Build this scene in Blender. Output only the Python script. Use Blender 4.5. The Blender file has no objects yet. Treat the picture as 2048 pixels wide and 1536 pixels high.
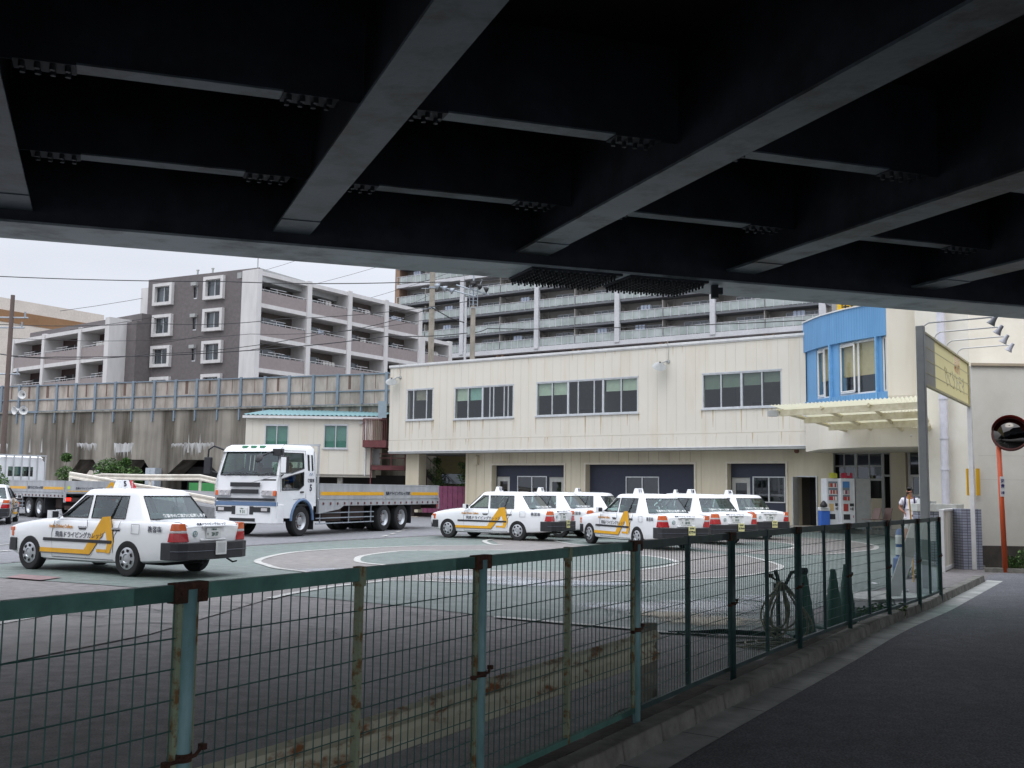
import bpy, math, random
import numpy as np
from mathutils import Vector, Matrix
rnd = random.Random(11)
S = bpy.context.scene
COL = S.collection
PI = math.pi

# ---------------------------------------------------------------- camera
FPX, HZ, ROLL, CH = 2048.0, 210.0, 0.0135, 1.64
PIT = math.atan(HZ / FPX)
FW = Vector((0, math.cos(PIT), math.sin(PIT)))
UP0 = Vector((0, -math.sin(PIT), math.cos(PIT)))
RT = Vector((math.cos(ROLL), 0, 0)) + UP0 * math.sin(ROLL)
UP = Vector((-math.sin(ROLL), 0, 0)) + UP0 * math.cos(ROLL)
cam = bpy.data.cameras.new('camera')
cam.lens = 36; cam.sensor_width = 36; cam.clip_start = .05; cam.clip_end = 2000
camo = bpy.data.objects.new('camera', cam); COL.objects.link(camo)
M = Matrix.Identity(4)
for i in range(3):
    M[i][0] = RT[i]; M[i][1] = UP[i]; M[i][2] = -FW[i]
M[2][3] = CH
camo.matrix_world = M
S.camera = camo

# ---------------------------------------------------------------- sky, sun, exposure
SUN_EL, SUN_AZ = math.radians(58), math.radians(205)
w = bpy.data.worlds.new('World'); S.world = w; w.use_nodes = True
nt = w.node_tree; N = nt.nodes; L = nt.links; N.clear()
out = N.new('ShaderNodeOutputWorld'); bg = N.new('ShaderNodeBackground')
sky = N.new('ShaderNodeTexSky'); sky.sky_type = 'NISHITA'; sky.sun_disc = False
sky.sun_elevation = SUN_EL; sky.sun_rotation = SUN_AZ; sky.dust_density = 4; sky.air_density = 1.5
hs = N.new('ShaderNodeHueSaturation'); hs.inputs['Saturation'].default_value = .25
L.new(sky.outputs[0], hs.inputs['Color'])
tc = N.new('ShaderNodeTexCoord'); sp = N.new('ShaderNodeSeparateXYZ'); L.new(tc.outputs['Generated'], sp.inputs[0])
mr = N.new('ShaderNodeMapRange'); mr.inputs[1].default_value = .2; mr.inputs[2].default_value = 1
mr.inputs[3].default_value = 9.2; mr.inputs[4].default_value = 31.5; L.new(sp.outputs['Z'], mr.inputs[0])
ns = N.new('ShaderNodeTexNoise'); ns.inputs['Scale'].default_value = 2.2; ns.inputs['Detail'].default_value = 5
mpn = N.new('ShaderNodeMapping'); mpn.inputs['Scale'].default_value = (1, 1, 3.2)
L.new(tc.outputs['Generated'], mpn.inputs[0]); L.new(mpn.outputs[0], ns.inputs['Vector'])
mr2 = N.new('ShaderNodeMapRange'); mr2.inputs[1].default_value = .3; mr2.inputs[2].default_value = .7; mr2.inputs[3].default_value = .90; mr2.inputs[4].default_value = 1.06
L.new(ns.outputs[0], mr2.inputs[0])
mu = N.new('ShaderNodeMath'); mu.operation = 'MULTIPLY'; L.new(mr.outputs[0], mu.inputs[0]); L.new(mr2.outputs[0], mu.inputs[1])
vm = N.new('ShaderNodeVectorMath'); vm.operation = 'SCALE'; vm.inputs[0].default_value = (.90, .95, 1.06)
L.new(mu.outputs[0], vm.inputs['Scale'])
mx = N.new('ShaderNodeMixRGB'); mx.inputs[0].default_value = .9
L.new(hs.outputs[0], mx.inputs[1]); L.new(vm.outputs[0], mx.inputs[2])
L.new(mx.outputs[0], bg.inputs[0]); bg.inputs[1].default_value = .1
L.new(bg.outputs[0], out.inputs[0])
sl = bpy.data.lights.new('sun', 'SUN'); sl.energy = .6; sl.angle = math.radians(25); sl.color = (1, .96, .9)
slo = bpy.data.objects.new('sun', sl); COL.objects.link(slo)
sd = Vector((math.sin(SUN_AZ) * math.cos(SUN_EL), math.cos(SUN_AZ) * math.cos(SUN_EL), math.sin(SUN_EL)))
slo.rotation_euler = sd.to_track_quat('Z', 'Y').to_euler()
S.view_settings.view_transform = 'Standard'; S.view_settings.look = 'None'
S.view_settings.exposure = 0; S.view_settings.gamma = 1; S.view_settings.use_curve_mapping = False
S.cycles.max_bounces = 7; S.cycles.diffuse_bounces = 4; S.cycles.glossy_bounces = 3
S.cycles.transparent_max_bounces = 24; S.cycles.transmission_bounces = 4
S.cycles.use_denoising = True

# ---------------------------------------------------------------- pixel rays (photo pixels -> points on real planes)
def ray(px, py):
    return FW * FPX + RT * (px - 1024) - UP * (py - 768)
def P(px, py, z=0.0):
    d = ray(px, py); t = (z - CH) / d.z
    return Vector((d.x * t, d.y * t, z))
def PD(px, py, D):
    d = ray(px, py); t = D / d.y
    return Vector((d.x * t, D, CH + d.z * t))
def XY(px, D):
    v = PD(px, 978 + .0135 * (px - 1024), D); return Vector((v.x, v.y, 0))

class Frame:
    """A vertical plane: u runs left to right as seen from the camera, v away from it."""
    def __init__(s, px0, D0, px1, D1):
        a, b = XY(px0, D0), XY(px1, D1)
        s.o = a; s.L = (b - a).length; s.u = (b - a).normalized(); s.v = Vector((-s.u.y, s.u.x, 0))
        s.ang = math.atan2(s.u.y, s.u.x)
    def q(s, px, py, off=0.0):
        d = ray(px, py); c = Vector((0, 0, CH))
        t = (s.o + s.v * off - c).dot(s.v) / d.dot(s.v)
        p = c + d * t
        return (p - s.o).dot(s.u), p.z
    def w(s, u, v, z): return s.o + s.u * u + s.v * v + Vector((0, 0, z))

# ---------------------------------------------------------------- objects
def tag(o, label=None, cat=None, group=None, kind=None):
    if label: o['label'] = label
    if cat: o['category'] = cat
    if group: o['group'] = group
    if kind: o['kind'] = kind
    return o
def thing(name, label, cat, loc=(0, 0, 0), rz=0.0, group=None):
    o = bpy.data.objects.new(name, None); COL.objects.link(o)
    o.empty_display_size = .2
    o.location = loc; o.rotation_euler = (0, 0, rz)
    return tag(o, label, cat, group)
def copy_tree(o, parent=None):
    c = o.copy(); COL.objects.link(c)
    if parent: c.parent = parent
    for ch in list(o.children): copy_tree(ch, c)
    return c

class MB:
    def __init__(s): s.v = []; s.f = []; s.m = []
    def poly(s, pts, mi=0):
        n = len(s.v); s.v += [tuple(p) for p in pts]; s.f.append(tuple(range(n, n + len(pts)))); s.m.append(mi); return s
    def box(s, x0, x1, y0, y1, z0, z1, mi=0, T=None):
        n = len(s.v)
        vs = [(x, y, z) for z in (z0, z1) for y in (y0, y1) for x in (x0, x1)]
        if T is not None: vs = [tuple(T @ Vector(v)) for v in vs]
        s.v += vs
        for f in ((0, 2, 3, 1), (4, 5, 7, 6), (0, 1, 5, 4), (2, 6, 7, 3), (0, 4, 6, 2), (1, 3, 7, 5)):
            s.f.append(tuple(n + k for k in f)); s.m.append(mi)
        return s
    def cyl(s, a, b, r, r2=None, n=12, mi=0, caps=True):
        a, b = Vector(a), Vector(b); r2 = r if r2 is None else r2
        d = (b - a).normalized(); e = Vector((0, 0, 1)) if abs(d.z) < .9 else Vector((1, 0, 0))
        x = d.cross(e).normalized(); y = d.cross(x)
        k = len(s.v)
        for p, rr in ((a, r), (b, r2)):
            for i in range(n):
                t = 2 * PI * i / n; s.v.append(tuple(p + x * math.cos(t) * rr + y * math.sin(t) * rr))
        for i in range(n):
            j = (i + 1) % n; s.f.append((k + i, k + j, k + n + j, k + n + i)); s.m.append(mi)
        if caps:
            s.f.append(tuple(k + n - 1 - i for i in range(n))); s.m.append(mi)
            s.f.append(tuple(k + n + i for i in range(n))); s.m.append(mi)
        return s
    def tube(s, pts, r, n=6, mi=0):
        pts = [Vector(p) for p in pts]; k = len(s.v); m = len(pts); px = None
        for i, p in enumerate(pts):
            d = (pts[min(i + 1, m - 1)] - pts[max(i - 1, 0)]).normalized()
            if px is None:
                e = Vector((0, 0, 1)) if abs(d.z) < .9 else Vector((1, 0, 0)); px = d.cross(e).normalized()
            px = (px - d * px.dot(d)).normalized(); y = d.cross(px)
            for j in range(n):
                t = 2 * PI * j / n; s.v.append(tuple(p + px * math.cos(t) * r + y * math.sin(t) * r))
        for i in range(m - 1):
            for j in range(n):
                j2 = (j + 1) % n
                s.f.append((k + i * n + j, k + i * n + j2, k + (i + 1) * n + j2, k + (i + 1) * n + j)); s.m.append(mi)
        s.f.append(tuple(k + n - 1 - i for i in range(n))); s.m.append(mi)
        s.f.append(tuple(k + (m - 1) * n + i for i in range(n))); s.m.append(mi)
        return s
    def lathe(s, prof, n=24, mi=0, T=None):
        """prof: (r, h) pairs turned about local z"""
        k = len(s.v); T = T or Matrix.Identity(4)
        for r, h in prof:
            for i in range(n):
                t = 2 * PI * i / n; s.v.append(tuple(T @ Vector((r * math.cos(t), r * math.sin(t), h))))
        for q in range(len(prof) - 1):
            for i in range(n):
                j = (i + 1) % n
                s.f.append((k + q * n + i, k + q * n + j, k + (q + 1) * n + j, k + (q + 1) * n + i)); s.m.append(mi)
        return s
    def prism(s, poly, a, b, fn, mi=0):
        """poly: 2-D points; fn(p, q, t) -> 3-D; extruded from t=a to t=b"""
        k = len(s.v); n = len(poly)
        s.v += [tuple(fn(p[0], p[1], a)) for p in poly] + [tuple(fn(p[0], p[1], b)) for p in poly]
        s.f.append(tuple(k + n - 1 - i for i in range(n))); s.m.append(mi)
        s.f.append(tuple(k + n + i for i in range(n))); s.m.append(mi)
        for i in range(n):
            j = (i + 1) % n; s.f.append((k + i, k + j, k + n + j, k + n + i)); s.m.append(mi)
        return s
    def wall(s, u0, u1, z0, z1, holes, y=0.0, depth=.2, mi=0, thick=0):
        """front face at y with rectangular holes (u0,u1,z0,z1) and their reveals"""
        us = sorted(set([u0, u1] + [c for h in holes for c in h[:2] if u0 < c < u1]))
        zs = sorted(set([z0, z1] + [c for h in holes for c in h[2:4] if z0 < c < z1]))
        for i in range(len(us) - 1):
            for j in range(len(zs) - 1):
                cu, cz = (us[i] + us[i + 1]) / 2, (zs[j] + zs[j + 1]) / 2
                if any(h[0] < cu < h[1] and h[2] < cz < h[3] for h in holes): continue
                s.poly([(us[i], y, zs[j]), (us[i + 1], y, zs[j]), (us[i + 1], y, zs[j + 1]), (us[i], y, zs[j + 1])], mi)
        for h in holes:
            a, b, c, d = h[:4]
            s.poly([(a, y, c), (a, y, d), (a, y + depth, d), (a, y + depth, c)], mi)
            s.poly([(b, y, c), (b, y + depth, c), (b, y + depth, d), (b, y, d)], mi)
            s.poly([(a, y, d), (b, y, d), (b, y + depth, d), (a, y + depth, d)], mi)
            s.poly([(a, y, c), (a, y + depth, c), (b, y + depth, c), (b, y, c)], mi)
        return s
    def build(s, name, mats, parent=None, smooth=False, bevel=0, fix=False):
        me = bpy.data.meshes.new(name); me.from_pydata(s.v, [], s.f)
        for m in (mats if isinstance(mats, (list, tuple)) else [mats]): me.materials.append(m)
        me.polygons.foreach_set('material_index', s.m)
        if smooth: me.polygons.foreach_set('use_smooth', [True] * len(me.polygons))
        me.update()
        o = bpy.data.objects.new(name, me); COL.objects.link(o)
        if parent is not None: o.parent = parent
        if bevel:
            b = o.modifiers.new('b', 'BEVEL'); b.width = bevel; b.segments = 2; b.limit_method = 'ANGLE'
            b.angle_limit = math.radians(40)
        if smooth == 'auto':
            wn = o.modifiers.new('w', 'WEIGHTED_NORMAL')
        return o

# ---------------------------------------------------------------- materials
def c8(r, g, b):
    def f(x):
        x /= 255.0
        return x / 12.92 if x <= .04045 else ((x + .055) / 1.055) ** 2.4
    return (f(r), f(g), f(b), 1)
MATS = {}
def mat(name, col, rough=.6, col2=None, scale=4, metal=0, bump=0, bscale=60, streak=0, lo=.35, hi=.65, spec=.5, coat=0, big=.12, emit=0, rvar=0, grain=0):
    if name in MATS: return MATS[name]
    m = bpy.data.materials.new(name); m.use_nodes = True; t = m.node_tree; n = t.nodes; l = t.links
    p = n['Principled BSDF']
    p.inputs['Roughness'].default_value = rough; p.inputs['Metallic'].default_value = metal
    p.inputs['Specular IOR Level'].default_value = spec; p.inputs['Coat Weight'].default_value = coat
    tx = n.new('ShaderNodeTexCoord'); mp = n.new('ShaderNodeMapping')
    mp.inputs['Scale'].default_value = (1, 1, streak if streak else 1)
    l.new(tx.outputs['Object'], mp.inputs[0])
    no = n.new('ShaderNodeTexNoise'); no.inputs['Scale'].default_value = scale; no.inputs['Detail'].default_value = 7
    no.inputs['Roughness'].default_value = .62; l.new(mp.outputs[0], no.inputs['Vector'])
    cr = n.new('ShaderNodeValToRGB'); cr.color_ramp.elements[0].position = lo; cr.color_ramp.elements[1].position = hi
    c2 = col2 or tuple(x * .86 for x in col[:3]) + (1,)
    cr.color_ramp.elements[0].color = c2; cr.color_ramp.elements[1].color = col
    l.new(no.outputs[0], cr.inputs[0])
    nb = n.new('ShaderNodeTexNoise'); nb.inputs['Scale'].default_value = .35; nb.inputs['Detail'].default_value = 3
    l.new(tx.outputs['Object'], nb.inputs['Vector'])
    r2 = n.new('ShaderNodeMapRange'); r2.inputs[1].default_value = .3; r2.inputs[2].default_value = .7
    r2.inputs[3].default_value = 1 - big; r2.inputs[4].default_value = 1 + big * .4; l.new(nb.outputs[0], r2.inputs[0])
    vm = n.new('ShaderNodeVectorMath'); vm.operation = 'SCALE'; l.new(cr.outputs[0], vm.inputs[0]); l.new(r2.outputs[0], vm.inputs['Scale'])
    if grain:
        ng = n.new('ShaderNodeTexNoise'); ng.inputs['Scale'].default_value = 75; ng.inputs['Detail'].default_value = 2; l.new(tx.outputs['Object'], ng.inputs['Vector'])
        rg = n.new('ShaderNodeMapRange'); rg.inputs[1].default_value = .35; rg.inputs[2].default_value = .65; rg.inputs[3].default_value = 1 - grain; rg.inputs[4].default_value = 1 + grain; l.new(ng.outputs[0], rg.inputs[0])
        v2 = n.new('ShaderNodeVectorMath'); v2.operation = 'SCALE'; l.new(vm.outputs[0], v2.inputs[0]); l.new(rg.outputs[0], v2.inputs['Scale']); vm = v2
    l.new(vm.outputs[0], p.inputs['Base Color'])
    if rvar:
        rr = n.new('ShaderNodeMapRange'); rr.inputs[1].default_value = .35; rr.inputs[2].default_value = .65
        rr.inputs[3].default_value = rough - rvar; rr.inputs[4].default_value = rough; l.new(nb.outputs[0], rr.inputs[0])
        l.new(rr.outputs[0], p.inputs['Roughness'])
    if bump:
        b1 = n.new('ShaderNodeTexNoise'); b1.inputs['Scale'].default_value = bscale; b1.inputs['Detail'].default_value = 3
        l.new(tx.outputs['Object'], b1.inputs['Vector'])
        bp = n.new('ShaderNodeBump'); bp.inputs['Strength'].default_value = bump; bp.inputs['Distance'].default_value = .02
        l.new(b1.outputs[0], bp.inputs['Height']); l.new(bp.outputs[0], p.inputs['Normal'])
    if emit:
        p.inputs['Emission Color'].default_value = col; p.inputs['Emission Strength'].default_value = emit
    MATS[name] = m
    return m
def glassmat(name, tint, refl=.12, rough=.02, mixin=0.0):
    m = bpy.data.materials.new(name); m.use_nodes = True; t = m.node_tree; n = t.nodes; l = t.links; n.clear()
    o = n.new('ShaderNodeOutputMaterial'); tr = n.new('ShaderNodeBsdfTransparent'); tr.inputs[0].default_value = tint
    gl = n.new('ShaderNodeBsdfGlossy'); gl.inputs['Roughness'].default_value = rough; gl.inputs[0].default_value = (.9, .95, 1, 1)
    fr = n.new('ShaderNodeLayerWeight'); fr.inputs[0].default_value = .5
    pw = n.new('ShaderNodeMath'); pw.operation = 'POWER'; pw.inputs[1].default_value = 4; l.new(fr.outputs['Facing'], pw.inputs[0])
    ad = n.new('ShaderNodeMath'); ad.operation = 'MULTIPLY_ADD'; ad.inputs[1].default_value = .8; ad.inputs[2].default_value = refl; ad.use_clamp = True
    l.new(pw.outputs[0], ad.inputs[0])
    mi = n.new('ShaderNodeMixShader'); l.new(ad.outputs[0], mi.inputs[0]); l.new(tr.outputs[0], mi.inputs[1]); l.new(gl.outputs[0], mi.inputs[2])
    l.new(mi.outputs[0], o.inputs[0]); MATS[name] = m
    return m

# ---------------------------------------------------------------- lettering
def text(body, name, m, parent, size, loc, rot, squeeze=1.0, align='CENTER', bold=.012, mirror=False, res=2):
    """raised lettering; returns the object, its width set by size (height of a full glyph) and squeeze"""
    c = bpy.data.curves.new('t', 'FONT'); c.body = body; c.size = size; c.align_x = align; c.align_y = 'CENTER'
    c.resolution_u = res; c.offset = bold * size; c.extrude = .0012
    o = bpy.data.objects.new('t', c); COL.objects.link(o)
    bpy.context.view_layer.update()
    me = bpy.data.meshes.new_from_object(o.evaluated_get(bpy.context.evaluated_depsgraph_get()))
    COL.objects.unlink(o); bpy.data.objects.remove(o); bpy.data.curves.remove(c)
    me.name = name; me.transform(Matrix.Diagonal((-squeeze if mirror else squeeze, 1, 1, 1)))
    me.materials.clear(); me.materials.append(m)
    t = bpy.data.objects.new(name, me); COL.objects.link(t)
    t.parent = parent; t.location = loc; t.rotation_euler = rot
    return t

# leaf clump: many small leaf faces spread through blobs
def foliage(mb, blobs, n, size, seed=1):
    r = random.Random(seed)
    for c, rad in blobs:
        c = Vector(c)
        for i in range(n):
            d = Vector((r.gauss(0, 1), r.gauss(0, 1), r.gauss(0, 1))).normalized() * (rad * (r.random() ** .45))
            d.z *= .85
            p = c + d; a = Vector((r.gauss(0, 1), r.gauss(0, 1), r.gauss(0, 1))).normalized()
            b = a.cross(Vector((r.random(), r.random(), r.random() + .1))).normalized()
            s = size * r.uniform(.6, 1.5)
            mb.poly([p - a * s, p + b * s * .5, p + a * s, p - b * s * .5], r.randrange(3))
    return mb
# ================================================================ materials in use
m_ground = mat('lot_asphalt', c8(130, 125, 124), .85, c8(104, 100, 99), 6.0, bump=.4, bscale=120, big=.2, rvar=.15, grain=.22)
m_lane = mat('grey_asphalt', c8(126, 126, 128), .85, c8(110, 110, 113), 5.0, bump=.4, bscale=120, big=.15, rvar=.1, grain=.15)
m_green = mat('green_surfacing', c8(112, 122, 117), .75, c8(86, 98, 93), 3.5, bump=.4, bscale=110, big=.25, rvar=.25, lo=.3, hi=.65, grain=.15)
m_brown = mat('brown_surfacing', c8(134, 129, 125), .78, c8(114, 109, 106), 4, bump=.4, bscale=110, big=.2, rvar=.2, grain=.15)
m_line = mat('line_paint', c8(182, 181, 176), .7, c8(130, 131, 126), 12, bump=.2, lo=.34, hi=.5, big=.2)
m_road = mat('street_asphalt', c8(120, 120, 124), .9, c8(106, 106, 110), 5, bump=.5, bscale=170, big=.28, grain=.42)
m_gutter = mat('gutter_concrete', c8(206, 207, 202), .85, c8(166, 168, 162), 3, bump=.2, big=.25)
m_kerb = mat('kerb_concrete', c8(150, 148, 140), .9, c8(108, 106, 98), 5, bump=.3, big=.3)
m_dirt = mat('dirt', c8(80, 74, 64), .95, c8(44, 42, 38), 6, bump=.9, bscale=30, big=.3)
m_steelblue = mat('girder_paint', c8(100, 114, 122), .5, c8(64, 68, 68), 1.5, bump=.2, bscale=12, big=.35, lo=.38, hi=.54)
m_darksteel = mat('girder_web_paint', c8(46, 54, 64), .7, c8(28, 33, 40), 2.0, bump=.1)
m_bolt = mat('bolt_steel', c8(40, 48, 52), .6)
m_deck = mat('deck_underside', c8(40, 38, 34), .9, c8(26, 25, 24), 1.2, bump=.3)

# ================================================================ ground
g = MB()
g.poly([(-400, -120, 0), (400, -120, 0), (400, 700, 0), (-400, 700, 0)])
tag(g.build('ground', m_ground), kind='structure')

def sheet(name, pts, z, m, label=None):
    b = MB(); b.poly([(p.x, p.y, z) for p in pts]); return tag(b.build(name, m), kind='structure')
def px2(l): return [P(x, y) for x, y in l]
def smooth_pts(pts, n=5, closed=False):
    o = []; m = len(pts)
    for i in range(m if closed else m - 1):
        p0 = pts[(i - 1) % m] if closed or i > 0 else pts[i]; p1 = pts[i]; p2 = pts[(i + 1) % m]
        p3 = pts[(i + 2) % m] if closed or i + 2 < m else p2
        for k in range(n):
            t = k / n
            o.append(.5 * ((2 * p1) + (p2 - p0) * t + (2 * p0 - 5 * p1 + 4 * p2 - p3) * t * t + (3 * p1 - p0 - 3 * p2 + p3) * t ** 3))
    if not closed: o.append(pts[-1])
    return o
def stripe(mb, pts, wd, z, closed=False):
    n = len(pts); L_, R_ = [], []
    for i, p in enumerate(pts):
        a = pts[(i - 1) % n] if closed or i > 0 else p; b = pts[(i + 1) % n] if closed or i < n - 1 else p
        d = (b - a); d.z = 0; d.normalize(); q = Vector((-d.y, d.x, 0)) * wd / 2
        L_.append(p + q); R_.append(p - q)
    for i in range(n if closed else n - 1):
        j = (i + 1) % n
        mb.poly([(L_[i].x, L_[i].y, z), (R_[i].x, R_[i].y, z), (R_[j].x, R_[j].y, z), (L_[j].x, L_[j].y, z)])

# lane of grey asphalt behind the green field
crack = [(-300, 1150), (0, 1128), (180, 1113), (502, 1091.7), (644, 1083), (760, 1077), (876, 1071), (1000, 1066), (1200, 1060)]
lane = px2(crack) + [XY(1250, 60), XY(700, 63), XY(-500, 80), XY(-900, 60)]
sheet('road', lane, .004, m_lane)
grn = px2([(-100, 1136), (0, 1129), (180, 1114), (502, 1093), (644, 1084), (876, 1072), (1200, 1061), (1400, 1056), (1640, 1054), (1700, 1054),
           (1790, 1075), (1840, 1120), (1780, 1172), (1640, 1215), (1500, 1262), (1404, 1270), (1316, 1265), (1127, 1247), (991, 1235),
           (840, 1216), (600, 1193), (340, 1181), (200, 1170), (0, 1156), (-100, 1150)])
sheet('green_surface', grn, .008, m_green)
exit_road = [(-60, 1260), (200, 1212), (342, 1181), (400, 1170), (498, 1161), (603, 1149), (631, 1148)]
back = [(631, 1148), (607, 1144), (556, 1138), (532, 1131), (515, 1125), (524.5, 1118.6), (559, 1110), (605, 1104), (668, 1099.5), (742, 1096.6),
        (840, 1093), (918, 1092), (1000, 1091)]
lower = [(1488, 1112), (1522, 1120), (1555, 1130), (1562, 1135), (1550, 1142), (1499, 1151.6), (1409.5, 1158), (1297, 1162), (1140, 1166), (951.5, 1167),
         (842, 1163), (776, 1162.5), (754, 1165), (668.5, 1174.7), (583, 1189), (539, 1199)]
bx = smooth_pts(px2(exit_road), 3) + smooth_pts(px2(back), 5) + px2([(982, 1080), (1111, 1079), (1111, 1085), (1152, 1090), (1205, 1095), (1340, 1100)]) + smooth_pts(px2(lower), 5) + px2([(300, 1270), (0, 1330)])
sheet('brown_surface', bx, .012, m_brown)
island = px2([(714, 1121), (730, 1112), (806, 1103), (900, 1102), (995, 1101.5), (1083, 1103), (1215, 1107), (1303, 1114), (1353.6, 1125), (1320.7, 1136), (1237, 1143),
              (1039, 1144), (841, 1138), (776, 1132), (727, 1127)])
island = smooth_pts(island, 6, True)
sheet('green_surface', island, .016, m_green)
loop2 = smooth_pts(px2([(1590, 1110), (1664, 1109), (1738.5, 1101.4), (1753, 1096.5), (1746, 1091.5), (1713.6, 1085), (1659, 1079), (1560, 1074), (1400, 1074), (1330, 1080), (1400, 1098), (1500, 1108)]), 5, True)
sheet('brown_surface', loop2, .0125, m_brown)
isl2 = smooth_pts(px2([(1577, 1088), (1592, 1093), (1577, 1099), (1540, 1100), (1470, 1097), (1440, 1090), (1500, 1085), (1545, 1085)]), 5, True)
sheet('green_surface', isl2, .0165, m_green)
mk = MB()
for l_, wd in ((exit_road, .13), (back + [(982, 1089.5), (969, 1083.6), (977, 1080.7), (990, 1079)], .16), (lower, .13),
               ([(1205, 1095), (1152.5, 1090), (1123, 1085.5), (1111.5, 1083.6), (1119, 1080.7), (1139, 1079)], .13),
               ([(1500, 1108), (1590, 1110), (1664, 1109), (1738.5, 1101.4), (1753, 1096.5), (1746, 1091.5), (1713.6, 1085), (1659, 1079), (1560, 1074)], .15),
               ([(1440, 1100), (1540, 1100), (1577, 1099), (1592, 1093), (1577, 1088), (1545, 1085)], .15)):
    stripe(mk, smooth_pts(px2(l_), 5), wd, .020)
stripe(mk, island, .15, .020, True)
stripe(mk, px2([(991, 1236), (1127, 1248), (1259, 1259), (1316, 1266), (1410, 1271)]), .14, .020)
for a, b in (((764, 1074), (776, 1071.5)), ((780, 1069.5), (791, 1067.5)), ((794, 1065), (802, 1063)), ((806, 1061.6), (812, 1060.4)), ((816, 1059.5), (821, 1058.5))):
    stripe(mk, px2([a, b]), .13, .020)
stripe(mk, px2([(-80, 1096), (22, 1089)]), .13, .020)
stripe(mk, px2([(-80, 1110), (22, 1102)]), .13, .020)
tag(mk.build('road_marking', m_line), kind='structure')
# crack sealed with dark tar between lane and green field
m_tar = mat('tar', c8(40, 40, 42), .6)
ck = MB()
cp = smooth_pts(px2(crack), 14); rr = random.Random(5)
cp = [p + Vector((rr.uniform(-.05, .05), rr.uniform(-.08, .08), 0)) for p in cp]
stripe(ck, cp, .07, .0205)
for _ in range(34):
    s0 = P(rr.uniform(60, 860), rr.uniform(1192, 1260)); pts = [s0]; a0 = rr.uniform(-.5, .5)
    for _k in range(rr.randrange(4, 12)):
        a0 += rr.uniform(-.5, .5); pts.append(pts[-1] + Vector((math.cos(a0), math.sin(a0) * .6, 0)) * .14)
    stripe(ck, pts, rr.uniform(.012, .03), .0205)
tag(ck.build('asphalt_crack', m_tar), kind='structure')
# wet patches: sky sheen painted as a pale film with ragged edges on wet paving
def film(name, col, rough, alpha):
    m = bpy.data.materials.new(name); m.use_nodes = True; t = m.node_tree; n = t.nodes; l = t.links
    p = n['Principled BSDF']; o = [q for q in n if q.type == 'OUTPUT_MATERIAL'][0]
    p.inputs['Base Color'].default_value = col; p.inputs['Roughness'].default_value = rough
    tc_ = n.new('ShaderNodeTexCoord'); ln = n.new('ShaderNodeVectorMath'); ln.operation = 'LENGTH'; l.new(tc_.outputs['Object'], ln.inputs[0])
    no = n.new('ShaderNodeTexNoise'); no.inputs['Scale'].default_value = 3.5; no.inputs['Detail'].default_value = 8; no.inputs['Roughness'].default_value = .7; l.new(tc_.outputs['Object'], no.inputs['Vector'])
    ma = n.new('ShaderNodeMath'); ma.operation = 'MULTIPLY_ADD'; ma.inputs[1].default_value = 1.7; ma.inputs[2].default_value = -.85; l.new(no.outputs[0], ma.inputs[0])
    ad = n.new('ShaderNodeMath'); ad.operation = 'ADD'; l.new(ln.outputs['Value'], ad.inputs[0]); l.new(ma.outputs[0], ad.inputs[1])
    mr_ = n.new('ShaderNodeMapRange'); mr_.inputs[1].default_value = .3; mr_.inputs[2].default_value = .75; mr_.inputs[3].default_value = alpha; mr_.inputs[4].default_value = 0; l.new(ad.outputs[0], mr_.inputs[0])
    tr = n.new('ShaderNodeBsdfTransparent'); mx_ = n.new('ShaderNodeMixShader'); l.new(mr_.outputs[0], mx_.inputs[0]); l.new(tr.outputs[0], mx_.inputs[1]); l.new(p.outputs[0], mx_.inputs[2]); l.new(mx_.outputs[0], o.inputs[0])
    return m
m_wetsheen = film('painted_wet_sheen', c8(178, 184, 192), .25, .8); m_sand = film('dry_silt', c8(188, 178, 160), .9, .8)
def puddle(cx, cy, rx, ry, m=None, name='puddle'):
    b = MB(); b.poly([(-1.2, -1.2, 0), (1.2, -1.2, 0), (1.2, 1.2, 0), (-1.2, 1.2, 0)]); o = b.build(name, m or m_wetsheen); c = P(cx, cy)
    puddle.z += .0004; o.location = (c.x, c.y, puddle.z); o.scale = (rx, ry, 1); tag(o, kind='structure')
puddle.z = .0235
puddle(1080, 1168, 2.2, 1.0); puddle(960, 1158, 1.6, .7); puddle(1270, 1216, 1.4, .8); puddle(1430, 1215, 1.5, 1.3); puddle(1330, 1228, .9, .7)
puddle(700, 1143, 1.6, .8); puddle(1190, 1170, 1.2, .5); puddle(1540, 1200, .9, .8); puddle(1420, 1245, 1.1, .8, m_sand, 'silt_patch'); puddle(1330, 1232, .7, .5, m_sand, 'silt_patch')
m_redplate = mat('red_plate_paint', c8(140, 112, 112), .7, c8(112, 92, 92), 5)
sheet('road_plate', px2([(10, 1157), (42, 1151), (125, 1157), (82, 1163)]), .0245, m_redplate)

# ================================================================ fence line, kerb, gutter, street
FT = [(375, 1183), (718, 1148), (960, 1124), (1137, 1105), (1272, 1090), (1375, 1080), (1455, 1073), (1529, 1066), (1600, 1060), (1651, 1056),
      (1693, 1052), (1737, 1049), (1773, 1046), (1803, 1044), (1832, 1042), (1856, 1040), (1878, 1038)]
ZT = 1.27
fp = [P(x, y, ZT) for x, y in FT]
ii = np.arange(1, 18); wt = 1.0 / np.array([p.y for p in fp])
cx_ = np.polyfit(ii, [p.x for p in fp], 4, w=wt); cy_ = np.polyfit(ii, [p.y for p in fp], 4, w=wt)
def FP(i):
    if i < 1:
        a, b = FP(1), FP(2); return a + (b - a) * (i - 1)
    if i > 17:
        a, b = FP(16), FP(17); return b + (b - a) * (i - 17)
    return Vector((float(np.polyval(cx_, i)), float(np.polyval(cy_, i)), 0))
def FN(i):
    d = (FP(i + .5) - FP(i - .5)).normalized(); return Vector((d.y, -d.x, 0))   # towards the street
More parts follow.
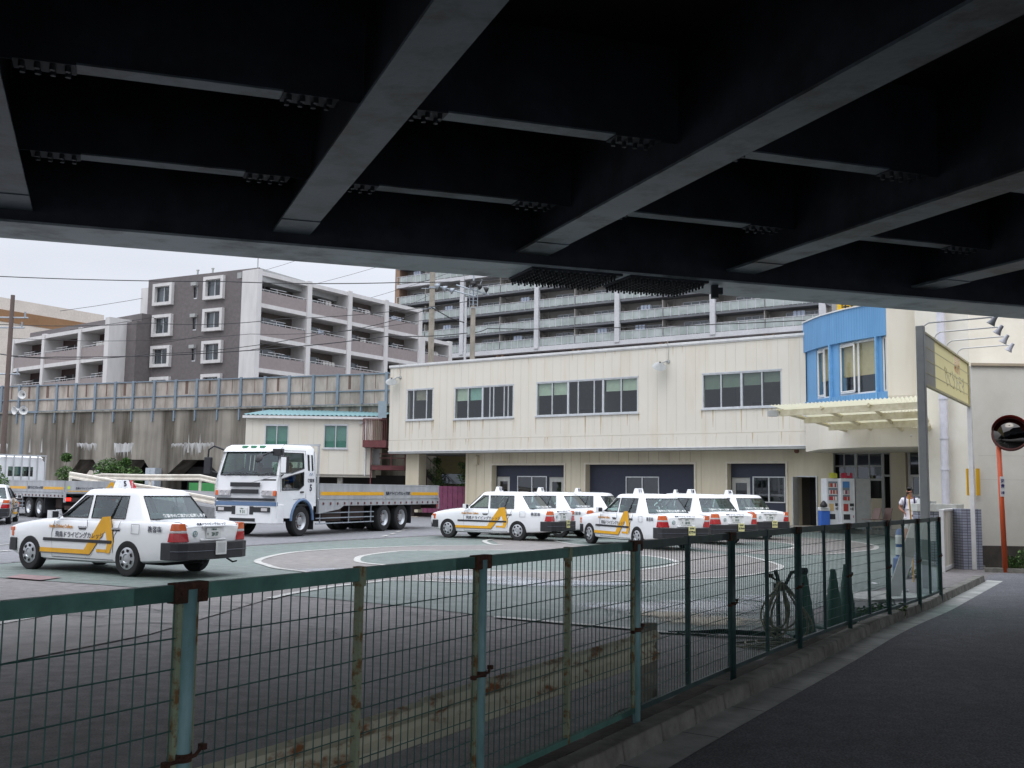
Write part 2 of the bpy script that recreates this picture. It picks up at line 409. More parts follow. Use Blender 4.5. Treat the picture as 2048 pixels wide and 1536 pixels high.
ks = [k * .25 for k in range(-40, 95)]
def offs(d, k): return FP(k) + FN(k) * d
_EL = [P(x, y) for x, y in ((1340, 1536), (1530, 1425), (1700, 1330), (1900, 1205), (1990, 1151))]
_EL = [_EL[0] + (_EL[0] - _EL[1]) * 8] + _EL + [_EL[-1] + (_EL[-1] - _EL[-2]) * 3]
def _edge(k):   # distance from the fence line to the street edge
    p, n_ = FP(k), FN(k); best = None
    for a, c in zip(_EL[:-1], _EL[1:]):
        d = c - a; det = n_.x * -d.y + n_.y * d.x
        if abs(det) < 1e-9: continue
        t = ((a.x - p.x) * -d.y + (a.y - p.y) * d.x) / det; s = (n_.x * (a.y - p.y) - n_.y * (a.x - p.x)) / det
        if -1e-6 <= s <= 1 + 1e-6 and (best is None or abs(t) < abs(best)): best = t
    return .5 if best is None else max(.3, min(1.2, best))
_EK = {}
def _ex(k):
    kk = round(k * 4) / 4
    if kk not in _EK: _EK[kk] = sum(_edge(kk + q * .5) for q in range(-3, 4)) / 7 - .5
    return _EK[kk]
def offk(d, k):   # kerb and gutter follow the street edge
    k0 = math.floor(k * 4) / 4; t = (k - k0) * 4; return offs(d + _ex(k0) * (1 - t) + _ex(k0 + .25) * t, k)
def band(name, d0, d1, z0, z1, m, ks_, joints=0):
    b = MB()
    for a, c in zip(ks_[:-1], ks_[1:]):
        p, q, r_, s_ = offk(d0, a), offk(d1, a), offk(d1, c), offk(d0, c)
        b.poly([(p.x, p.y, z0), (q.x, q.y, z1), (r_.x, r_.y, z1), (s_.x, s_.y, z0)])
    return b
b = MB()
for a, c in zip(ks[:-1], ks[1:]):
    p, q = offk(.5, a), offk(.5, c); b.poly([(p.x, p.y, .004), (p.x + 60, p.y - 6, .004), (q.x + 60, q.y - 6, .004), (q.x, q.y, .004)])
q0 = offk(.5, ks[0]); b.poly([(q0.x, q0.y, .004), (q0.x, -60, .004), (80, -60, .004), (q0.x + 60, q0.y - 6, .004)])
tag(b.build('road', m_road), kind='structure')
rp2 = [offk(.5, 21), offk(.5, 19), P(1975, 1150), P(2000, 1147), P(2300, 1152), P(2600, 1200), P(2300, 1300)]
sheet('road', [Vector((p.x, p.y, 0)) for p in rp2], .0045, m_road)
kb = MB(); stripe(kb, [P(1966, 1144), P(2005, 1144.5), P(2060, 1147), P(2300, 1150)], .16, .09)
k_ = len(kb.f)
for f in list(kb.f):
    vs = [kb.v[i] for i in f]; kb.poly([(vs[1][0], vs[1][1], 0), (vs[2][0], vs[2][1], 0), vs[2], vs[1]])
tag(kb.build('kerb', m_kerb), kind='structure')
b = band('gutter', .23, .5, .010, .006, m_gutter, ks); tag(b.build('gutter', m_gutter), kind='structure')
# kerb stones 0.6 m long with open joints
b = MB(); k = -10.0
while k < 23:
    for (d0, d1) in ((.07, .24),):
        a, c = k + .012, k + .588
        A, B, C_, D_ = offk(d0, a), offk(d1, a), offk(d1, c), offk(d0, c); z = .125 + rnd.uniform(-.003, .003)
        n = len(b.v)
        for p, zz in ((A, 0), (B, 0), (C_, 0), (D_, 0), (A, z), (B - FN(a) * .02, z), (C_ - FN(c) * .02, z), (D_, z)): b.v.append((p.x, p.y, zz))
        for f in ((0, 3, 2, 1), (4, 5, 6, 7), (0, 1, 5, 4), (1, 2, 6, 5), (2, 3, 7, 6), (3, 0, 4, 7)): b.f.append(tuple(n + q for q in f)); b.m.append(0)
    k += .6
tag(b.build('kerb', m_kerb, bevel=.012), kind='structure')
b = MB()
for a, c in zip(ks[:-1], ks[1:]):
    if c > 19: break
    h0, h1 = .10 + .02 * math.sin(a * 5.1), .10 + .02 * math.sin(c * 5.1)
    w0, w1 = -.17 + .05 * math.sin(a * 3.3), -.17 + .05 * math.sin(c * 3.3)
    p = [offs(w0 - .05, a), offs(w0, a), offk(.065, a), offk(.065, c), offs(w1, c), offs(w1 - .05, c)]
    b.poly([(p[1].x, p[1].y, h0), (p[2].x, p[2].y, h0), (p[3].x, p[3].y, h1), (p[4].x, p[4].y, h1)])
    b.poly([(p[0].x, p[0].y, 0), (p[1].x, p[1].y, h0), (p[4].x, p[4].y, h1), (p[5].x, p[5].y, 0)])
tag(b.build('dirt_strip', m_dirt), kind='structure')
# cross joints in the gutter
b = MB()
for k in range(-8, 20):
    a, c = offk(.24, k * 1.0 + .3), offk(.5, k * 1.0 + .3); d = (FP(k + 1) - FP(k)).normalized() * .006
    b.poly([(a.x - d.x, a.y - d.y, .0145), (c.x - d.x, c.y - d.y, .0105), (c.x + d.x, c.y + d.y, .0105), (a.x + d.x, a.y + d.y, .0145)])
tag(b.build('gutter_joint', m_tar), kind='structure')

# ================================================================ viaduct overhead
e = Vector((.952, .307, 0)).normalized(); cr_ = Vector((.373, -.928, 0)).normalized()   # along the deck / towards and past the camera
CAM_SCALE = .82   # viaduct distances and heights scaled about the camera position
ZD = CH + 3.8 * CAM_SCALE; O_IN = Vector((0, 17.1 * CAM_SCALE, 0))
def vw(t, s, z): return O_IN + e * (t * CAM_SCALE) + cr_ * (s * CAM_SCALE) + Vector((0, 0, z))
via = thing('viaduct', 'dark steel girder viaduct whose underside spans over the fence and the street', 'viaduct', (0, 0, 0))
def vbox(mb, t0, t1, s0, s1, z0, z1):
    k = len(mb.v)
    mb.v += [tuple(vw(t, s, z)) for z in (z0, z1) for s in (s0, s1) for t in (t0, t1)]
    for f in ((0, 2, 3, 1), (4, 5, 7, 6), (0, 1, 5, 4), (2, 6, 7, 3), (0, 4, 6, 2), (1, 3, 7, 5)): mb.f.append(tuple(k + q for q in f)); mb.m.append(0)
TL, TR = -75, 75
b = MB(); vbox(b, TL, TR, -1.14, 0, ZD, ZD + .03); bf = b.build('bottom_flange', mat('edge_flange_lit', c8(158, 172, 178), .5, c8(104, 114, 116), 1.3, bump=.15, bscale=10, big=.25, lo=.34, hi=.52), via)  # lighter copy of the girder colour paints in light from the ground outside
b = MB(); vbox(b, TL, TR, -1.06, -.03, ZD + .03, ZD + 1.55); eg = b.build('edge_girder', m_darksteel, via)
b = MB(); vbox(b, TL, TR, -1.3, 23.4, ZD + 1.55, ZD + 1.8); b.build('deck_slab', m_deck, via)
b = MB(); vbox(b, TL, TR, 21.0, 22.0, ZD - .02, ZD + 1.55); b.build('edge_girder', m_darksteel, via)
bay = 4.05; STR = [1.6, 4.8, 9.2, 13.2, 17.2, 21.2]
sbolt = MB()
for i in range(-18, 19):
    t = -3.72 + bay * i
    if -9 < i < 8:
        b = MB(); vbox(b, t - .285, t + .285, -.03, 21.0, ZD + .17, ZD + .20)
        f_ = b.build('cross_girder', m_steelblue, via)
        b = MB(); vbox(b, t - .02, t + .02, -.03, 21.0, ZD + .20, ZD + 1.55)
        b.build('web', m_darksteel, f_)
        b = MB(); vbox(b, t - .29, t + .29, .0, .85, ZD + .158, ZD + .17); b.build('cover_plate', m_steelblue, f_)
    for j, s in enumerate(STR):
        if not -6 < i < 6: continue
        z = CH + 4.4 * CAM_SCALE + (.0 if j < 2 else .05)
        b = MB(); vbox(b, t + .95, t + bay - .95, s - .13, s + .13, z, z + .02)
        sg = b.build('stringer', m_steelblue, via)
        b = MB(); vbox(b, t + .03, t + bay - .03, s - .01, s + .01, z + .02, ZD + 1.55)
        for a0, a1 in ((t + .33, t + .95), (t + bay - .95, t + bay - .33)): vbox(b, a0, a1, s - .15, s + .15, z - .012, z + .012)
        for a0 in (t + .42, t + bay - .88):
            for q in range(4):
                for y_ in (-.08, .08):
                    p = vw(a0 + q * .15, s + y_, z - .012); b.cyl(p, p + Vector((0, 0, -.05)), .026, n=6, mi=1)
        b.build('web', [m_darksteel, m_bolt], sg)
# splice plates with rows of bolts
for t0, t1 in ((.35, 2.05), (2.2, 3.75)):
    b = MB(); vbox(b, t0, t1, -1.13, -.05, ZD - .03, ZD)
    t = t0 + .06
    while t < t1 - .03:
        for q in range(10):
            p = vw(t, -1.08 + q * .11, ZD - .03); b.cyl(p, p + Vector((0, 0, -.035)), .032, n=6, mi=1); b.cyl(p + Vector((0, 0, -.035)), p + Vector((0, 0, -.08)), .017, n=6, mi=1)
        t += .115
    b.build('splice_plate', [m_darksteel, m_bolt], via)
b = MB(); p = vw(4.05, -.35, ZD)
b.box(p.x - .05, p.x + .05, p.y - .05, p.y + .05, p.z - .2, p.z); b.box(p.x, p.x + .12, p.y - .04, p.y + .04, p.z - .14, p.z - .04)
b.build('drain_stub', m_bolt, via)
# columns of the viaduct far outside the view carry it
for t in (-48, 48):
    b = MB(); c = vw(t, 12, 0); b.box(c.x - 1.4, c.x + 1.4, c.y - 1.4, c.y + 1.4, 0, ZD - 1.2); c = vw(t, 12, 0)
    k = len(b.v); vbox(b, t - 1.2, t + 1.2, -.8, 23.8, ZD - 1.2, ZD)
    b.build('pier', m_gutter, via)
# ================================================================ building materials
m_cream = mat('cream_panel', c8(214, 208, 195), .7, c8(207, 198, 181), 1.6, streak=.12, big=.05, lo=.3, hi=.5)
m_creamg = mat('cream_ground_wall', c8(208, 199, 176), .75, c8(194, 184, 160), 1.4, streak=.15, big=.1)
m_joint = mat('panel_joint', c8(188, 180, 163), .8)
m_coping = mat('white_coping', c8(220, 220, 218), .5)
m_alu = mat('aluminium', c8(205, 208, 210), .4, metal=.3)
m_navy = mat('navy_panel', c8(44, 50, 66), .6, big=.05)
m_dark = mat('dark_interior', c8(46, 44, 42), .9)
m_roomwall = mat('room_wall', c8(150, 140, 124), .9)
m_blind = mat('pale_blind', c8(196, 206, 184), .8)
m_greenblind = mat('green_blind', c8(110, 160, 145), .8)
m_glass = glassmat('window_glass', (.78, .84, .82, 1), .08)
m_glassd = glassmat('dark_window_glass', (.35, .38, .40, 1), .10)
m_blue = mat('blue_cladding', c8(104, 156, 200), .5, c8(94, 146, 190), 2, streak=.2, big=.08)
m_white = mat('white_paint', c8(226, 226, 224), .45)
m_grey = mat('grey_paint', c8(168, 170, 168), .6)
m_redsteel = mat('red_oxide_steel', c8(116, 60, 60), .6, c8(92, 46, 48), 5)
m_black = mat('black_rubbery', c8(26, 26, 28), .6)

def add_joints(mb, us, z0, z1, holes, y=-.004, wd=.014):
    for u in us:
        segs = [(z0, z1)]
        for h in holes:
            if h[0] - .04 < u < h[1] + .04:
                ns_ = []
                for a, b in segs:
                    if h[3] <= a or h[2] >= b: ns_.append((a, b)); continue
                    if a < h[2] - .06: ns_.append((a, h[2] - .06))
                    if b > h[3] + .06: ns_.append((h[3] + .06, b))
                segs = ns_
        for a, b in segs: mb.box(u - wd / 2, u + wd / 2, y, 0.0005, a, b)

def window(parent, hole, bars, blinds=(), y=.05, thick=(), frame=m_alu, glass=m_glass, sill=True, bar=.05, label=None):
    """hole (u0,u1,z0,z1); bars at u; thick ones wider; blinds (u0,u1,z)"""
    a, b, c, d = hole; m = MB()
    m.box(a, b, y - .06, y + .04, c, c + bar); m.box(a, b, y - .06, y + .04, d - bar, d)
    m.box(a, a + bar, y - .06, y + .04, c + bar, d - bar); m.box(b - bar, b, y - .06, y + .04, c + bar, d - bar)
    for u in bars: m.box(u - bar * .5, u + bar * .5, y - .045, y + .03, c + bar, d - bar)
    for u in thick: m.box(u - bar, u + bar, y - .055, y + .035, c + bar, d - bar)
    f = m.build('window', frame, parent)
    if sill:
        s = MB(); s.box(a - .06, b + .06, -.07, y - .062, c - .07, c - .002); s.box(a - .03, b + .03, -.03, y - .062, d + .002, d + .05); s.build('sill', frame, f)
    g_ = MB(); g_.poly([(a + .01, y, c + .01), (b - .01, y, c + .01), (b - .01, y, d - .01), (a + .01, y, d - .01)]); g_.build('pane', glass, f)
    for bl in blinds:
        u0, u1, z = bl[:3]; k = MB(); k.box(u0, u1, y + .08, y + .1, z, d - .02)
        for q in range(int((d - z) / .09)): k.box(u0, u1, y + .075, y + .079, z + q * .09, z + q * .09 + .01)
        k.build('blind', bl[3] if len(bl) > 3 else m_blind, f)
    return f

# ================================================================ driving school building
MF = Frame(775, 58.8, 1610, 44.5)
sch = thing('office_building', 'long cream two-storey office building with a blue curved corner bay behind the parked sedans', 'building', MF.o, MF.ang)
ZB, ZTOP = 3.66, 8.52
def hol(F, x0, x1, yt0, yb0, off=0.0, yt1=None, yb1=None):
    xa, xb = x0, x1
    u0 = F.q(xa, (yt0 + yb0) / 2, off)[0]; u1 = F.q(xb, (yt0 + yb0) / 2, off)[0]
    zt = F.q(xa, yt0, off)[1]; zb = F.q(xa, yb0, off)[1]
    if yt1 is not None: zt = (zt + F.q(xb, yt1, off)[1]) / 2; zb = (zb + F.q(xb, yb1, off)[1]) / 2
    return (u0, u1, zb, zt)
H1 = hol(MF, 814, 866, 780, 840.5, yt1=777, yb1=838)
H2 = hol(MF, 909, 1027, 776, 838, yt1=770, yb1=834.5)
H3 = hol(MF, 1073, 1276, 765, 831, yt1=755, yb1=826)
H4 = hol(MF, 1405, 1563.5, 748, 817.5, yt1=740, yb1=812)
um = lambda x, y=800: MF.q(x, y)[0]
Lu = MF.q(1612, 780)[0]
wl = MB(); wl.wall(0, Lu, ZB, ZTOP, [H1, H2, H3, H4], 0, .25)
wl.box(0, .2, .001, 11, ZB, ZTOP); wl.box(0, Lu, 10.8, 11, ZB, ZTOP)
wl.build('upper_wall', m_cream, sch)
jm = MB(); us = [k * .5 + .25 for k in range(int(Lu / .5))]
zs_ = MF.q(778, 881)[1]
add_joints(jm, us, ZB + .05, ZTOP - .1, [H1, H2, H3, H4, (-9, 99, zs_ - .06, zs_ + .06)], wd=.009)
jm.box(0, Lu, -.005, .0005, zs_ - .009, zs_ + .009); jm.build('panel_joint', m_joint, sch)
cp_ = MB(); cp_.box(-.05, Lu, -.08, .3, ZTOP, ZTOP + .11); cp_.box(-.05, Lu, -.045, -.001, ZTOP - .05, ZTOP); cp_.build('coping', m_coping, sch)
cp_ = MB(); cp_.box(-.02, Lu, -.03, -.006, ZB, ZB + .05); cp_.build('fascia', m_coping, sch)
rf = MB(); rf.box(.2, Lu + 14, .301, 10.8, ZTOP - .3, ZTOP - .1); rf.box(0, Lu + .3, 0.001, 10.8, ZB - .1, ZB + .01); rf.build('roof', m_grey, sch)
rm = MB(); rm.box(.2, Lu, 5.0, 5.1, ZB + .02, ZTOP - .31); rm.build('partition', m_roomwall, sch)
rm = MB()
for u in (3.2, 8.5, 14, 19): rm.box(u, u + .1, .3, 5, ZB + .02, ZTOP - .31)
for u in (4.2, 6.1, 10.2, 12.3, 20.2): rm.box(u, u + .9, 4.4, 4.98, ZB + .02, ZB + 2.2 + (u % 1))
rm.build('cabinet', mat('brown_room', c8(96, 80, 68), .8), sch)
window(sch, H1, [um(827), um(853)], [(um(830), um(851), H1[2] + 1.1, m_roomwall)])
window(sch, H2, [um(936), um(979.5), um(987), um(1008), um(1016)], [(um(912), um(935), H2[2] + 1.0), (um(938), um(963), H2[2] + 1.0, mat('teal_blind', c8(150, 188, 174), .8))], thick=[um(965)])
window(sch, H3, [um(1104), um(1156), um(1188), um(1242)], [(um(1075), um(1103), H3[2] + 1.05), (um(1105), um(1134), H3[2] + 1.05), (um(1210), um(1241), H3[2] + 1.1), (um(1243), um(1274), H3[2] + 1.1)], thick=[um(1136), um(1206)])
window(sch, H4, [um(1442), um(1524)], [(um(1407), um(1441), H4[2] + .9, mat('grey_blind', c8(120, 132, 116), .8)), (um(1443), um(1480), H4[2] + .95, MATS['grey_blind']), (um(1486), um(1522), H4[2] + 1.0, MATS['grey_blind']), (um(1526), um(1560), H4[2] + 1.1, MATS['grey_blind'])], thick=[um(1483)])

# dirt runs under the sills and along the lower band
rs = MB(); r = random.Random(8)
for h in (H1, H2, H3, H4):
    for u in [h[0] - .04, h[1] + .04, (h[0] + h[1]) / 2] + [r.uniform(h[0], h[1]) for _ in range(3)]:
        l_ = r.uniform(.3, 1.2); w_ = r.uniform(.02, .05); rs.poly([(u - w_, -.0025, h[2] - .075), (u - w_ * .2, -.0025, h[2] - .08 - l_), (u + w_ * .2, -.0025, h[2] - .08 - l_), (u + w_, -.0025, h[2] - .075)])
for _ in range(26):
    u = r.uniform(.3, Lu - .3); l_ = r.uniform(.2, .7); z = ZTOP - .06 if r.random() < .4 else zs_ - .01; w_ = r.uniform(.012, .035)
    if z > ZTOP - 1 and any(h[0] - .2 < u < h[1] + .2 for h in (H1, H2, H3, H4)): l_ = min(l_, .35)
    rs.poly([(u - w_, -.0025, z), (u, -.0025, z - l_), (u + w_, -.0025, z)])
rs.build('dirt_run', mat('wall_grime', c8(196, 182, 154), .8, c8(180, 162, 132), 6), sch)

# ground floor
GO = 1.1
ug = lambda x, y=1000: MF.q(x, y, GO)[0]
uL, uR = ug(930), ug(1668)
O1 = (ug(983.5), ug(1128), .2, MF.q(983.5, 930.5, GO)[1]); O2 = (ug(1171.5), ug(1389), .2, MF.q(1171.5, 929, GO)[1])
O3 = (ug(1455.6), ug(1572.4), .2, MF.q(1455.6, 927, GO)[1]); O4 = (ug(1597), ug(1633), .2, MF.q(1597, 954, GO)[1])
gw = MB(); gw.wall(uL, uR, 0, ZB - .1, [O1, O2, O3, O4], GO, .45)
gw.box(uL, uL + .2, GO + .001, 10.8, 0, ZB - .1)
gw.build('ground_wall', m_creamg, sch)
jm = MB(); us = [uL + .2 + k * .56 for k in range(int((ug(1417) - uL) / .56))]
b0 = MB(); add_joints(b0, us, .3, ZB - .12, [O1, O2, O3, O4], y=-.004, wd=.014)
b0.v = [(x, y + GO, z) for x, y, z in b0.v]; b0.build('panel_joint', mat('joint_dark', c8(140, 128, 104), .8), sch)
fr = MB()
for O in (O1, O2, O3):
    fr.box(O[0] - .09, O[0], GO - .05, GO + .02, .2, O[3] + .09); fr.box(O[1], O[1] + .09, GO - .05, GO + .02, .2, O[3] + .09)
    fr.box(O[0], O[1], GO - .05, GO + .02, O[3], O[3] + .09)
fr.build('opening_trim', mat('pale_trim', c8(212, 204, 186), .6), sch)
for O, hs_ in ((O1, [(1035, 1094, 952, 1012), (992, 1019, 953, 1050), (1097, 1127, 954, 1052)]), (O2, [(1252, 1318.6, 953, 1010)]), (O3, [(1463.5, 1500.5, 955, 1051), (1506, 1571, 953, 1005)])):
    hh = [hol(MF, *q_, off=GO + .4) for q_ in hs_]
    hh = [(max(h[0], O[0] + .02), min(h[1], O[1] - .02), max(h[2], .22), h[3]) for h in hh]
    nv = MB(); nv.wall(O[0] - .02, O[1] + .02, .2, O[3] + .02, hh, GO + .4, .1); nv.build('navy_panel', m_navy, sch)
    for q_, h in zip(hs_, hh):
        isdoor = q_[3] > 1045
        T_ = MB(); a, b_, c_, d_ = h
        if isdoor:
            T_.wall(a, b_, c_, d_, [(a + .18, b_ - .18, c_ + 1.15, d_ - .25)], GO + .46, .03)
            dr = T_.build('door', mat('pale_door', c8(190, 190, 184), .6), sch)
            k = MB(); k.poly([(a + .18, GO + .48, c_ + 1.15), (b_ - .18, GO + .48, c_ + 1.15), (b_ - .18, GO + .48, d_ - .25), (a + .18, GO + .48, d_ - .25)]); k.build('pane', m_glass, dr)
            k = MB(); k.box(a + .06, a + .1, GO + .40, GO + .455, c_ + .95, c_ + 1.1); k.build('handle', m_alu, dr)
        else:
            T_.box(a, b_, GO + .36, GO + .45, c_, c_ + .05); T_.box(a, b_, GO + .36, GO + .45, d_ - .05, d_)
            T_.box(a, a + .05, GO + .36, GO + .45, c_ + .05, d_ - .05); T_.box(b_ - .05, b_, GO + .36, GO + .45, c_ + .05, d_ - .05)
            T_.box((a + b_) / 2 - .03, (a + b_) / 2 + .03, GO + .36, GO + .45, c_ + .05, d_ - .05)
            wn = T_.build('window', m_alu, sch)
            k = MB(); k.poly([(a + .02, GO + .41, c_ + .02), (b_ - .02, GO + .41, c_ + .02), (b_ - .02, GO + .41, d_ - .02), (a + .02, GO + .41, d_ - .02)]); k.build('pane', m_glassd, wn)
bk = MB(); bk.box(uL + .3, uR, GO + 3.0, GO + 3.1, 0, ZB - .1); bk.box(uL + .3, uR + 5, GO + .55, GO + 3, .0, .18); bk.build('interior_wall', m_roomwall, sch)
# service door standing open
dr = MB(); dr.box(O4[0] - .05, O4[0], GO - .06, GO + .1, .2, O4[3] + .05); dr.box(O4[1], O4[1] + .05, GO - .06, GO + .1, .2, O4[3] + .05); dr.box(O4[0], O4[1], GO - .06, GO + .1, O4[3], O4[3] + .05)
dfr = dr.build('door_frame', m_alu, sch)
dr = MB(); dr.box(O4[0] - .02, O4[0] + .03, GO - .75, GO - .07, .22, O4[3]); dl = dr.build('door', m_grey, dfr)
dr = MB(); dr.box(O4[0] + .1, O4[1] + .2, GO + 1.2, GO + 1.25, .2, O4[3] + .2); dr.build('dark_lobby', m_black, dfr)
ob = MB(); ob.box(O4[1] + .25, O4[1] + .42, GO - .07, GO - .001, 1.45, 1.68); ob.build('switch_box', m_coping, sch)
ob = MB(); q_ = MF.q(1594, 902, GO); ob.cyl((q_[0], GO - .1, q_[1]), (q_[0], GO, q_[1]), .1, n=16); ob.build('alarm_lamp', mat('alarm_brown', c8(110, 60, 40), .5), sch)
ob = MB(); q_ = MF.q(955, 922, GO); ob.box(q_[0] - .12, q_[0] + .12, GO - .2, GO, q_[1] - .2, q_[1] + .25); ob.build('wall_fixture', m_creamg, sch)
# step / platform along the base
st = MB(); st.box(uL - .3, uR + 9, -1.0, GO, 0.0, .2); tag(st.build('step', m_kerb, sch, bevel=.02), None)
# left undercroft pillars
pl = MB(); a_, b_ = MF.q(811, 960, .7)[0], MF.q(837, 960, .7)[0]; pl.box(a_, b_, .7, 1.35, 0, ZB - .1); pl.build('pillar', m_creamg, sch)
# curved bay
bp_ = [XY(1611, 44.5), XY(1640, 42.9), XY(1658, 42.2), XY(1700, 40.9), XY(1749, 39.75), XY(1779, 39.1)]
Wm = Matrix.Translation(MF.o) @ Matrix.Rotation(MF.ang, 4, 'Z'); Wi = Wm.inverted()
loc = lambda p: Wi @ Vector(p)
arc = [loc(p) for p in smooth_pts(bp_, 8)]
def arcpt(s, off=0.0):
    s = max(0, min(len(arc) - 1.001, s)); i = int(s); t = s - i; p = arc[i].lerp(arc[i + 1], t)
    d = (arc[i + 1] - arc[i]).normalized(); n = Vector((-d.y, d.x, 0)); return p + n * off   # off > 0 goes into the building
def arcs(px):  # arc parameter seen at photo column px
    best = min(range(len(arc) * 10 - 10), key=lambda k: abs(_pxof(arcpt(k / 10)) - px)); return best / 10
def _pxof(p):
    q_ = Wm @ Vector((p.x, p.y, 6)); v = q_ - Vector((0, 0, CH)); return 1024 + FPX * v.dot(RT) / v.dot(FW)
def arcband(s0, s1, z0, z1, off, th):
    b = MB(); n = max(2, int((s1 - s0) * 1.5)); ss = [s0 + (s1 - s0) * k / n for k in range(n + 1)]
    for a, c in zip(ss[:-1], ss[1:]):
        p, q_, r_, t_ = arcpt(a, off), arcpt(c, off), arcpt(c, off + th), arcpt(a, off + th)
        for f in (((p, z0), (q_, z0), (q_, z1), (p, z1)), ((p, z0), (t_, z0), (r_, z0), (q_, z0)), ((p, z1), (q_, z1), (r_, z1), (t_, z1))):
            b.poly([(v.x, v.y, z) for v, z in f])
    for s_ in (s0, s1):
        p, t_ = arcpt(s_, off), arcpt(s_, off + th); b.poly([(p.x, p.y, z0), (t_.x, t_.y, z0), (t_.x, t_.y, z1), (p.x, p.y, z1)])
    return b
SN = len(arc) - 1.01
arcband(0, SN, 7.75, 9.05, 0, .5).build('blue_header', m_blue, sch)
arcband(0, SN, 9.05, 9.1, -.05, .6).build('coping', m_coping, sch)
arcband(0, SN, 4.9, 5.57, .02, .5).build('blue_apron', m_blue, sch)
jb = MB(); ns_ = 46
for k in range(ns_):
    s_ = SN * (k + .5) / ns_
    for z0, z1, o_ in ((7.77, 9.03, -.006), (4.92, 5.55, .014)):
        p, q_ = arcpt(s_ - .035, o_), arcpt(s_ + .035, o_); jb.poly([(p.x, p.y, z0), (q_.x, q_.y, z0), (q_.x, q_.y, z1), (p.x, p.y, z1)])
jb.build('cladding_joint', mat('blue_joint', c8(70, 124, 176), .6), sch)
wins = [(arcs(1628), arcs(1655)), (arcs(1674), arcs(1748)), (arcs(1761), SN)]
edges = [0] + [v for a, b_ in wins for v in (a, b_)] + [SN]
for k in range(0, len(edges), 2):
    if edges[k + 1] - edges[k] > .05: arcband(edges[k], edges[k + 1], 5.57, 7.75, .12, .35).build('blue_pier', m_blue, sch)
for px_ in (1659.5, 1752.5):
    s_ = arcs(px_); arcband(s_ - .2, s_ + .2, 4.9, 7.76, -.02, .4).build('blue_mullion', mat('light_blue', c8(120, 176, 222), .5), sch)
for a, b_ in wins:
    b = MB(); o_ = .2
    for z0, z1 in ((5.58, 5.66), (7.66, 7.74)):
        p, q_ = arcpt(a, o_), arcpt(b_, o_); p2, q2 = arcpt(a, o_ + .1), arcpt(b_, o_ + .1)
        n_ = len(b.v); b.v += [(v.x, v.y, z) for z in (z0, z1) for v in (p, q_, q2, p2)]
        for f in ((0, 1, 2, 3), (4, 7, 6, 5), (0, 4, 5, 1), (1, 5, 6, 2), (2, 6, 7, 3), (3, 7, 4, 0)): b.f.append(tuple(n_ + q for q in f)); b.m.append(0)
    m_ = (a + b_) / 2
    for s_ in (a + .02, m_, b_ - .02): p = arcpt(a, o_).lerp(arcpt(b_, o_), (s_ - a) / (b_ - a)); b.cyl((p.x, p.y, 5.6), (p.x, p.y, 7.7), .045, n=6)
    wn = b.build('window', m_white, sch)
    p, q_ = arcpt(a, .24), arcpt(b_, .24); b = MB(); b.poly([(p.x, p.y, 5.6), (q_.x, q_.y, 5.6), (q_.x, q_.y, 7.72), (p.x, p.y, 7.72)]); b.build('pane', m_glass, wn)
    p, q_ = arcpt(a, .36), arcpt(b_, .36); b = MB(); b.poly([(p.x, p.y, 6.35), (q_.x, q_.y, 6.35), (q_.x, q_.y, 7.75), (p.x, p.y, 7.75)]); b.build('blind', mat('tan_blind', c8(206, 184, 140), .8), wn)
    if a > 2 and b_ < SN - 2:   # casement standing ajar
        p0 = arcpt(a, .2); d = (arcpt(b_, .2) - p0) * .42; dd = Vector((d.x * .9 - d.y * .35, d.y * .9 + d.x * .35 * -1, 0)) * .9
        b = MB()
        for z0, z1 in ((5.68, 5.74), (7.58, 7.64)): b.tube([(p0.x, p0.y - .02, z0), (p0.x + dd.x, p0.y + dd.y - .02, z0)], .03); b.tube([(p0.x, p0.y - .02, z1), (p0.x + dd.x, p0.y + dd.y - .02, z1)], .03)
        b.tube([(p0.x + dd.x, p0.y + dd.y - .02, 5.7), (p0.x + dd.x, p0.y + dd.y - .02, 7.6)], .035); b.build('casement', m_white, wn)
arcband(0, SN, 5.0, 7.9, 1.6, .1).build('room_partition', mat('slate_room', c8(70, 84, 96), .8), sch)
# cream tower over the entrance and its soffit block
TF = Frame(1778, 39.1, 1852, 38.5)
tw = [loc(TF.w(0, 0, 0)), loc(TF.w(TF.L, 0, 0)), loc(TF.w(TF.L, 6, 0)), loc(TF.w(0, 6, 0))]
def quadprism(mb, pts, z0, z1, mi=0):
    n_ = len(mb.v); k = len(pts); mb.v += [(p.x, p.y, z) for z in (z0, z1) for p in pts]
    mb.f.append(tuple(n_ + k - 1 - q for q in range(k))); mb.m.append(mi); mb.f.append(tuple(n_ + k + q for q in range(k))); mb.m.append(mi)
    for q in range(k): mb.f.append((n_ + q, n_ + (q + 1) % k, n_ + k + (q + 1) % k, n_ + k + q)); mb.m.append(mi)
b = MB(); quadprism(b, tw, 5.28, 13); b.build('tower_wall', m_creamg if False else m_cream, sch, bevel=.12)
t2 = [loc(TF.w(.3, .45, 0)), loc(TF.w(TF.L + .3, .45, 0)), loc(TF.w(TF.L + .3, 5, 0)), loc(TF.w(.3, 5, 0))]
b = MB(); quadprism(b, t2, 4.36, 5.275); b.build('soffit_block', m_cream, sch, bevel=.03)
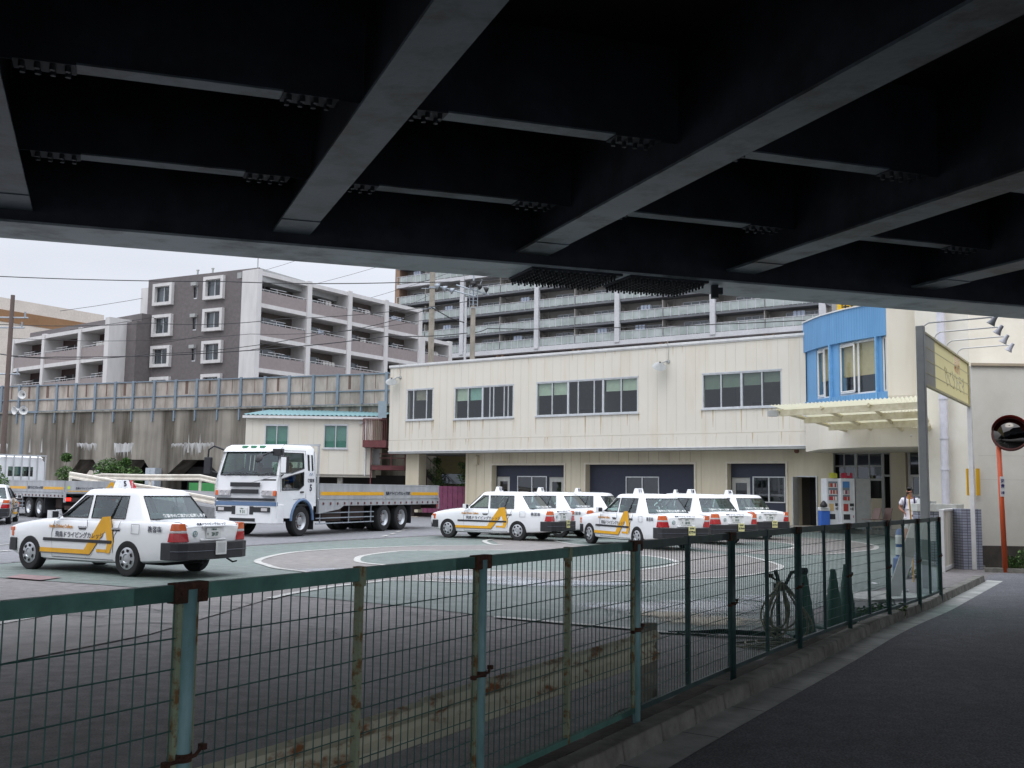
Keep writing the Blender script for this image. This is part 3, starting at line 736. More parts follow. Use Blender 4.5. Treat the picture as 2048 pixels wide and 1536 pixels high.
# curved fascia band over the entrance
fa = smooth_pts([loc(XY(1613, 44.2)), loc(XY(1631, 42.3)), loc(XY(1649, 41.1)), loc(XY(1721, 39.2)), loc(XY(1790, 38.2)), loc(XY(1852, 37.5))], 5)
b = MB()
for p, q_ in zip(fa[:-1], fa[1:]):
    b.poly([(p.x, p.y, 3.4), (q_.x, q_.y, 3.4), (q_.x, q_.y, 4.92), (p.x, p.y, 4.92)])
quad = [(p.x, p.y, 3.4) for p in fa] + [(fa[-1].x, fa[-1].y + 6, 3.4), (fa[0].x, fa[0].y + 5, 3.4)]
b.poly(quad); b.poly([(x, y, 4.92) for x, y, z in quad]); b.build('entrance_fascia', m_cream, sch)
# entrance glazing
EU0, EU1 = MF.q(1667, 930, 1.5)[0], MF.q(1784, 930, 1.5)[0]; eu = lambda x: MF.q(x, 940, 1.5)[0]; ez = lambda y: MF.q(1700, y, 1.5)[1]
b = MB()
for x in (1668, 1712.6, 1766, 1783): b.box(eu(x) - .06, eu(x) + .06, 1.44, 1.56, .2, 3.5)
for x in (1689, 1739): b.box(eu(x) - .025, eu(x) + .025, 1.46, 1.54, ez(1000), 3.5)
b.box(eu(1668) + .06, eu(1766) - .06, 1.45, 1.55, ez(934), ez(931)); b.box(eu(1668), eu(1783), 1.45, 1.55, 3.35, 3.5)
b.box(eu(1713), eu(1765), 1.42, 1.58, ez(961), ez(957)); b.box(eu(1768), eu(1782), 1.42, 1.58, ez(953), ez(949))
ew = b.build('entrance_window', m_grey, sch)
b = MB(); b.poly([(EU0, 1.5, 1.5), (eu(1766), 1.5, 1.5), (eu(1766), 1.5, 3.4), (EU0, 1.5, 3.4)]); b.build('pane', m_glassd, ew)
b = MB(); b.box(EU0, eu(1765), 1.48, 1.56, .2, 1.45); b.build('dado_panel', m_creamg, ew)
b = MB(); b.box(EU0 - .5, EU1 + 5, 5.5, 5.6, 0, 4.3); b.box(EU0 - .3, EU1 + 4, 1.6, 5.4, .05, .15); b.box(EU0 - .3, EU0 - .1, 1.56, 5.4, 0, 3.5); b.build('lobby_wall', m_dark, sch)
b = MB(); b.box(eu(1785), eu(1815), 1.2, 1.9, .0, 3.5); b.build('pillar', m_creamg, sch)
b = MB(); a_, c_ = eu(1816), eu(1850)
b.box(a_, a_ + .1, 1.44, 1.56, .2, 3.5); b.box(a_ + .1, c_, 1.44, 1.56, ez(954), ez(949)); b.box(a_ + .1, a_ + .2, 1.46, 1.54, .2, ez(954)); b.box(c_ - .1, c_, 1.46, 1.54, .2, ez(954)); b.box(a_ + .2, c_ - .1, 1.46, 1.54, ez(990), ez(987))
ed = b.build('entrance_door', m_white, sch)
b = MB(); b.poly([(a_ + .1, 1.5, .3), (c_, 1.5, .3), (c_, 1.5, 3.4), (a_ + .1, 1.5, 3.4)]); b.build('pane', m_glassd, ed)

# ---------------------------------------------------------------- entrance canopy
m_canopy = mat('pale_yellow_sheet', c8(226, 223, 200), .5, c8(212, 209, 186), 3)
_t = m_canopy.node_tree; _tl = _t.nodes.new('ShaderNodeBsdfTranslucent'); _tl.inputs[0].default_value = c8(230, 227, 204); _mx = _t.nodes.new('ShaderNodeMixShader'); _mx.inputs[0].default_value = .6
_o = [n for n in _t.nodes if n.type == 'OUTPUT_MATERIAL'][0]
_t.links.new(_t.nodes['Principled BSDF'].outputs[0], _mx.inputs[1]); _t.links.new(_tl.outputs[0], _mx.inputs[2]); _t.links.new(_mx.outputs[0], _o.inputs[0])
m_canbeam = mat('cream_yellow_steel', c8(226, 219, 194), .6, c8(202, 192, 160), 4)
OL, OR_ = XY(1563, 39.0), XY(1850, 34.6); IL, IR = XY(1727, 40.0), XY(1866, 37.4)
can = thing('entrance_canopy', 'pale yellow corrugated canopy on steel beams above the entrance and its vending machines', 'canopy', (OL.x, OL.y, 0))
OO = Vector((OL.x, OL.y, 0))
def cw(s, t, z=0):  # s along front edge, t from front to back
    p = OL.lerp(OR_, s).lerp(IL.lerp(IR, s), t); return Vector((p.x, p.y, 4.62 - .80 * t + z)) - OO
b = MB(); NS = 150
for k in range(NS):
    s0, s1 = k / NS, (k + 1) / NS; h0, h1 = .03 * math.sin(k * PI / 2), .03 * math.sin((k + 1) * PI / 2)
    for t0, t1 in ((-.12, .35), (.38, .7), (.73, 1.0)):
        b.poly([cw(s0, t0, .22 + h0), cw(s1, t0, .22 + h1), cw(s1, t1, .22 + h1), cw(s0, t1, .22 + h0)])
b.build('roof_sheet', m_canopy, can)
for t in (0, .3, .6, .95):
    b = MB(); p = [cw(0, t), cw(1, t)]; n_ = (cw(0, t + .03) - cw(0, t)); n_.z = 0; n_.normalize(); n_ *= .07
    k = len(b.v)
    for z in (-.08, .15):
        for q_, sg in ((p[0], -1), (p[1], -1), (p[1], 1), (p[0], 1)): v = q_ + n_ * sg; b.v.append((v.x, v.y, v.z + z))
    for f in ((0, 3, 2, 1), (4, 5, 6, 7), (0, 1, 5, 4), (1, 2, 6, 5), (2, 3, 7, 6), (3, 0, 4, 7)): b.f.append(tuple(k + q for q in f)); b.m.append(0)
    b.build('beam', m_canbeam, can)
for s in (0.004, .33, .66, .99):
    b = MB(); b.tube([cw(s, -.05, .1), cw(s, 1, .1)], .075, 4); b.build('rafter', m_canbeam, can)
b = MB(); p = cw(-.01, -.02, 0); b.box(p.x - .35, p.x, p.y - .15, p.y + .15, p.z - .1, p.z + .12); b.build('floodlight', m_grey, can)
b = MB(); p = cw(.75, .9, -.1); b.tube([p, p + Vector((1.6, -.5, -.02))], .05, 6); b.build('tube_lamp', m_coping, can)

# ---------------------------------------------------------------- dish lamps on the facade, yellow roof sign, ventilation bits
def dish_lamp(px_, py_, topy, label):
    u, z = MF.q(px_ + 8, py_ - 12, -.0); p = MF.w(u, 0, z)
    t = thing('wall_lamp', label, 'lamp', p, MF.ang, 'dish lamps on the cream facade')
    b = MB(); b.tube([(0, 0, 0), (-.05, -.25, -.02), (-.1, -.4, -.1)], .035, 8); b.cyl((0, 0, 0), (0, -.06, 0), .09); b.build('bracket', m_grey, t)
    T = Matrix.Translation((-.22, -.5, -.28)) @ Matrix.Rotation(.5, 4, 'Y') @ Matrix.Rotation(.55, 4, 'X')
    b = MB(); b.lathe([(.05, .25), (.1, .2), (.26, .06), (.33, 0), (.34, -.01)], 24, T=T); b.build('shade', m_grey, t, smooth=True)
    b = MB(); b.lathe([(.335, -.005), (.2, -.04), (.001, -.05)], 24, T=T); b.build('lens', mat('lamp_glass', c8(150, 178, 176), .15), t, smooth=True)
    b = MB(); zt = ZTOP - z + .1; b.tube([(0, -.05, .05), (.02, -.06, zt * .6), (0, -.1, zt + .15)], .015, 5); b.build('cable', m_grey, t)
dish_lamp(793, 767, 740, 'round dish lamp near the left end of the cream facade, above its narrowest window')
dish_lamp(1329, 735, 690, 'round dish lamp on the cream facade between the third window and the rightmost one')
ys = thing('roof_sign', 'yellow sign board peeping over the blue bay under the girder', 'sign', PD(1712, 615, 41.5))
b = MB(); b.box(-.75, 1.3, 0, .1, -.2, .9); b.build('board', mat('sign_yellow', c8(226, 184, 40), .5), ys)
text('教習', 'lettering', m_black, ys, .62, (0, -.004, .1), (PI / 2, 0, 0))
b = MB()
for x in (-.6, 1.1): b.box(x, x + .06, .02, .08, -1.4, -.2)
b.build('sign_leg', m_grey, ys)

# ================================================================ right-hand cream building with dark plinth
m_cream2 = mat('cream_render', c8(226, 222, 210), .8, c8(216, 211, 197), 1.2, big=.1, bump=.1, bscale=20)
m_plinth = mat('dark_plinth', c8(92, 86, 78), .9, c8(70, 66, 60), 3, big=.2)
RBD = 23.6
rb = thing('cream_side_building', 'tall plain cream rendered building with a dark plinth behind the orange mirror pole', 'building', XY(1950, RBD))
R0 = Vector((rb.location.x, rb.location.y, 0))
def rbl(px_, D): p = XY(px_, D) - R0; return p
zl = CH + (990.6 - 731) * RBD / FPX
b = MB()
fpr = [Vector((0, 0, 0)), Vector((14, 0, 0)), Vector((20, 13, 0)), rbl(1952, 35.3)]
quadprism(b, fpr, .5, zl); b.build('wall', m_cream2, rb)
b = MB(); quadprism(b, [p + Vector((0, -.04, 0)) for p in fpr], 0, .5); b.build('plinth', m_plinth, rb)
b = MB(); quadprism(b, [p + Vector((-.03, -.06, 0)) for p in fpr], zl, zl + .06); b.build('parapet_cap', mat('tan_cap', c8(186, 170, 146), .7), rb)
b = MB()
for z in (2.55, 2.0): b.box(.1, 6.0, -.002, .0, z, z + .006)
b.build('render_joint', mat('faint_joint', c8(204, 199, 186), .8), rb)
p0, p1 = rbl(1839, 37.6), rbl(1948, 35.5); p2 = rbl(2300, 35); b = MB()
for q0, q1 in ((p0, p1), (p1, p2)):
    b.poly([(q0.x, q0.y, 0), (q1.x, q1.y, 0), (q1.x, q1.y, 13), (q0.x, q0.y, 13)])
b.poly([(p0.x, p0.y, 0), (p0.x, p0.y, 13), (p0.x + 3.3, p0.y + 8, 13), (p0.x + 3.3, p0.y + 8, 0)])
b.build('rear_wall', m_cream2, rb)
dp = rbl(1889, 36.3); b = MB(); b.cyl((dp.x, dp.y - .12, 0), (dp.x, dp.y - .12, 13), .14, n=14)
for z in (2.5, 3.6, 5.0, 6.4): b.cyl((dp.x, dp.y - .12, z), (dp.x, dp.y - .12, z + .06), .165, n=14)
b.build('drainpipe', mat('lilac_pipe', c8(206, 206, 216), .5), rb, smooth=False)
b = MB()
for x0, x1 in ((1933, 1939), (1952, 1961)):
    q0, q1 = PD(x0, 937, RBD - .1) - R0, PD(x1, 991, RBD - .1) - R0
    if x0 < 1945: b.box(q0.x, q1.x, -.1, -.06, q1.z, q0.z)
    else: b.box(q0.x, q1.x, -.1, -.06, q1.z, q0.z)
b.build('yellow_plate', mat('plate_yellow', c8(222, 172, 40), .5), rb)
b = MB(); b.box(-.45, -.0, -.4, 0, 0, .08); b.build('footing', m_kerb, rb)

# ================================================================ cabin annex with teal roof
AF = Frame(487, 60, 762, 60)
an = thing('cabin_annex', 'cream raised cabin with green-blinded windows and a teal corrugated roof left of the facade', 'building', AF.o, AF.ang)
az = lambda y, x=620: AF.q(x, y)[1]; au = lambda x: AF.q(x, 870)[0]
ha = [(au(530), au(577), az(899), az(851)), (au(648), au(695), az(896), az(849))]
b = MB(); b.wall(0, au(745), az(948), az(832), ha, 0, .15); b.box(0, .1, .001, 6, az(948), az(832)); b.box(0, au(745), .16, 6, az(948) - .15, az(948)); b.box(au(745) - .1, au(745), .001, 6, az(948), az(832)); b.build('wall', m_cream, an)
jm = MB(); add_joints(jm, [.4 + .9 * k for k in range(8)], az(948), az(832), ha, wd=.012); jm.build('panel_joint', m_joint, an)
for h in ha:
    f_ = window(an, h, [(h[0] + h[1]) / 2], [(h[0] + .05, h[1] - .05, h[2] + .05, m_greenblind)], y=.03)
b = MB(); NS = 120; x1 = au(764)
for k in range(NS):
    a0, a1 = -.15 + (x1 + .15) * k / NS, -.15 + (x1 + .15) * (k + 1) / NS; h0, h1 = .035 * math.sin(k * PI / 2), .035 * math.sin((k + 1) * PI / 2)
    b.poly([(a0, -.25, az(831) + h0), (a1, -.25, az(831) + h1), (a1, 6.2, az(831) + .75 + h1), (a0, 6.2, az(831) + .75 + h0)])
b.build('roof', mat('teal_roof', c8(122, 158, 160), .7, c8(104, 140, 144), 4), an)
b = MB(); b.box(-.15, x1, -.26, -.2, az(831) - .2, az(831) - .05); b.build('eaves_board', m_coping, an)
b = MB()
for x in (.3, 3.0, 5.4): b.box(x, x + .3, .3, .6, 0, az(948) - .15)
b.build('stilts', m_kerb, an)
b = MB(); b.tube([(au(732), -.08, az(832)), (au(732), -.08, az(950)), ], .045, 8); b.build('drainpipe', m_coping, an)
b = MB(); q_ = AF.q(723, 845); b.cyl((q_[0], -.15, q_[1]), (q_[0], 0, q_[1]), .1, n=12); b.build('vent_cap', m_grey, an)
b = MB(); b.box(-1, au(850), 2.0, 2.1, 0, az(948)); b.build('rear_wall', m_dark, an)

# ---------------------------------------------------------------- red stair landings between annex and office
st = thing('fire_stairs', 'red-oxide steel landings with baluster rails beside the cabin annex', 'stairs', AF.o, AF.ang)
b = MB(); a_, c_ = au(730), au(776)
b.box(a_, c_, -.9, 1.6, az(894), az(880)); up_ = b.build('landing', m_redsteel, st)
b = MB()
for k in range(14): x = a_ + (c_ - a_) * k / 13; b.box(x - .012, x + .012, -.9, -.87, az(880), az(839))
b.box(a_, c_, -.91, -.86, az(839), az(839) + .05)
for k in range(5): b.box(a_, a_ + .025, -.85 + k * .4, -.82 + k * .4, az(880), az(839))
b.build('railing', m_redsteel, up_)
b = MB(); b.box(au(759), au(776), -.95, -.92, az(836), az(803)); b.build('screen', mat('grey_blue_screen', c8(150, 166, 174), .6), up_)
b = MB(); b.box(au(743), au(812), -.2, 1.4, az(938), az(929)); lo_ = b.build('landing', m_redsteel, st)
b = MB(); a_, c_ = au(760), au(812)
for y in (907, 915): b.box(a_, c_, -.2, -.17, az(y), az(y) + .05)
for x in (783, 811): b.box(au(x), au(x) + .06, -.21, -.16, az(929), az(905))
b.box(au(743), au(745), -.2, -.1, 0, az(895)); b.build('railing', m_redsteel, lo_)
b = MB(); b.box(au(745), au(760), .3, .35, az(927), az(896)); b.build('door', m_grey, lo_)
b = MB(); p, q_ = Vector((au(805), .6, az(904))), Vector((au(925), .6, .3))
for dy in (0, 1.1):
    b.prism([(p.x, p.z), (p.x + .4, p.z), (q_.x + .4, q_.z), (q_.x, q_.z)], .6 + dy, .68 + dy, lambda a, c, t: (a, t, c))
fl_ = b.build('stringers', mat('dark_stair', c8(50, 42, 42), .6), st)
b = MB()
for k in range(1, 15): t = k / 15; x = p.x + (q_.x - p.x) * t; z = p.z + (q_.z - p.z) * t; b.box(x, x + .28, .68, 1.7, z, z + .03); b.tube([(x + .2, .64, z), (x + .2, .64, z + .95)], .014, 4)
b.tube([(p.x + .2, .64, p.z + .95), (q_.x + .2, .64, q_.z + .95)], .02, 5)
b.build('treads', MATS['dark_stair'], st)
# plum-coloured site fence, awning and yellow shed behind the undercroft
pf = thing('site_fence', 'plum-coloured sheet metal fence behind the flatbed tail', 'fence', XY(846, 57.5))
b = MB(); k = 0; Lf = XY(936, 57.5).x - XY(846, 57.5).x
for k in range(9): b.box(k * Lf / 9, (k + 1) * Lf / 9 - .02, (k % 2) * .02, .04 + (k % 2) * .02, .12, 1.75)
b.build('panel', mat('plum_sheet', c8(132, 66, 98), .5, c8(112, 52, 82), 3), pf)
sh = thing('yellow_shed', 'small pale yellow shed under the office overhang with a white corrugated awning', 'shed', XY(872, 62))
b = MB(); b.box(0, 3.4, 0, 2, 0, 4); b.build('wall', mat('pale_yellow_wall', c8(190, 178, 134), .8), sh)
b = MB(); NS = 50
for k in range(NS): a0, a1 = -1.2 + 4.8 * k / NS, -1.2 + 4.8 * (k + 1) / NS; h0, h1 = (.07 if k % 2 else -.07), (-.07 if k % 2 else .07); b.poly([(a0, -1.2, 3.62 + h0), (a1, -1.2, 3.62 + h1), (a1, 0, 4 + h1), (a0, 0, 4 + h0)])
b.build('awning', m_white, sh)
b = MB(); b.box(.3, 3.2, -.05, -.003, 1.9, 2.5); b.build('window', m_glassd, sh)
# ================================================================ elevated railway wall with sound panels
m_conc = mat('stained_concrete', c8(150, 144, 134), .9, c8(78, 72, 62), .9, streak=.07, lo=.36, hi=.60, big=.35, bump=.2, bscale=8)
m_lime = mat('lime_bloom', c8(204, 204, 204), .9, c8(150, 148, 144), 2.5, streak=.2)
m_panel = mat('sound_panel', c8(178, 168, 158), .8, c8(136, 126, 116), 2.2, streak=.25, lo=.3, hi=.6, big=.2)
m_bsteel = mat('blue_grey_steel', c8(124, 138, 150), .5)
WF = Frame(0, 77, 775, 64.3)
rw = thing('railway_viaduct', 'stained concrete railway embankment wall with arched openings at its foot', 'viaduct', WF.o, WF.ang)
wz = lambda y, x=0: WF.q(x, y)[1]; wu = lambda x, y=950: WF.q(x, y)[0]
zw = wz(828); zt_ = wz(774)
U0, U1 = -26, 60
b = MB()
ar = [(wu(-40), wu(60)), (wu(138), wu(205)), (wu(240), wu(306)), (wu(332), wu(442)), (wu(470), wu(560)), (wu(600), wu(700))]
cur = U0
for a, c in ar:
    b.wall(cur, a, 0, zw, [], 0); zc = wz(919, 180); zs0 = zc - 1.1; w_ = min(1.6, (c - a) * .3)
    n_ = [(a, zs0), (a + w_, zc), (c - w_, zc), (c, zs0)]
    b.poly([(a, 0, zs0), (a + w_, 0, zc), (c - w_, 0, zc), (c, 0, zs0), (c, 0, zw), (a, 0, zw)])
    full = [(a, 0)] + n_ + [(c, 0)]
    for p, q_ in zip(full[:-1], full[1:]): b.poly([(p[0], 0, p[1]), (q_[0], 0, q_[1]), (q_[0], 1.6, q_[1]), (p[0], 1.6, p[1])])
    cur = c
b.wall(cur, U1, 0, zw, [], 0); b.poly([(U0, 0, zw), (U1, 0, zw), (U1, 9, zw), (U0, 9, zw)])
b.build('wall', m_conc, rw)
b = MB(); b.box(U0, U1, -.12, .1, zw, zw + .12); b.build('ledge', m_kerb, rw)
b = MB(); b.box(wu(225), U1, 9, 9.2, 0, zw - 1); b.box(wu(225) - .2, wu(225), 1.6, 9, 0, zw - 1); b.build('inner_wall', m_dark, rw)
r = random.Random(3); b = MB()
def drip(u0, u1, zt1, zb1):
    n = 14; top = [(u0 + (u1 - u0) * k / n, zt1 + r.uniform(-.06, .06)) for k in range(n + 1)]
    for k in range(n):
        l_ = (zt1 - zb1) * r.uniform(.35, 1) ** 1.2
        b.poly([(top[k][0], -.005, top[k][1]), (top[k][0] + (u1 - u0) / n * .5, -.005, top[k][1] - l_), (top[k + 1][0], -.005, top[k + 1][1] - .1), (top[k + 1][0], -.005, top[k + 1][1])])
for x0, x1, y0, y1 in ((-10, 12, 888, 915), (150, 190, 887, 903), (225, 262, 887, 922), (256, 264, 886, 900), (340, 372, 887, 900), (365, 398, 886, 918), (398, 425, 886, 905)):
    drip(wu(x0), wu(x1), wz(y0, x0), wz(y1, x0))
b.poly([(wu(226), -.004, wz(888, 226)), (wu(262), -.004, wz(888, 262)), (wu(258), -.004, wz(903, 258)), (wu(230), -.004, wz(905, 230))])
b.build('lime_bloom', m_lime, rw)
b = MB()
for x in (56, 80, 130, 374, 397): b.poly([(wu(x) - .08, -.004, wz(905, x)), (wu(x), -.004, wz(866 if x > 300 else 875, x)), (wu(x) + .1, -.004, wz(905, x))])
b.build('lime_run', m_lime, rw)
# sound panels: one bay each, copied along the wall
nb_ = thing('sound_barrier', 'beige sound panels between blue-grey steel posts along the top of the railway wall', 'barrier', WF.o + Vector((0, 0, zw)), WF.ang)
hp = zt_ - zw
posts = [wu(x, 800) for x in (2, 37, 74, 112, 150, 189, 229, 265, 307, 350, 392, 436, 480, 528, 577, 625, 674, 723, 772, 822, 872)]
posts = [posts[0] - 1.45 * k for k in range(12, 0, -1)] + posts
pmesh = smesh = None
for i in range(len(posts) - 1):
    a, c = posts[i], posts[i + 1]; bb = MB(); r1 = random.Random(i)
    bb.box(a, c, .1, .16, .14, hp * .48); bb.box(a, c, .1, .16, hp * .5, hp)
    bb.box((a + c) / 2 - .01, (a + c) / 2 + .01, .092, .1, .14, hp * .48, 1); bb.box((a + c) / 2 + r1.uniform(-.2, .2), (a + c) / 2 + .03 + r1.uniform(0, .1), .09, .1, hp * .55, hp - .05, 1)
    bb.build('panel', [m_panel, mat('panel_stain', c8(112, 92, 82), .9)], nb_)
for a in posts:
    bb = MB(); bb.box(a - .09, a + .09, -.02, .1, -.55, hp + .1); bb.box(a - .05, a + .05, -.1, -.02, -.75, .2)
    bb.build('post', m_bsteel, nb_)
bb = MB()
for z in (hp - .02, hp * .47, .1): bb.box(posts[0], posts[-1], .02, .095, z, z + .07)
bb.build('rail', m_bsteel, nb_)

# ================================================================ apartment blocks
m_tile = mat('dark_tile', c8(110, 104, 104), .7, c8(98, 92, 92), 3, big=.08)
m_parap = mat('mauve_parapet', c8(150, 140, 138), .75, c8(142, 132, 130), 3, big=.06)
m_light = mat('pale_frame', c8(212, 210, 208), .7, c8(200, 198, 196), 2, streak=.2, big=.06)
m_brownback = mat('brown_recess', c8(104, 96, 90), .85)
m_rail = mat('white_rail', c8(222, 222, 222), .4)
def balcony_face(root, F, cols, zs, depth, recess_mat, ph=1.15, parap=m_parap, skip=()):
    """cols: u of the piers; zs: slab tops from top to bottom"""
    nb2 = len(cols) - 1
    b = MB()
    for z in zs: b.box(cols[0], cols[-1], -.06, depth, z - .38, z)
    b.build('floor_slabs', m_light, root)
    for u in cols:
        b = MB(); b.box(u - .28, u + .28, -.16, depth, zs[-1] - 3, zs[0] + .12); b.build('pier', m_light, root)
    b = MB(); b.box(cols[0], cols[-1], depth, depth + .2, zs[-1] - 3, zs[0] - .38); b.build('recess_wall', recess_mat, root)
    r2 = random.Random(int(cols[1] * 10))
    for j in range(1, len(zs)):
        for i in range(nb2):
            if (i, j) in skip: continue
            a, c = cols[i] + .28, cols[i + 1] - .28; z = zs[j]
            b = MB(); b.box(a, c, .0, .14, z + .001, z + ph); b.build('parapet', parap, root)
            b = MB(); b.box(a, c, .04, .09, z + ph + .16, z + ph + .2)
            for k in range(8): x = a + (c - a) * (k + .5) / 8; b.box(x - .015, x + .015, .05, .08, z + ph, z + ph + .16)
            b.box(a + (c - a) * .25, a + (c - a) * .6, .3, .33, z + ph + .45, z + ph + .49); b.box(a + (c - a) * .4, a + (c - a) * .4 + .04, .3, .33, z + ph, z + ph + .49)
            b.build('railing', m_rail, root)
            b = MB(); x0 = a + (c - a) * .12; x1 = a + (c - a) * .62
            b.poly([(x0, depth - .02, z + .1), (x1, depth - .02, z + .1), (x1, depth - .02, z + 2.1), (x0, depth - .02, z + 2.1)]); wnd = b.build('window', m_glassd, root)
            b = MB()
            for x in (x0, (x0 + x1) / 2, x1): b.box(x - .03, x + .03, depth - .08, depth - .021, z + .1, z + 2.1)
            b.build('frame', m_alu, wnd)
            if r2.random() < .5:
                b = MB(); n = r2.randrange(2, 5); x = a + (c - a) * r2.uniform(.2, .5)
                for k in range(n): b.box(x + k * .42, x + k * .42 + .34, .35, .38, z + ph - .2 + r2.uniform(-.1, .05), z + ph + .45)
                b.build('laundry', mat('laundry%d' % r2.randrange(3), (c8(170, 180, 196), c8(96, 104, 110), c8(196, 192, 186))[r2.randrange(3)], .9), root)
# block A, the grey one nearest
AL = Frame(277, 98.5, 503, 92); AR = Frame(503, 92, 840, 111.8)
ap = thing('apartment_block', 'four-storey grey tiled apartment block with white framed windows and stepped balconies facing right', 'building', AL.o, AL.ang)
zq = lambda F, x, y: F.q(x, y)[1]
ztop = zq(AL, 500, 537); wh = []
for x0, x1, y0, y1 in ((313, 347, 572, 610), (311, 345, 634, 672), (308, 342, 696, 733), (306, 340, 758, 790), (414, 449, 558, 598), (412, 447, 622, 661), (410, 445, 686, 725), (408, 443, 752, 790)):
    wh.append((AL.q(x0, y0)[0] + .15, AL.q(x1, y0)[0] - .15, zq(AL, x0, y1) + .15, zq(AL, x0, y0) - .15))
sm = []
for x0, x1, y0, y1 in ((388, 395, 573, 598), (386, 393, 636, 661), (384, 391, 698, 723)): sm.append((AL.q(x0, y0)[0], AL.q(x1, y0)[0], zq(AL, x0, y1), zq(AL, x0, y0)))
b = MB(); b.wall(0, AL.L, 3, ztop, wh + sm, 0, .2); b.poly([(0, 0, 3), (0, 0, ztop), (3, 14, ztop), (3, 14, 3)]); b.build('end_wall', m_tile, ap)
b = MB(); b.box(-1.6, -.02, .6, 8, 3, ztop - .6); b.build('side_wing', m_light, ap)
for h in wh:
    b = MB(); a, c, d, e_ = h
    b.wall(a - .28, c + .28, d - .28, e_ + .28, [(a + .02, c - .02, d + .02, e_ - .02)], -.35, .36)
    for q_ in ((a - .28, a - .28), (c + .28, c + .28)): b.poly([(q_[0], -.35, d - .28), (q_[0], .0, d - .28), (q_[0], .0, e_ + .28), (q_[0], -.35, e_ + .28)])
    for z in (d - .28, e_ + .28): b.poly([(a - .28, -.35, z), (c + .28, -.35, z), (c + .28, 0, z), (a - .28, 0, z)])
    f_ = b.build('window', m_light, ap)
    b = MB(); b.poly([(a, .0, d), (c, .0, d), (c, .0, e_), (a, .0, e_)]); b.build('pane', m_glassd, f_)
    b = MB(); b.box((a + c) / 2 - .04, (a + c) / 2 + .04, -.05, -.005, d, e_)
    for z in (d, e_ - .06): b.box(a, c, -.05, -.005, z, z + .06)
    b.build('frame', m_alu, f_)
    b = MB(); b.box(a + .05, (a + c) / 2, .1, .12, d, e_); b.build('curtain', m_light, f_)
for h in sm:
    b = MB(); b.box(h[0] - .1, h[1] + .1, -.35, -.003, h[3] + .02, h[3] + .35); f_ = b.build('window_hood', m_grey, ap)
    b = MB(); b.poly([(h[0], .1, h[2]), (h[1], .1, h[2]), (h[1], .1, h[3]), (h[0], .1, h[3])]); b.build('pane', m_glassd, f_)
    b = MB(); b.box(h[0], h[1], .02, .09, h[2], h[2] + .1); b.box(h[1] - .06, h[1], .02, .09, h[2] + .1, h[3]); b.build('frame', m_alu, f_)
b = MB(); b.box(0, AL.L, .02, 13, ztop - 1.2, ztop - .05); b.build('roof', m_grey, ap)
b = MB(); b.box(0, 4, .3, .4, 5, ztop - 2); b.build('core', m_dark, ap)
Ainv = (Matrix.Translation(AL.o) @ Matrix.Rotation(AL.ang, 4, 'Z')).inverted()
zs = [zq(AR, 526, y) for y in (543, 607, 672, 737)]; zs.append(zs[-1] * 2 - zs[-2])
colp = [AR.q(x, 700)[0] for x in (512, 614, 696, 770, 838)]
ar_ = bpy.data.objects.new('balcony_wing', None); COL.objects.link(ar_); ar_.parent = ap
ar_.matrix_local = Ainv @ Matrix.Translation(AR.o) @ Matrix.Rotation(AR.ang, 4, 'Z')
balcony_face(ar_, AR, colp, zs, 1.9, m_brownback)
u5 = AR.q(899, 720)[0]
lw = bpy.data.objects.new('low_wing', None); COL.objects.link(lw); lw.parent = ap; lw.matrix_local = Ainv @ Matrix.Translation(AR.o) @ Matrix.Rotation(AR.ang, 4, 'Z')
balcony_face(lw, AR, [colp[-1] + .57, u5], [zq(AR, 899, 685), zq(AR, 899, 685) - 2.95, zq(AR, 899, 685) - 5.9], 1.9, m_brownback)
b = MB(); b.box(AR.q(561, 500)[0], AR.q(561, 500)[0] + .08, 3, 3.08, ztop - 1, ztop + 3.2); b.build('aerial', m_grey, ar_)
b = MB()
for x in (390, 420): u = AL.q(x, 545)[0]; b.box(u - .06, u + .06, .3, .42, ztop, ztop + .45); b.box(u - .15, u + .15, .3, .42, ztop + .45, ztop + .55)
b.build('roof_vents', m_grey, ap)
b = MB(); b.box(-.3, colp[-1], 2.1, 9, zs[0] - .5, zs[0] + .05); b.box(.0, colp[-1], 9, 9.1, 3, zs[0]); b.build('roof', m_grey, ar_)
# block B, lower
BF = Frame(24, 110.5, 236, 97)
apb = thing('apartment_block', 'lower dark-topped apartment block with two rows of three balconies left of the grey block', 'building', BF.o, BF.ang)
zsb = [zq(BF, 236, y) for y in (645, 709)]; zsb.append(zsb[-1] * 2 - zsb[0])
cb = [BF.q(x, 700)[0] for x in (27, 88, 160, 232)]
bw = bpy.data.objects.new('balcony_wing', None); COL.objects.link(bw); bw.parent = apb
balcony_face(bw, BF, cb, zsb, 1.9, mat('dark_recess', c8(84, 66, 64), .85))
zr = zq(BF, 262, 624)
b = MB(); b.box(cb[0] + 1.5, cb[-1] + 2.6, 1.0, 12, zsb[0] + .0, zr); b.box(cb[-1] + .9, cb[-1] + 2.6, .5, 12, 3, zsb[0] + .001); b.build('upper_wall', m_tile, apb)
b = MB(); b.box(cb[-1] + .1, cb[-1] + .85, -1.3, 1.9, 3, zsb[0] + .3); b.build('end_fin', m_light, apb)
b = MB(); b.box(cb[0], cb[-1], 4, 4.1, 3, zsb[0]); b.build('core', m_dark, apb)
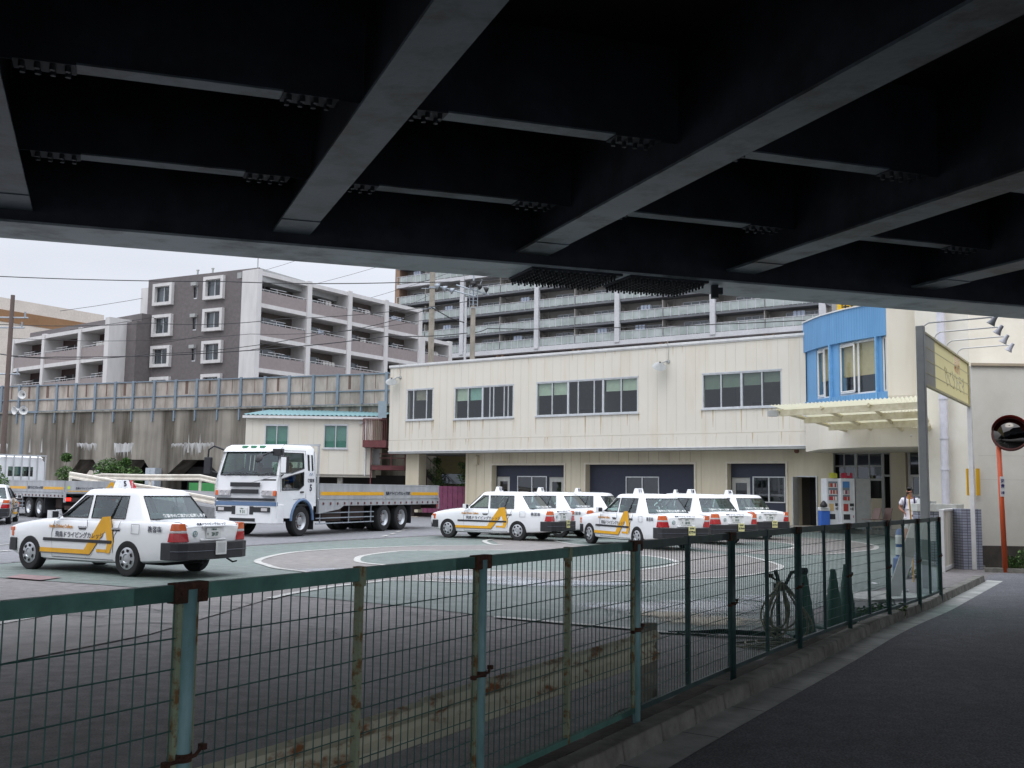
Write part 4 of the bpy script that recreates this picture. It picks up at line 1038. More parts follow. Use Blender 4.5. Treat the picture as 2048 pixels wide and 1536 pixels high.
# far beige block
FF = Frame(-120, 136, 190, 156)
fbk = thing('beige_building', 'distant pale beige building with an ochre band at the far left', 'building', FF.o, FF.ang)
zf = zq(FF, 0, 594); b = MB(); b.box(-10, FF.L, 0, 12, 0, zf); b.build('wall', mat('pale_beige', c8(222, 212, 200), .8), fbk)
b = MB(); z2 = zq(FF, 0, 618); b.box(-10, FF.L + .05, -.05, 0, z2 - 1.7, z2); b.build('ochre_band', mat('ochre', c8(150, 114, 80), .8), fbk)

# ---------------------------------------------------------------- tall slab block behind the office
TF2 = Frame(785, 158.5, 1660, 120)
tb = thing('apartment_tower', 'tall grey apartment slab with frosted glass balconies rising behind the office roof', 'building', TF2.o, TF2.ang)
tz = lambda x, y: TF2.q(x, y)[1]; tu = lambda x: TF2.q(x, 650)[0]
z0b = tz(1075, 698); pitch = 2.9
m_tw = mat('tower_wall', c8(166, 162, 156), .8, c8(152, 148, 142), 1, big=.08)
m_slab = mat('tower_slab', c8(112, 114, 118), .8)
m_frost = mat('frosted_glass', c8(172, 180, 178), .3, c8(148, 158, 154), .5, lo=.4, hi=.6)
m_wbeam = mat('tower_white', c8(204, 204, 206), .6)
b = MB(); b.box(0, TF2.L, 2.0, 14, 0, z0b + pitch * 9); b.build('wall', m_tw, tb)
b = MB(); b.box(.0, TF2.L, -.25, 2.0, z0b - .35, z0b + .3); b.build('base_beam', m_wbeam, tb)
b = MB(); b.box(0, TF2.L, -.25, 2.0, z0b + pitch * 4 - .3, z0b + pitch * 4 + .25); b.build('mid_beam', m_wbeam, tb)
b = MB(); b.box(0, TF2.L, 1.0, 1.99, 0, z0b - .36); b.build('brown_base', mat('tower_brown', c8(70, 58, 58), .8), tb)
for x in (925.6, 1075, 1236, 1427, 1646):
    b = MB(); u = tu(x); b.box(u - .35, u + .35, -.4, .1, z0b, z0b + pitch * 4 + .2); b.build('column', m_wbeam, tb)
b = MB()
for x in (995, 1147, 1322, 1535): u = tu(x); b.box(u - .6, u - .25, .6, 1.2, 0, z0b - .36); b.box(u + .25, u + .6, .6, 1.2, 0, z0b - .36)
b.build('base_piers', mat('tower_orange', c8(190, 160, 130), .8), tb)
b = MB()
for x in (806,): u = tu(790); b.box(u - .1, u + .8, -.1, 2, 0, z0b + pitch * 9)
b.build('ochre_column', mat('tower_ochre', c8(150, 124, 104), .8), tb)
b = MB(); us_ = [tu(850), tu(925.6), tu(1000), tu(1075), tu(1150), tu(1236), tu(1326), tu(1427), tu(1530), tu(1646)]
for fl in range(7):
    z = z0b + pitch * fl
    if fl not in (0, 4): b.box(0, TF2.L, -.15, 2.0, z - .28, z)
b.build('floor_slabs', m_slab, tb)
us_ = [tu(793)] + us_
rr2 = random.Random(9)
for fl in range(7):
    z = z0b + pitch * fl + (.3 if fl in (0, 4) else 0)
    for i in range(len(us_) - 1):
        a, c = us_[i], us_[i + 1]
        n = 6; b = MB(); b.box(a + .1, c - .05, -.1, -.06, z + .08, z + 1.12)
        rl = b.build('balustrade', m_frost, tb)
        b = MB()
        for k in range(n + 1): x = a + (c - a) * k / n; b.box(x - .035, x + .035, -.15, -.101, z, z + 1.16)
        b.box(a, c, -.16, -.05, z + 1.16, z + 1.22); b.build('rail', m_wbeam, rl)
        x0 = a + (c - a) * rr2.uniform(.28, .36); x1 = c - .4
        b = MB(); b.poly([(x0, 1.97, z), (x1, 1.97, z), (x1, 1.97, z + 2.0), (x0, 1.97, z + 2.0)]); wnd = b.build('window', m_glassd, tb)
        b = MB()
        for k in range(5): x = x0 + (x1 - x0) * k / 4; b.box(x - .05, x + .05, 1.9, 1.965, z, z + 2.0)
        b.box(x0, x1, 1.9, 1.965, z + 1.95, z + 2.05); b.build('frame', m_alu, wnd)
        b = MB(); k0 = x0 + (x1 - x0) * rr2.random() * .5; b.box(k0, k0 + rr2.uniform(.8, 2.2), 1.985, 1.995, z, z + 1.95); b.build('curtain', m_wbeam, wnd)
        b = MB(); b.box(c - .12, c - .04, .0, 1.9, z, z + 2.3); b.tube([(a + .8, 1.6, z), (a + .8, 1.6, z + 2.6)], .06, 6); b.box(a + .15, a + .25, .9, 1.9, z, z + 1.9); b.build('partition', m_tw, tb)
        if rr2.random() < .4:
            b = MB(); x = a + (c - a) * rr2.uniform(.3, .6)
            for k in range(3): b.box(x + k * .5, x + k * .5 + .4, .4, .43, z + .9, z + 1.9)
            b.build('laundry', MATS.get('laundry2') or m_wbeam, tb)
b = MB()
for z in (17.5, 20.4): b.tube([tuple(Vector((tu(790), -.1, z0b + z - 14))), tuple(Vector((tu(790) - 2.6, -.6, z0b + z - 14.7)))], .12, 5)
for z in range(0, 3): b.tube([(tu(790) - .3, -.2, z0b + 2 + z * 3), (tu(790) - .3, -.2, z0b + 3 + z * 3)], .05, 5)
b.build('boom', mat('boom_brown', c8(132, 92, 76), .7), tb)

# ================================================================ poles, lights, wires
m_pole = mat('concrete_pole', c8(160, 152, 140), .85, c8(138, 132, 120), 3)
m_galv = mat('galvanised_steel', c8(158, 166, 174), .45, metal=.3)
m_wire = mat('cable_black', c8(34, 34, 36), .6)
def pole(px_, D, ytop, r0, r1, label, extra=None, m=m_pole):
    p = XY(px_, D); z = PD(px_, ytop, D).z
    t = thing('utility_pole', label, 'pole', p); b = MB(); b.cyl((0, 0, 0), (0, 0, z), r0, r1, 14); b.build('shaft', m, t)
    return t, z
t, z = pole(856, 74, 528, .24, .20, 'thick plain concrete pole standing in front of the apartment tower edge')
b = MB()
for yy in (577, 618): zz = PD(856, yy, 74).z; b.cyl((0, 0, zz), (0, 0, zz + .12), .25, .25, 14); b.tube([(-.2, 0, zz), (-.8, 0, zz)], .03, 5)
b.build('bands', m_galv, t)
t, z = pole(940, 70, 612, .19, .17, 'concrete pole carrying a platform of sports floodlights, right of the thick pole')
zt2 = PD(940, 545, 70).z; zp = PD(940, 588, 70).z
b = MB(); b.cyl((0, 0, z), (0, 0, zt2), .05, .05, 8)
for x in (-.25, .3):
    b.tube([(x, -.2, zp - 1), (x, -.2, zp + .6)], .03, 4)
    b.tube([(x, -.2, zp + .2), (x + .3, -.2, zp + 1)], .03, 4)
for k in range(6): b.tube([(-.25, -.2, zp - 1 + k * .25), (.3, -.2, zp - 1 + k * .25)], .02, 4)
b.tube([(-2.3, -.1, zp + .45), (0, -.3, zp - .2), (.2, -.3, zp - .2)], .05, 5); b.tube([(-1.2, -.1, zp + .6), (1.1, -.3, zp - .1)], .05, 5)
b.build('platform', m_galv, t)
for k, (x, zz) in enumerate(((-2.4, .42), (-1.9, .26), (-1.4, .12), (-.1, .6), (.35, .42), (.8, .22))):
    fl_ = MB(); T = Matrix.Translation((x, -.35, zp + zz)) @ Matrix.Rotation(1.1 if k > 2 else -1.1, 4, 'Y')
    fl_.lathe([(.02, .3), (.12, .22), (.24, 0), (.22, -.02), (.001, -.02)], 14, T=T); fl_.build('floodlight', m_black if k > 2 else m_galv, t, smooth=True)
t, z = pole(925, 71, 594, .09, .08, 'slim white steel mast just left of the floodlight pole', m=m_wbeam)
t, z = pole(2, 60, 590, .17, .12, 'brown utility pole with crossarms at the left edge of the picture', m=mat('brown_pole', c8(104, 90, 84), .8))
b = MB()
for yy, l_ in ((635, 1.0), (655, .8), (748, .7)): b = MB(); zz = PD(4, yy, 60).z; b.tube([(-l_, 0, zz), (l_, 0, zz)], .05, 5); b.cyl((l_ * .8, 0, zz), (l_ * .8, 0, zz + .35), .05, n=6); b.build('crossarm', m_galv, t)
# speaker mast
p = XY(38, 57); t = thing('speaker_mast', 'slim grey mast with three horn loudspeakers in front of the railway wall', 'loudspeaker mast', p)
zz = PD(38, 822, 57).z; b = MB(); b.cyl((0, 0, 0), (0, 0, zz + .3), .1, .09, 10); b.box(-.7, .8, -.04, .04, zz - .1, zz); b.build('mast', m_bsteel, t)
for k, (x, ax) in enumerate(((-.35, -.5), (.1, .4), (.0, .0))):
    b = MB(); T = Matrix.Translation((x, -.2, zz + (.9 if k == 2 else .02))) @ Matrix.Rotation(ax, 4, 'Z') @ Matrix.Rotation(PI / 2 + .15, 4, 'X')
    b.lathe([(.02, -.3), (.06, -.26), (.09, -.1), (.23, .09), (.24, .1), (.21, .08), (.07, -.08)], 18, T=T); b.build('horn', m_white, t, smooth=True)
def wire(pts, D, rad=.018, sag=0.0, label=''):
    """strung between supports; pts are sight points, D their distances"""
    Ds = D if isinstance(D, (list, tuple)) else [D] * len(pts)
    W = [PD(x, y, d) for (x, y), d in zip(pts, Ds)]; o = []
    for a, c in zip(W[:-1], W[1:]):
        n = 10
        for k in range(n): s_ = k / n; q_ = a.lerp(c, s_); q_.z -= sag * 4 * s_ * (1 - s_); o.append(q_)
    o.append(W[-1]); b = MB(); b.tube([tuple(q_ - W[0]) for q_ in o], rad, 5); ob = b.build('power_line', m_wire)
    ob.location = W[0]; tag(ob, label, 'cable', 'cables across the sky'); return ob
wire([(-60, 550), (450, 563), (800, 565), (1100, 553)], 62, .03, .1, 'thick cable crossing the sky just above the grey apartment roof')
wire([(-60, 645), (300, 646), (560, 638), (940, 602)], 62, .022, .2, 'cable crossing the second storey of the grey apartment block')
wire([(20, 712), (300, 708), (640, 668), (862, 616)], 62, .022, .25, 'thin cable rising from the left pole towards the thick concrete pole')
wire([(0, 708), (110, 714), (450, 704), (780, 672), (935, 666)], 61, .03, .1, 'thick dark cable sagging low over both apartment blocks')
wire([(950, 665), (975, 657), (1200, 656), (1600, 641), (1800, 640)], [70, 70, 64, 60, 58], .03, .05, 'dark cable running from the floodlight pole along the office roof')
wire([(862, 614), (900, 636), (950, 652)], 71, .04, 0, 'short thick cable dropping between the two concrete poles')
wire([(20, 676), (500, 668), (850, 640)], 63, .015, .3, 'thinnest cable across the middle of the grey apartment block')
for k, (x0, y0, x1, y1) in enumerate(((120, 622, 640, 505), (140, 660, 800, 520), (300, 690, 900, 545), (500, 700, 860, 590))):
    wire([(x0, y0), (x1, y1)], [90, 130], .022, .8, ('topmost', 'second', 'third', 'lowest')[k] + ' of the four faint far cables slanting up behind the grey block')

# ================================================================ greenery at the back
LEAF = [mat('leaf_a', c8(84, 118, 56), .6, c8(60, 92, 42), 8), mat('leaf_b', c8(108, 142, 72), .6, c8(84, 116, 56), 8), mat('leaf_c', c8(56, 84, 40), .6, c8(40, 64, 30), 8)]
m_bark = mat('bark', c8(86, 72, 58), .9, bump=.5)
def bush(px_, D, blobs, n, size, label, cat='bush', name='bush', seed=1, group=None, z=0):
    p = XY(px_, D); t = thing(name, label, cat, (p.x, p.y, z), 0, group)
    b = MB(); foliage(b, blobs, n, size, seed); b.build('crown' if name != 'weed' else 'leaves', LEAF, t)
    b = MB(); r_ = random.Random(seed)
    for c, rad in blobs: b.tube([(c[0] * .3, c[1] * .3, 0), (c[0] * .7, c[1] * .7, c[2] * .5), (c[0], c[1], c[2])], .03 if rad > .4 else .008, 5)
    b.build('trunk' if name != 'weed' else 'stem', m_bark, t); return t
bush(218, 64, [((0, 0, 2.4), 1.0), ((.7, 0, 1.6), .9), ((-.8, .1, 1.5), .8), ((1.3, 0, 1.2), .6)], 1500, .085, 'bright green bushy shrub growing in front of the second arch of the railway wall', seed=2)
bush(180, 66, [((0, 0, 1.3), .8), ((-.9, 0, 1.3), .5)], 800, .08, 'low dark shrub below the first arch of the railway wall', seed=3)
bush(262, 66, [((0, 0, 2.1), .8), ((.5, 0, 1.0), .9), ((-.4, 0, 3.0), .35)], 900, .08, 'dark shrub in shade between the second and the third arch', seed=4)
bush(130, 63, [((0, 0, 2.2), .6), ((.1, 0, 1.5), .5), ((0, 0, 3.2), .35)], 600, .07, 'narrow shrub beside the rack of the left flatbed', seed=5)
bush(-12, 44, [((0, 0, 1.6), .6), ((.3, 0, 1.0), .55), ((-.2, .1, 2.2), .4), ((.2, 0, .45), .5)], 1400, .05, 'green shrub cut by the left edge of the picture', seed=6)
bush(872, 60, [((0, 0, 2.6), .5), ((.1, 0, 1.9), .55), ((0, 0, 3.2), .3), ((0, 0, 1.2), .5)], 350, .05, 'slim dark conifer under the office beside the dark stairs', 'shrub', seed=7)
bush(926, 59, [((0, 0, 2.9), .35), ((0, 0, 2.3), .4), ((0, 0, 1.6), .4)], 250, .05, 'slim dark shrub against the left end of the ground-floor wall', 'shrub', seed=8)
bush(905, 61, [((0, 0, 1.5), .5), ((.5, 0, 1.6), .4), ((-.5, 0, 1.5), .5)], 250, .05, 'low shrub behind the plum fence', 'shrub', seed=9)
# ================================================================ training ramp with guard rails
m_grail = mat('cream_guardrail', c8(222, 216, 204), .5, c8(200, 190, 176), 2)
rp = tag(thing('ramp', None, None, (0, 0, 0)), kind='structure')
g0, g1 = PD(150, 973, 52), PD(470, 1022, 44); h0, h1 = PD(200, 972, 58), PD(470, 985, 55)
b = MB(); pts = [g0, g1, h1, h0]
b.poly([tuple(p) for p in pts]); n_ = [(p.x, p.y, 0) for p in pts]
for i in range(4): j = (i + 1) % 4; b.poly([tuple(pts[i]), n_[i], n_[j], tuple(pts[j])])
b.build('ramp_surface', m_lane, rp)
def wbeam(mb, pts, h=.34, th=.05):
    for a, c in zip(pts[:-1], pts[1:]):
        d = (c - a); d.z = 0; d.normalize(); nrm = Vector((d.y, -d.x, 0))
        prof = [(0, -h / 2), (th, -h * .42), (th, -h * .22), (0, -h * .08), (0, h * .08), (th, h * .22), (th, h * .42), (0, h / 2)]
        for (o0, z0), (o1, z1) in zip(prof[:-1], prof[1:]):
            mb.poly([a + nrm * o0 + Vector((0, 0, z0)), a + nrm * o1 + Vector((0, 0, z1)), c + nrm * o1 + Vector((0, 0, z1)), c + nrm * o0 + Vector((0, 0, z0))])
for lab, pts, D in (('cream guard rail running level along the far side of the ramp, above the near rail', [(186, 956), (205, 953), (300, 955), (400, 955), (432, 962), (470, 972)], [57, 57, 56, 55, 54, 53]),
                    ('cream guard rail sloping down along the near side of the ramp behind the left flatbed', [(140, 950), (180, 957), (260, 972), (340, 985), (435, 1003), (470, 1010)], [51, 50, 48, 47, 45, 44])):
    gr = thing('guard_rail', lab, 'guard rail', (0, 0, 0), 0, 'cream guard rails of the training ramp')
    W = [PD(x, y, d) for (x, y), d in zip(pts, D)]; b = MB(); wbeam(b, W); gr.location = W[0]; b.v = [tuple(Vector(v) - W[0]) for v in b.v]; b.build('beam', m_grail, gr)
    for i, w_ in enumerate(W):
        b = MB(); q_ = w_ - W[0]; b.box(q_.x - .06, q_.x + .06, q_.y + .02, q_.y + .12, q_.z - 1.0, q_.z + .1); b.build('post', m_grail, gr)
wb = tag(thing('green_wall', 'low green painted wall with weeds on top at the end of the ramp', 'wall', XY(378, 57.5)), None)
b = MB(); b.box(0, 1.5, 0, .2, 0, 1.75); b.build('panel', mat('vivid_green_paint', c8(70, 150, 84), .6), wb)
bush(405, 55.5, [((-.9 + .36 * k, 0, 1.05 - .05 * k), .22) for k in range(7)], 120, .035, 'strip of bright weeds below the green wall beside the ramp', 'weeds', 'weed', seed=14)
# dark hut and clutter under the arches
hb = thing('dark_shed', 'dark grey shed filling the third arch under the railway wall', 'shed', WF.w(wu(340), 1.8, 0), WF.ang)
b = MB(); b.box(0, 5.4, 0, 3, 0, 2.9); b.build('wall', mat('shed_grey', c8(70, 70, 72), .8), hb)
hb = thing('white_cabinet', 'pale grey cabinet against the pier between the second and the third arch', 'cabinet', WF.w(wu(307), -.8, 0), WF.ang)
b = MB(); b.box(0, .85, 0, .6, 0, 2.75); b.box(.02, .4, -.03, -.003, .1, 2.65); b.box(.44, .83, -.03, -.003, .1, 2.65); b.build('body', mat('pale_cabinet', c8(184, 192, 200), .5), hb)
# ================================================================ driving school sedans
from mathutils.geometry import tessellate_polygon
m_car = mat('car_white', c8(232, 233, 234), .25, c8(226, 227, 228), 1.5, coat=.5, big=.03)
m_bump = mat('bumper_black', c8(42, 43, 47), .5, c8(34, 35, 38), 6)
m_tyre = mat('tyre', c8(34, 34, 35), .85)
m_well = mat('wheel_well', c8(16, 16, 17), .9)
m_hub = mat('hubcap_silver', c8(190, 193, 196), .3, metal=.5)
m_cargl = glassmat('car_glass', (.48, .60, .56, 1), .07); m_truckgl = glassmat('truck_windscreen', (.34, .48, .46, 1), .07)
m_orange = mat('livery_amber', c8(232, 172, 36), .4, big=.03)
m_ink = mat('livery_ink', c8(40, 42, 60), .4)
m_amb2 = mat('lettering_amber', c8(206, 140, 40), .4)
m_lred = mat('lamp_red', c8(176, 26, 34), .15, coat=.6); m_lamb = mat('lamp_amber', c8(222, 104, 50), .15, coat=.6); m_lclr = mat('lamp_clear', c8(200, 196, 196), .15, coat=.6)
m_chrome = mat('chrome', c8(210, 212, 214), .15, metal=.9)
m_plate = mat('number_plate', c8(226, 228, 226), .5); m_pgreen = mat('plate_ink', c8(44, 84, 66), .5)
m_seat = mat('seat_cover', c8(150, 172, 170), .8, c8(120, 142, 140), 6); m_inter = mat('car_interior', c8(44, 46, 46), .8)
m_yelpl = mat('practice_plate', c8(220, 216, 156), .5)
RZ, RB = (PI / 2, 0, PI), (PI / 2, 0, -PI / 2)

def sharp(o, ang=32):
    o.data.polygons.foreach_set('use_smooth', [True] * len(o.data.polygons)); o.data.set_sharp_from_angle(angle=math.radians(ang))
def bool_cut(o, cutters):
    for c in cutters:
        m = o.modifiers.new('c', 'BOOLEAN'); m.operation = 'DIFFERENCE'; m.solver = 'EXACT'; m.object = c
    bpy.context.view_layer.update()
    me = bpy.data.meshes.new_from_object(o.evaluated_get(bpy.context.evaluated_depsgraph_get()))
    o.modifiers.clear(); o.data = me
    for c in cutters: bpy.data.objects.remove(c)

def car_body(parent):
    st = [(-2.53, .74, .50, .86, .89), (-2.50, .79, .42, .90, .935), (-2.42, .825, .33, .925, .985), (-2.2, .838, .28, .945, 1.005), (-1.8, .845, .25, .955, 1.0), (-1.55, .848, .24, .955, .97),
          (-1.2, .85, .22, .95, .955), (-.4, .85, .20, .945, .95), (.5, .85, .20, .94, .95), (.78, .848, .20, .935, .985), (1.0, .846, .21, .925, .985), (1.4, .842, .23, .89, .95), (1.8, .83, .26, .84, .895), (2.0, .81, .32, .79, .835), (2.07, .77, .40, .73, .76)]
    b = MB(); rings = []
    for x, w_, zb, zt, zc in st:
        h = [(w_ - .10, zb), (w_ - .03, zb + .035), (w_ - .012, zb + .10), (w_ - .004, .44 if zb < .4 else zb + .12), (w_, .58), (w_, .70), (w_ - .008, zt - .14), (w_ - .022, zt - .05), (w_ - .05, zt - .012), (w_ - .11, zt + (zc - zt) * .12), (w_ * .5, zt + (zc - zt) * .8)]
        rings.append([(x, y, z) for y, z in h] + [(x, 0, zc)] + [(x, -y, z) for y, z in reversed(h)])
    n = len(rings[0])
    for r_ in rings: b.v += r_
    for i in range(len(rings) - 1):
        x0, x1 = st[i][0], st[i + 1][0]
        for j in range(n):
            k = (j + 1) % n
            top = 9 <= j <= 12 and -1.75 < (x0 + x1) / 2 < .75
            b.f.append((i * n + j, (i + 1) * n + j, (i + 1) * n + k, i * n + k)); b.m.append(1 if top else 0)
    b.f.append(tuple(range(n))); b.m.append(0); b.f.append(tuple((len(rings) - 1) * n + q for q in reversed(range(n)))); b.m.append(0)
    o = b.build('body', [m_car, m_inter, m_well], parent)
    cs = []
    for x in (1.34, -1.34):
        for s_ in (1, -1):
            c = MB(); c.cyl((x, .50 * s_, .33), (x, 1.0 * s_, .33), .375, n=32); co = c.build('cut', m_well); cs.append(co)
    bool_cut(o, cs); sharp(o, 30)
    return o
def greenhouse(parent):
    B = [(.88, 0), (.74, .66), (.66, .765), (.57, .79), (-.19, .80), (-.29, .80), (-1.17, .79), (-1.60, .765), (-1.73, .69), (-1.84, 0)]
    T = [(.27, 0), (.18, .53), (.12, .585), (.04, .60), (-.10, .61), (-.18, .61), (-1.07, .605), (-1.25, .585), (-1.31, .54), (-1.39, 0)]
    Z = [.935, .985, 1.375, 1.415, 1.45, 1.475, 1.492, 1.503]
    def pt(k, r):
        z = Z[r]; t = (min(z, 1.43) - .935) / .495
        x = B[k][0] + (T[k][0] - B[k][0]) * t; y = B[k][1] + (T[k][1] - B[k][1]) * t
        q_ = (1, 1, 1, 1, .975, .925, .84, .62)[r]; x = -.58 + (x + .58) * (q_ + (1 - q_) * .25); y *= q_
        return (x, y, z + (.010 if r >= 4 and y < .3 else 0))
    K = len(B); cols = list(range(K)) + [-(k) for k in range(K - 2, 0, -1)]
    b = MB(); n = len(cols)
    for r in range(8):
        for c in cols: x, y, z = pt(abs(c), r); b.v.append((x, -y if c < 0 else y, z))
    b.v.append((-.58, 0, 1.520)); wins = {}
    for r in range(7):
        for j in range(n):
            a, c = cols[j], cols[(j + 1) % n]; k0, k1 = sorted((abs(a), abs(c)))
            f = (r * n + j, r * n + (j + 1) % n, (r + 1) * n + (j + 1) % n, (r + 1) * n + j)
            if r == 1 and (k0, k1) in ((0, 1), (3, 4), (5, 6), (8, 9)):
                wins.setdefault((k0, (a < 0 or c < 0) if k0 in (3, 5) else False), []).append([b.v[i] for i in f]); continue
            b.f.append(f); b.m.append(0)
    for j in range(n): b.f.append((7 * n + j, 7 * n + (j + 1) % n, 8 * n)); b.m.append(0)
    o = b.build('cabin_frame', [m_car, m_inter], parent); sharp(o, 38)
    for (k0, neg), fs in wins.items():
        g = MB()
        for f in fs: g.poly(f)
        nm = {0: 'windshield', 8: 'rear_window'}.get(k0, 'side_window')
        w_ = g.build(nm, m_cargl, parent)
        if len(fs) == 1:
            g = MB(); f = [Vector(p) for p in fs[0]]; s_ = -1 if neg else 1
            g.tube([p + Vector((0, .004 * s_, 0)) for p in f + [f[0]]], .011, 5)
            if k0 == 5:
                i = [q for q in range(4) if f[q].z > 1.2]; lo = [q for q in range(4) if f[q].z < 1.2]
                xt = -.88; xb = -.80; g.tube([(xb, .795 * s_, .985), (xt, (.63) * s_, 1.37)], .013, 5)
            if k0 == 3: g.tube([(.50, .80 * s_, 1.0), (.0, .635 * s_, 1.355), (-.1, .63 * s_, 1.36)], .02, 5)
            g.build('window_trim', m_bump, w_)
        else:
            g = MB(); ps = {tuple(p) for f in fs for p in f}; top = sorted([p for p in ps if p[2] > 1.2], key=lambda p: p[1]); bt = sorted([p for p in ps if p[2] < 1.2], key=lambda p: -p[1])
            lp = [Vector(p) + Vector((.004 if k0 == 0 else -.004, 0, .003)) for p in top + bt]
            g.tube(lp + [lp[0]], .012, 5); g.build('window_trim', m_bump, w_)
    return o
def bar_prism(pts, z0, z1, b=None):
    b = b or MB(); b.prism(pts, z0, z1, lambda x, y, t: (x, y, t)); return b
_wheel = {}
def wheel(parent, x, y, z, r, wd, s_, rimr, truck=False):
    key = (r, wd, truck)
    T = Matrix.Rotation(-PI / 2, 4, 'X')    # local z -> +y
    if key not in _wheel:
        b = MB(); b.lathe([(rimr, -wd / 2), (r * .93, -wd / 2), (r, -wd * .36), (r, wd * .36), (r * .93, wd / 2), (r * .8, wd / 2 + .006), (rimr, wd / 2 - .01), (rimr - .01, wd / 2 - .05), (rimr - .01, -wd / 2)], 36, T=T)
        t = b.build('tyre', m_tyre); sharp(t, 40)
        b = MB()
        if truck:
            b.lathe([(rimr, wd / 2 - .01), (rimr - .03, wd / 2 - .03), (rimr - .07, wd / 2 - .12), (rimr * .5, wd / 2 - .13), (rimr * .45, wd / 2 - .04), (.001, wd / 2 - .03)], 30, T=T)
            for k in range(8): a = k * PI / 4; b.cyl((math.cos(a) * rimr * .68, wd / 2 - .13, math.sin(a) * rimr * .68), (math.cos(a) * rimr * .68, wd / 2 - .118, math.sin(a) * rimr * .68), .035, n=10, mi=1)
            for k in range(8): a = (k + .5) * PI / 4; b.cyl((math.cos(a) * rimr * .5, wd / 2 - .12, math.sin(a) * rimr * .5), (math.cos(a) * rimr * .5, wd / 2 - .07, math.sin(a) * rimr * .5), .018, n=8, mi=2)
        else:
            b.lathe([(rimr, wd / 2 - .005), (rimr - .02, wd / 2 + .004), (rimr * .55, wd / 2 + .012), (rimr * .42, wd / 2 + .02), (rimr * .36, wd / 2 + .006), (.001, wd / 2 + .012)], 36, T=T)
            for k in range(7):
                a = k * 2 * PI / 7; c0, c1 = a - .2, a + .2; q = [(c0, .86), (c1, .86), (a + .27, .64), (a, .57), (a - .27, .64)]
                b.poly([(math.cos(t_) * rr_ * rimr, wd / 2 + .0145, math.sin(t_) * rr_ * rimr) for t_, rr_ in reversed(q)], 1)
        h = b.build('rim', [m_hub, m_well, m_redsteel]); sharp(h, 35); _wheel[key] = (t.data, h.data)
        for o in (t, h): bpy.data.objects.remove(o)
    wo = bpy.data.objects.new('wheel', None); COL.objects.link(wo); wo.parent = parent; wo.location = (x, y, z)
    if s_ < 0: wo.rotation_euler = (0, 0, PI)
    for nm, me in zip(('tyre', 'rim'), _wheel[key]):
        o = bpy.data.objects.new(nm, me); COL.objects.link(o); o.parent = wo
    return wo
LOGO = [(355, 783), (697, 783), (800, 640), (825, 608), (885, 603), (893, 640), (912, 738), (888, 795), (860, 795), (868, 740), (850, 680), (740, 806), (355, 806)]
def flat_poly(name, pts3, m, parent):
    tr = tessellate_polygon([[Vector((p[0], p[2], 0)) if abs(pts3[0][1] - pts3[1][1]) < 1e-6 else Vector((p[1], p[2], 0)) for p in pts3]])
    me = bpy.data.meshes.new(name); me.from_pydata([tuple(p) for p in pts3], [], [tuple(t) for t in tr]); me.materials.append(m); me.update()
    o = bpy.data.objects.new(name, me); COL.objects.link(o); o.parent = parent; return o

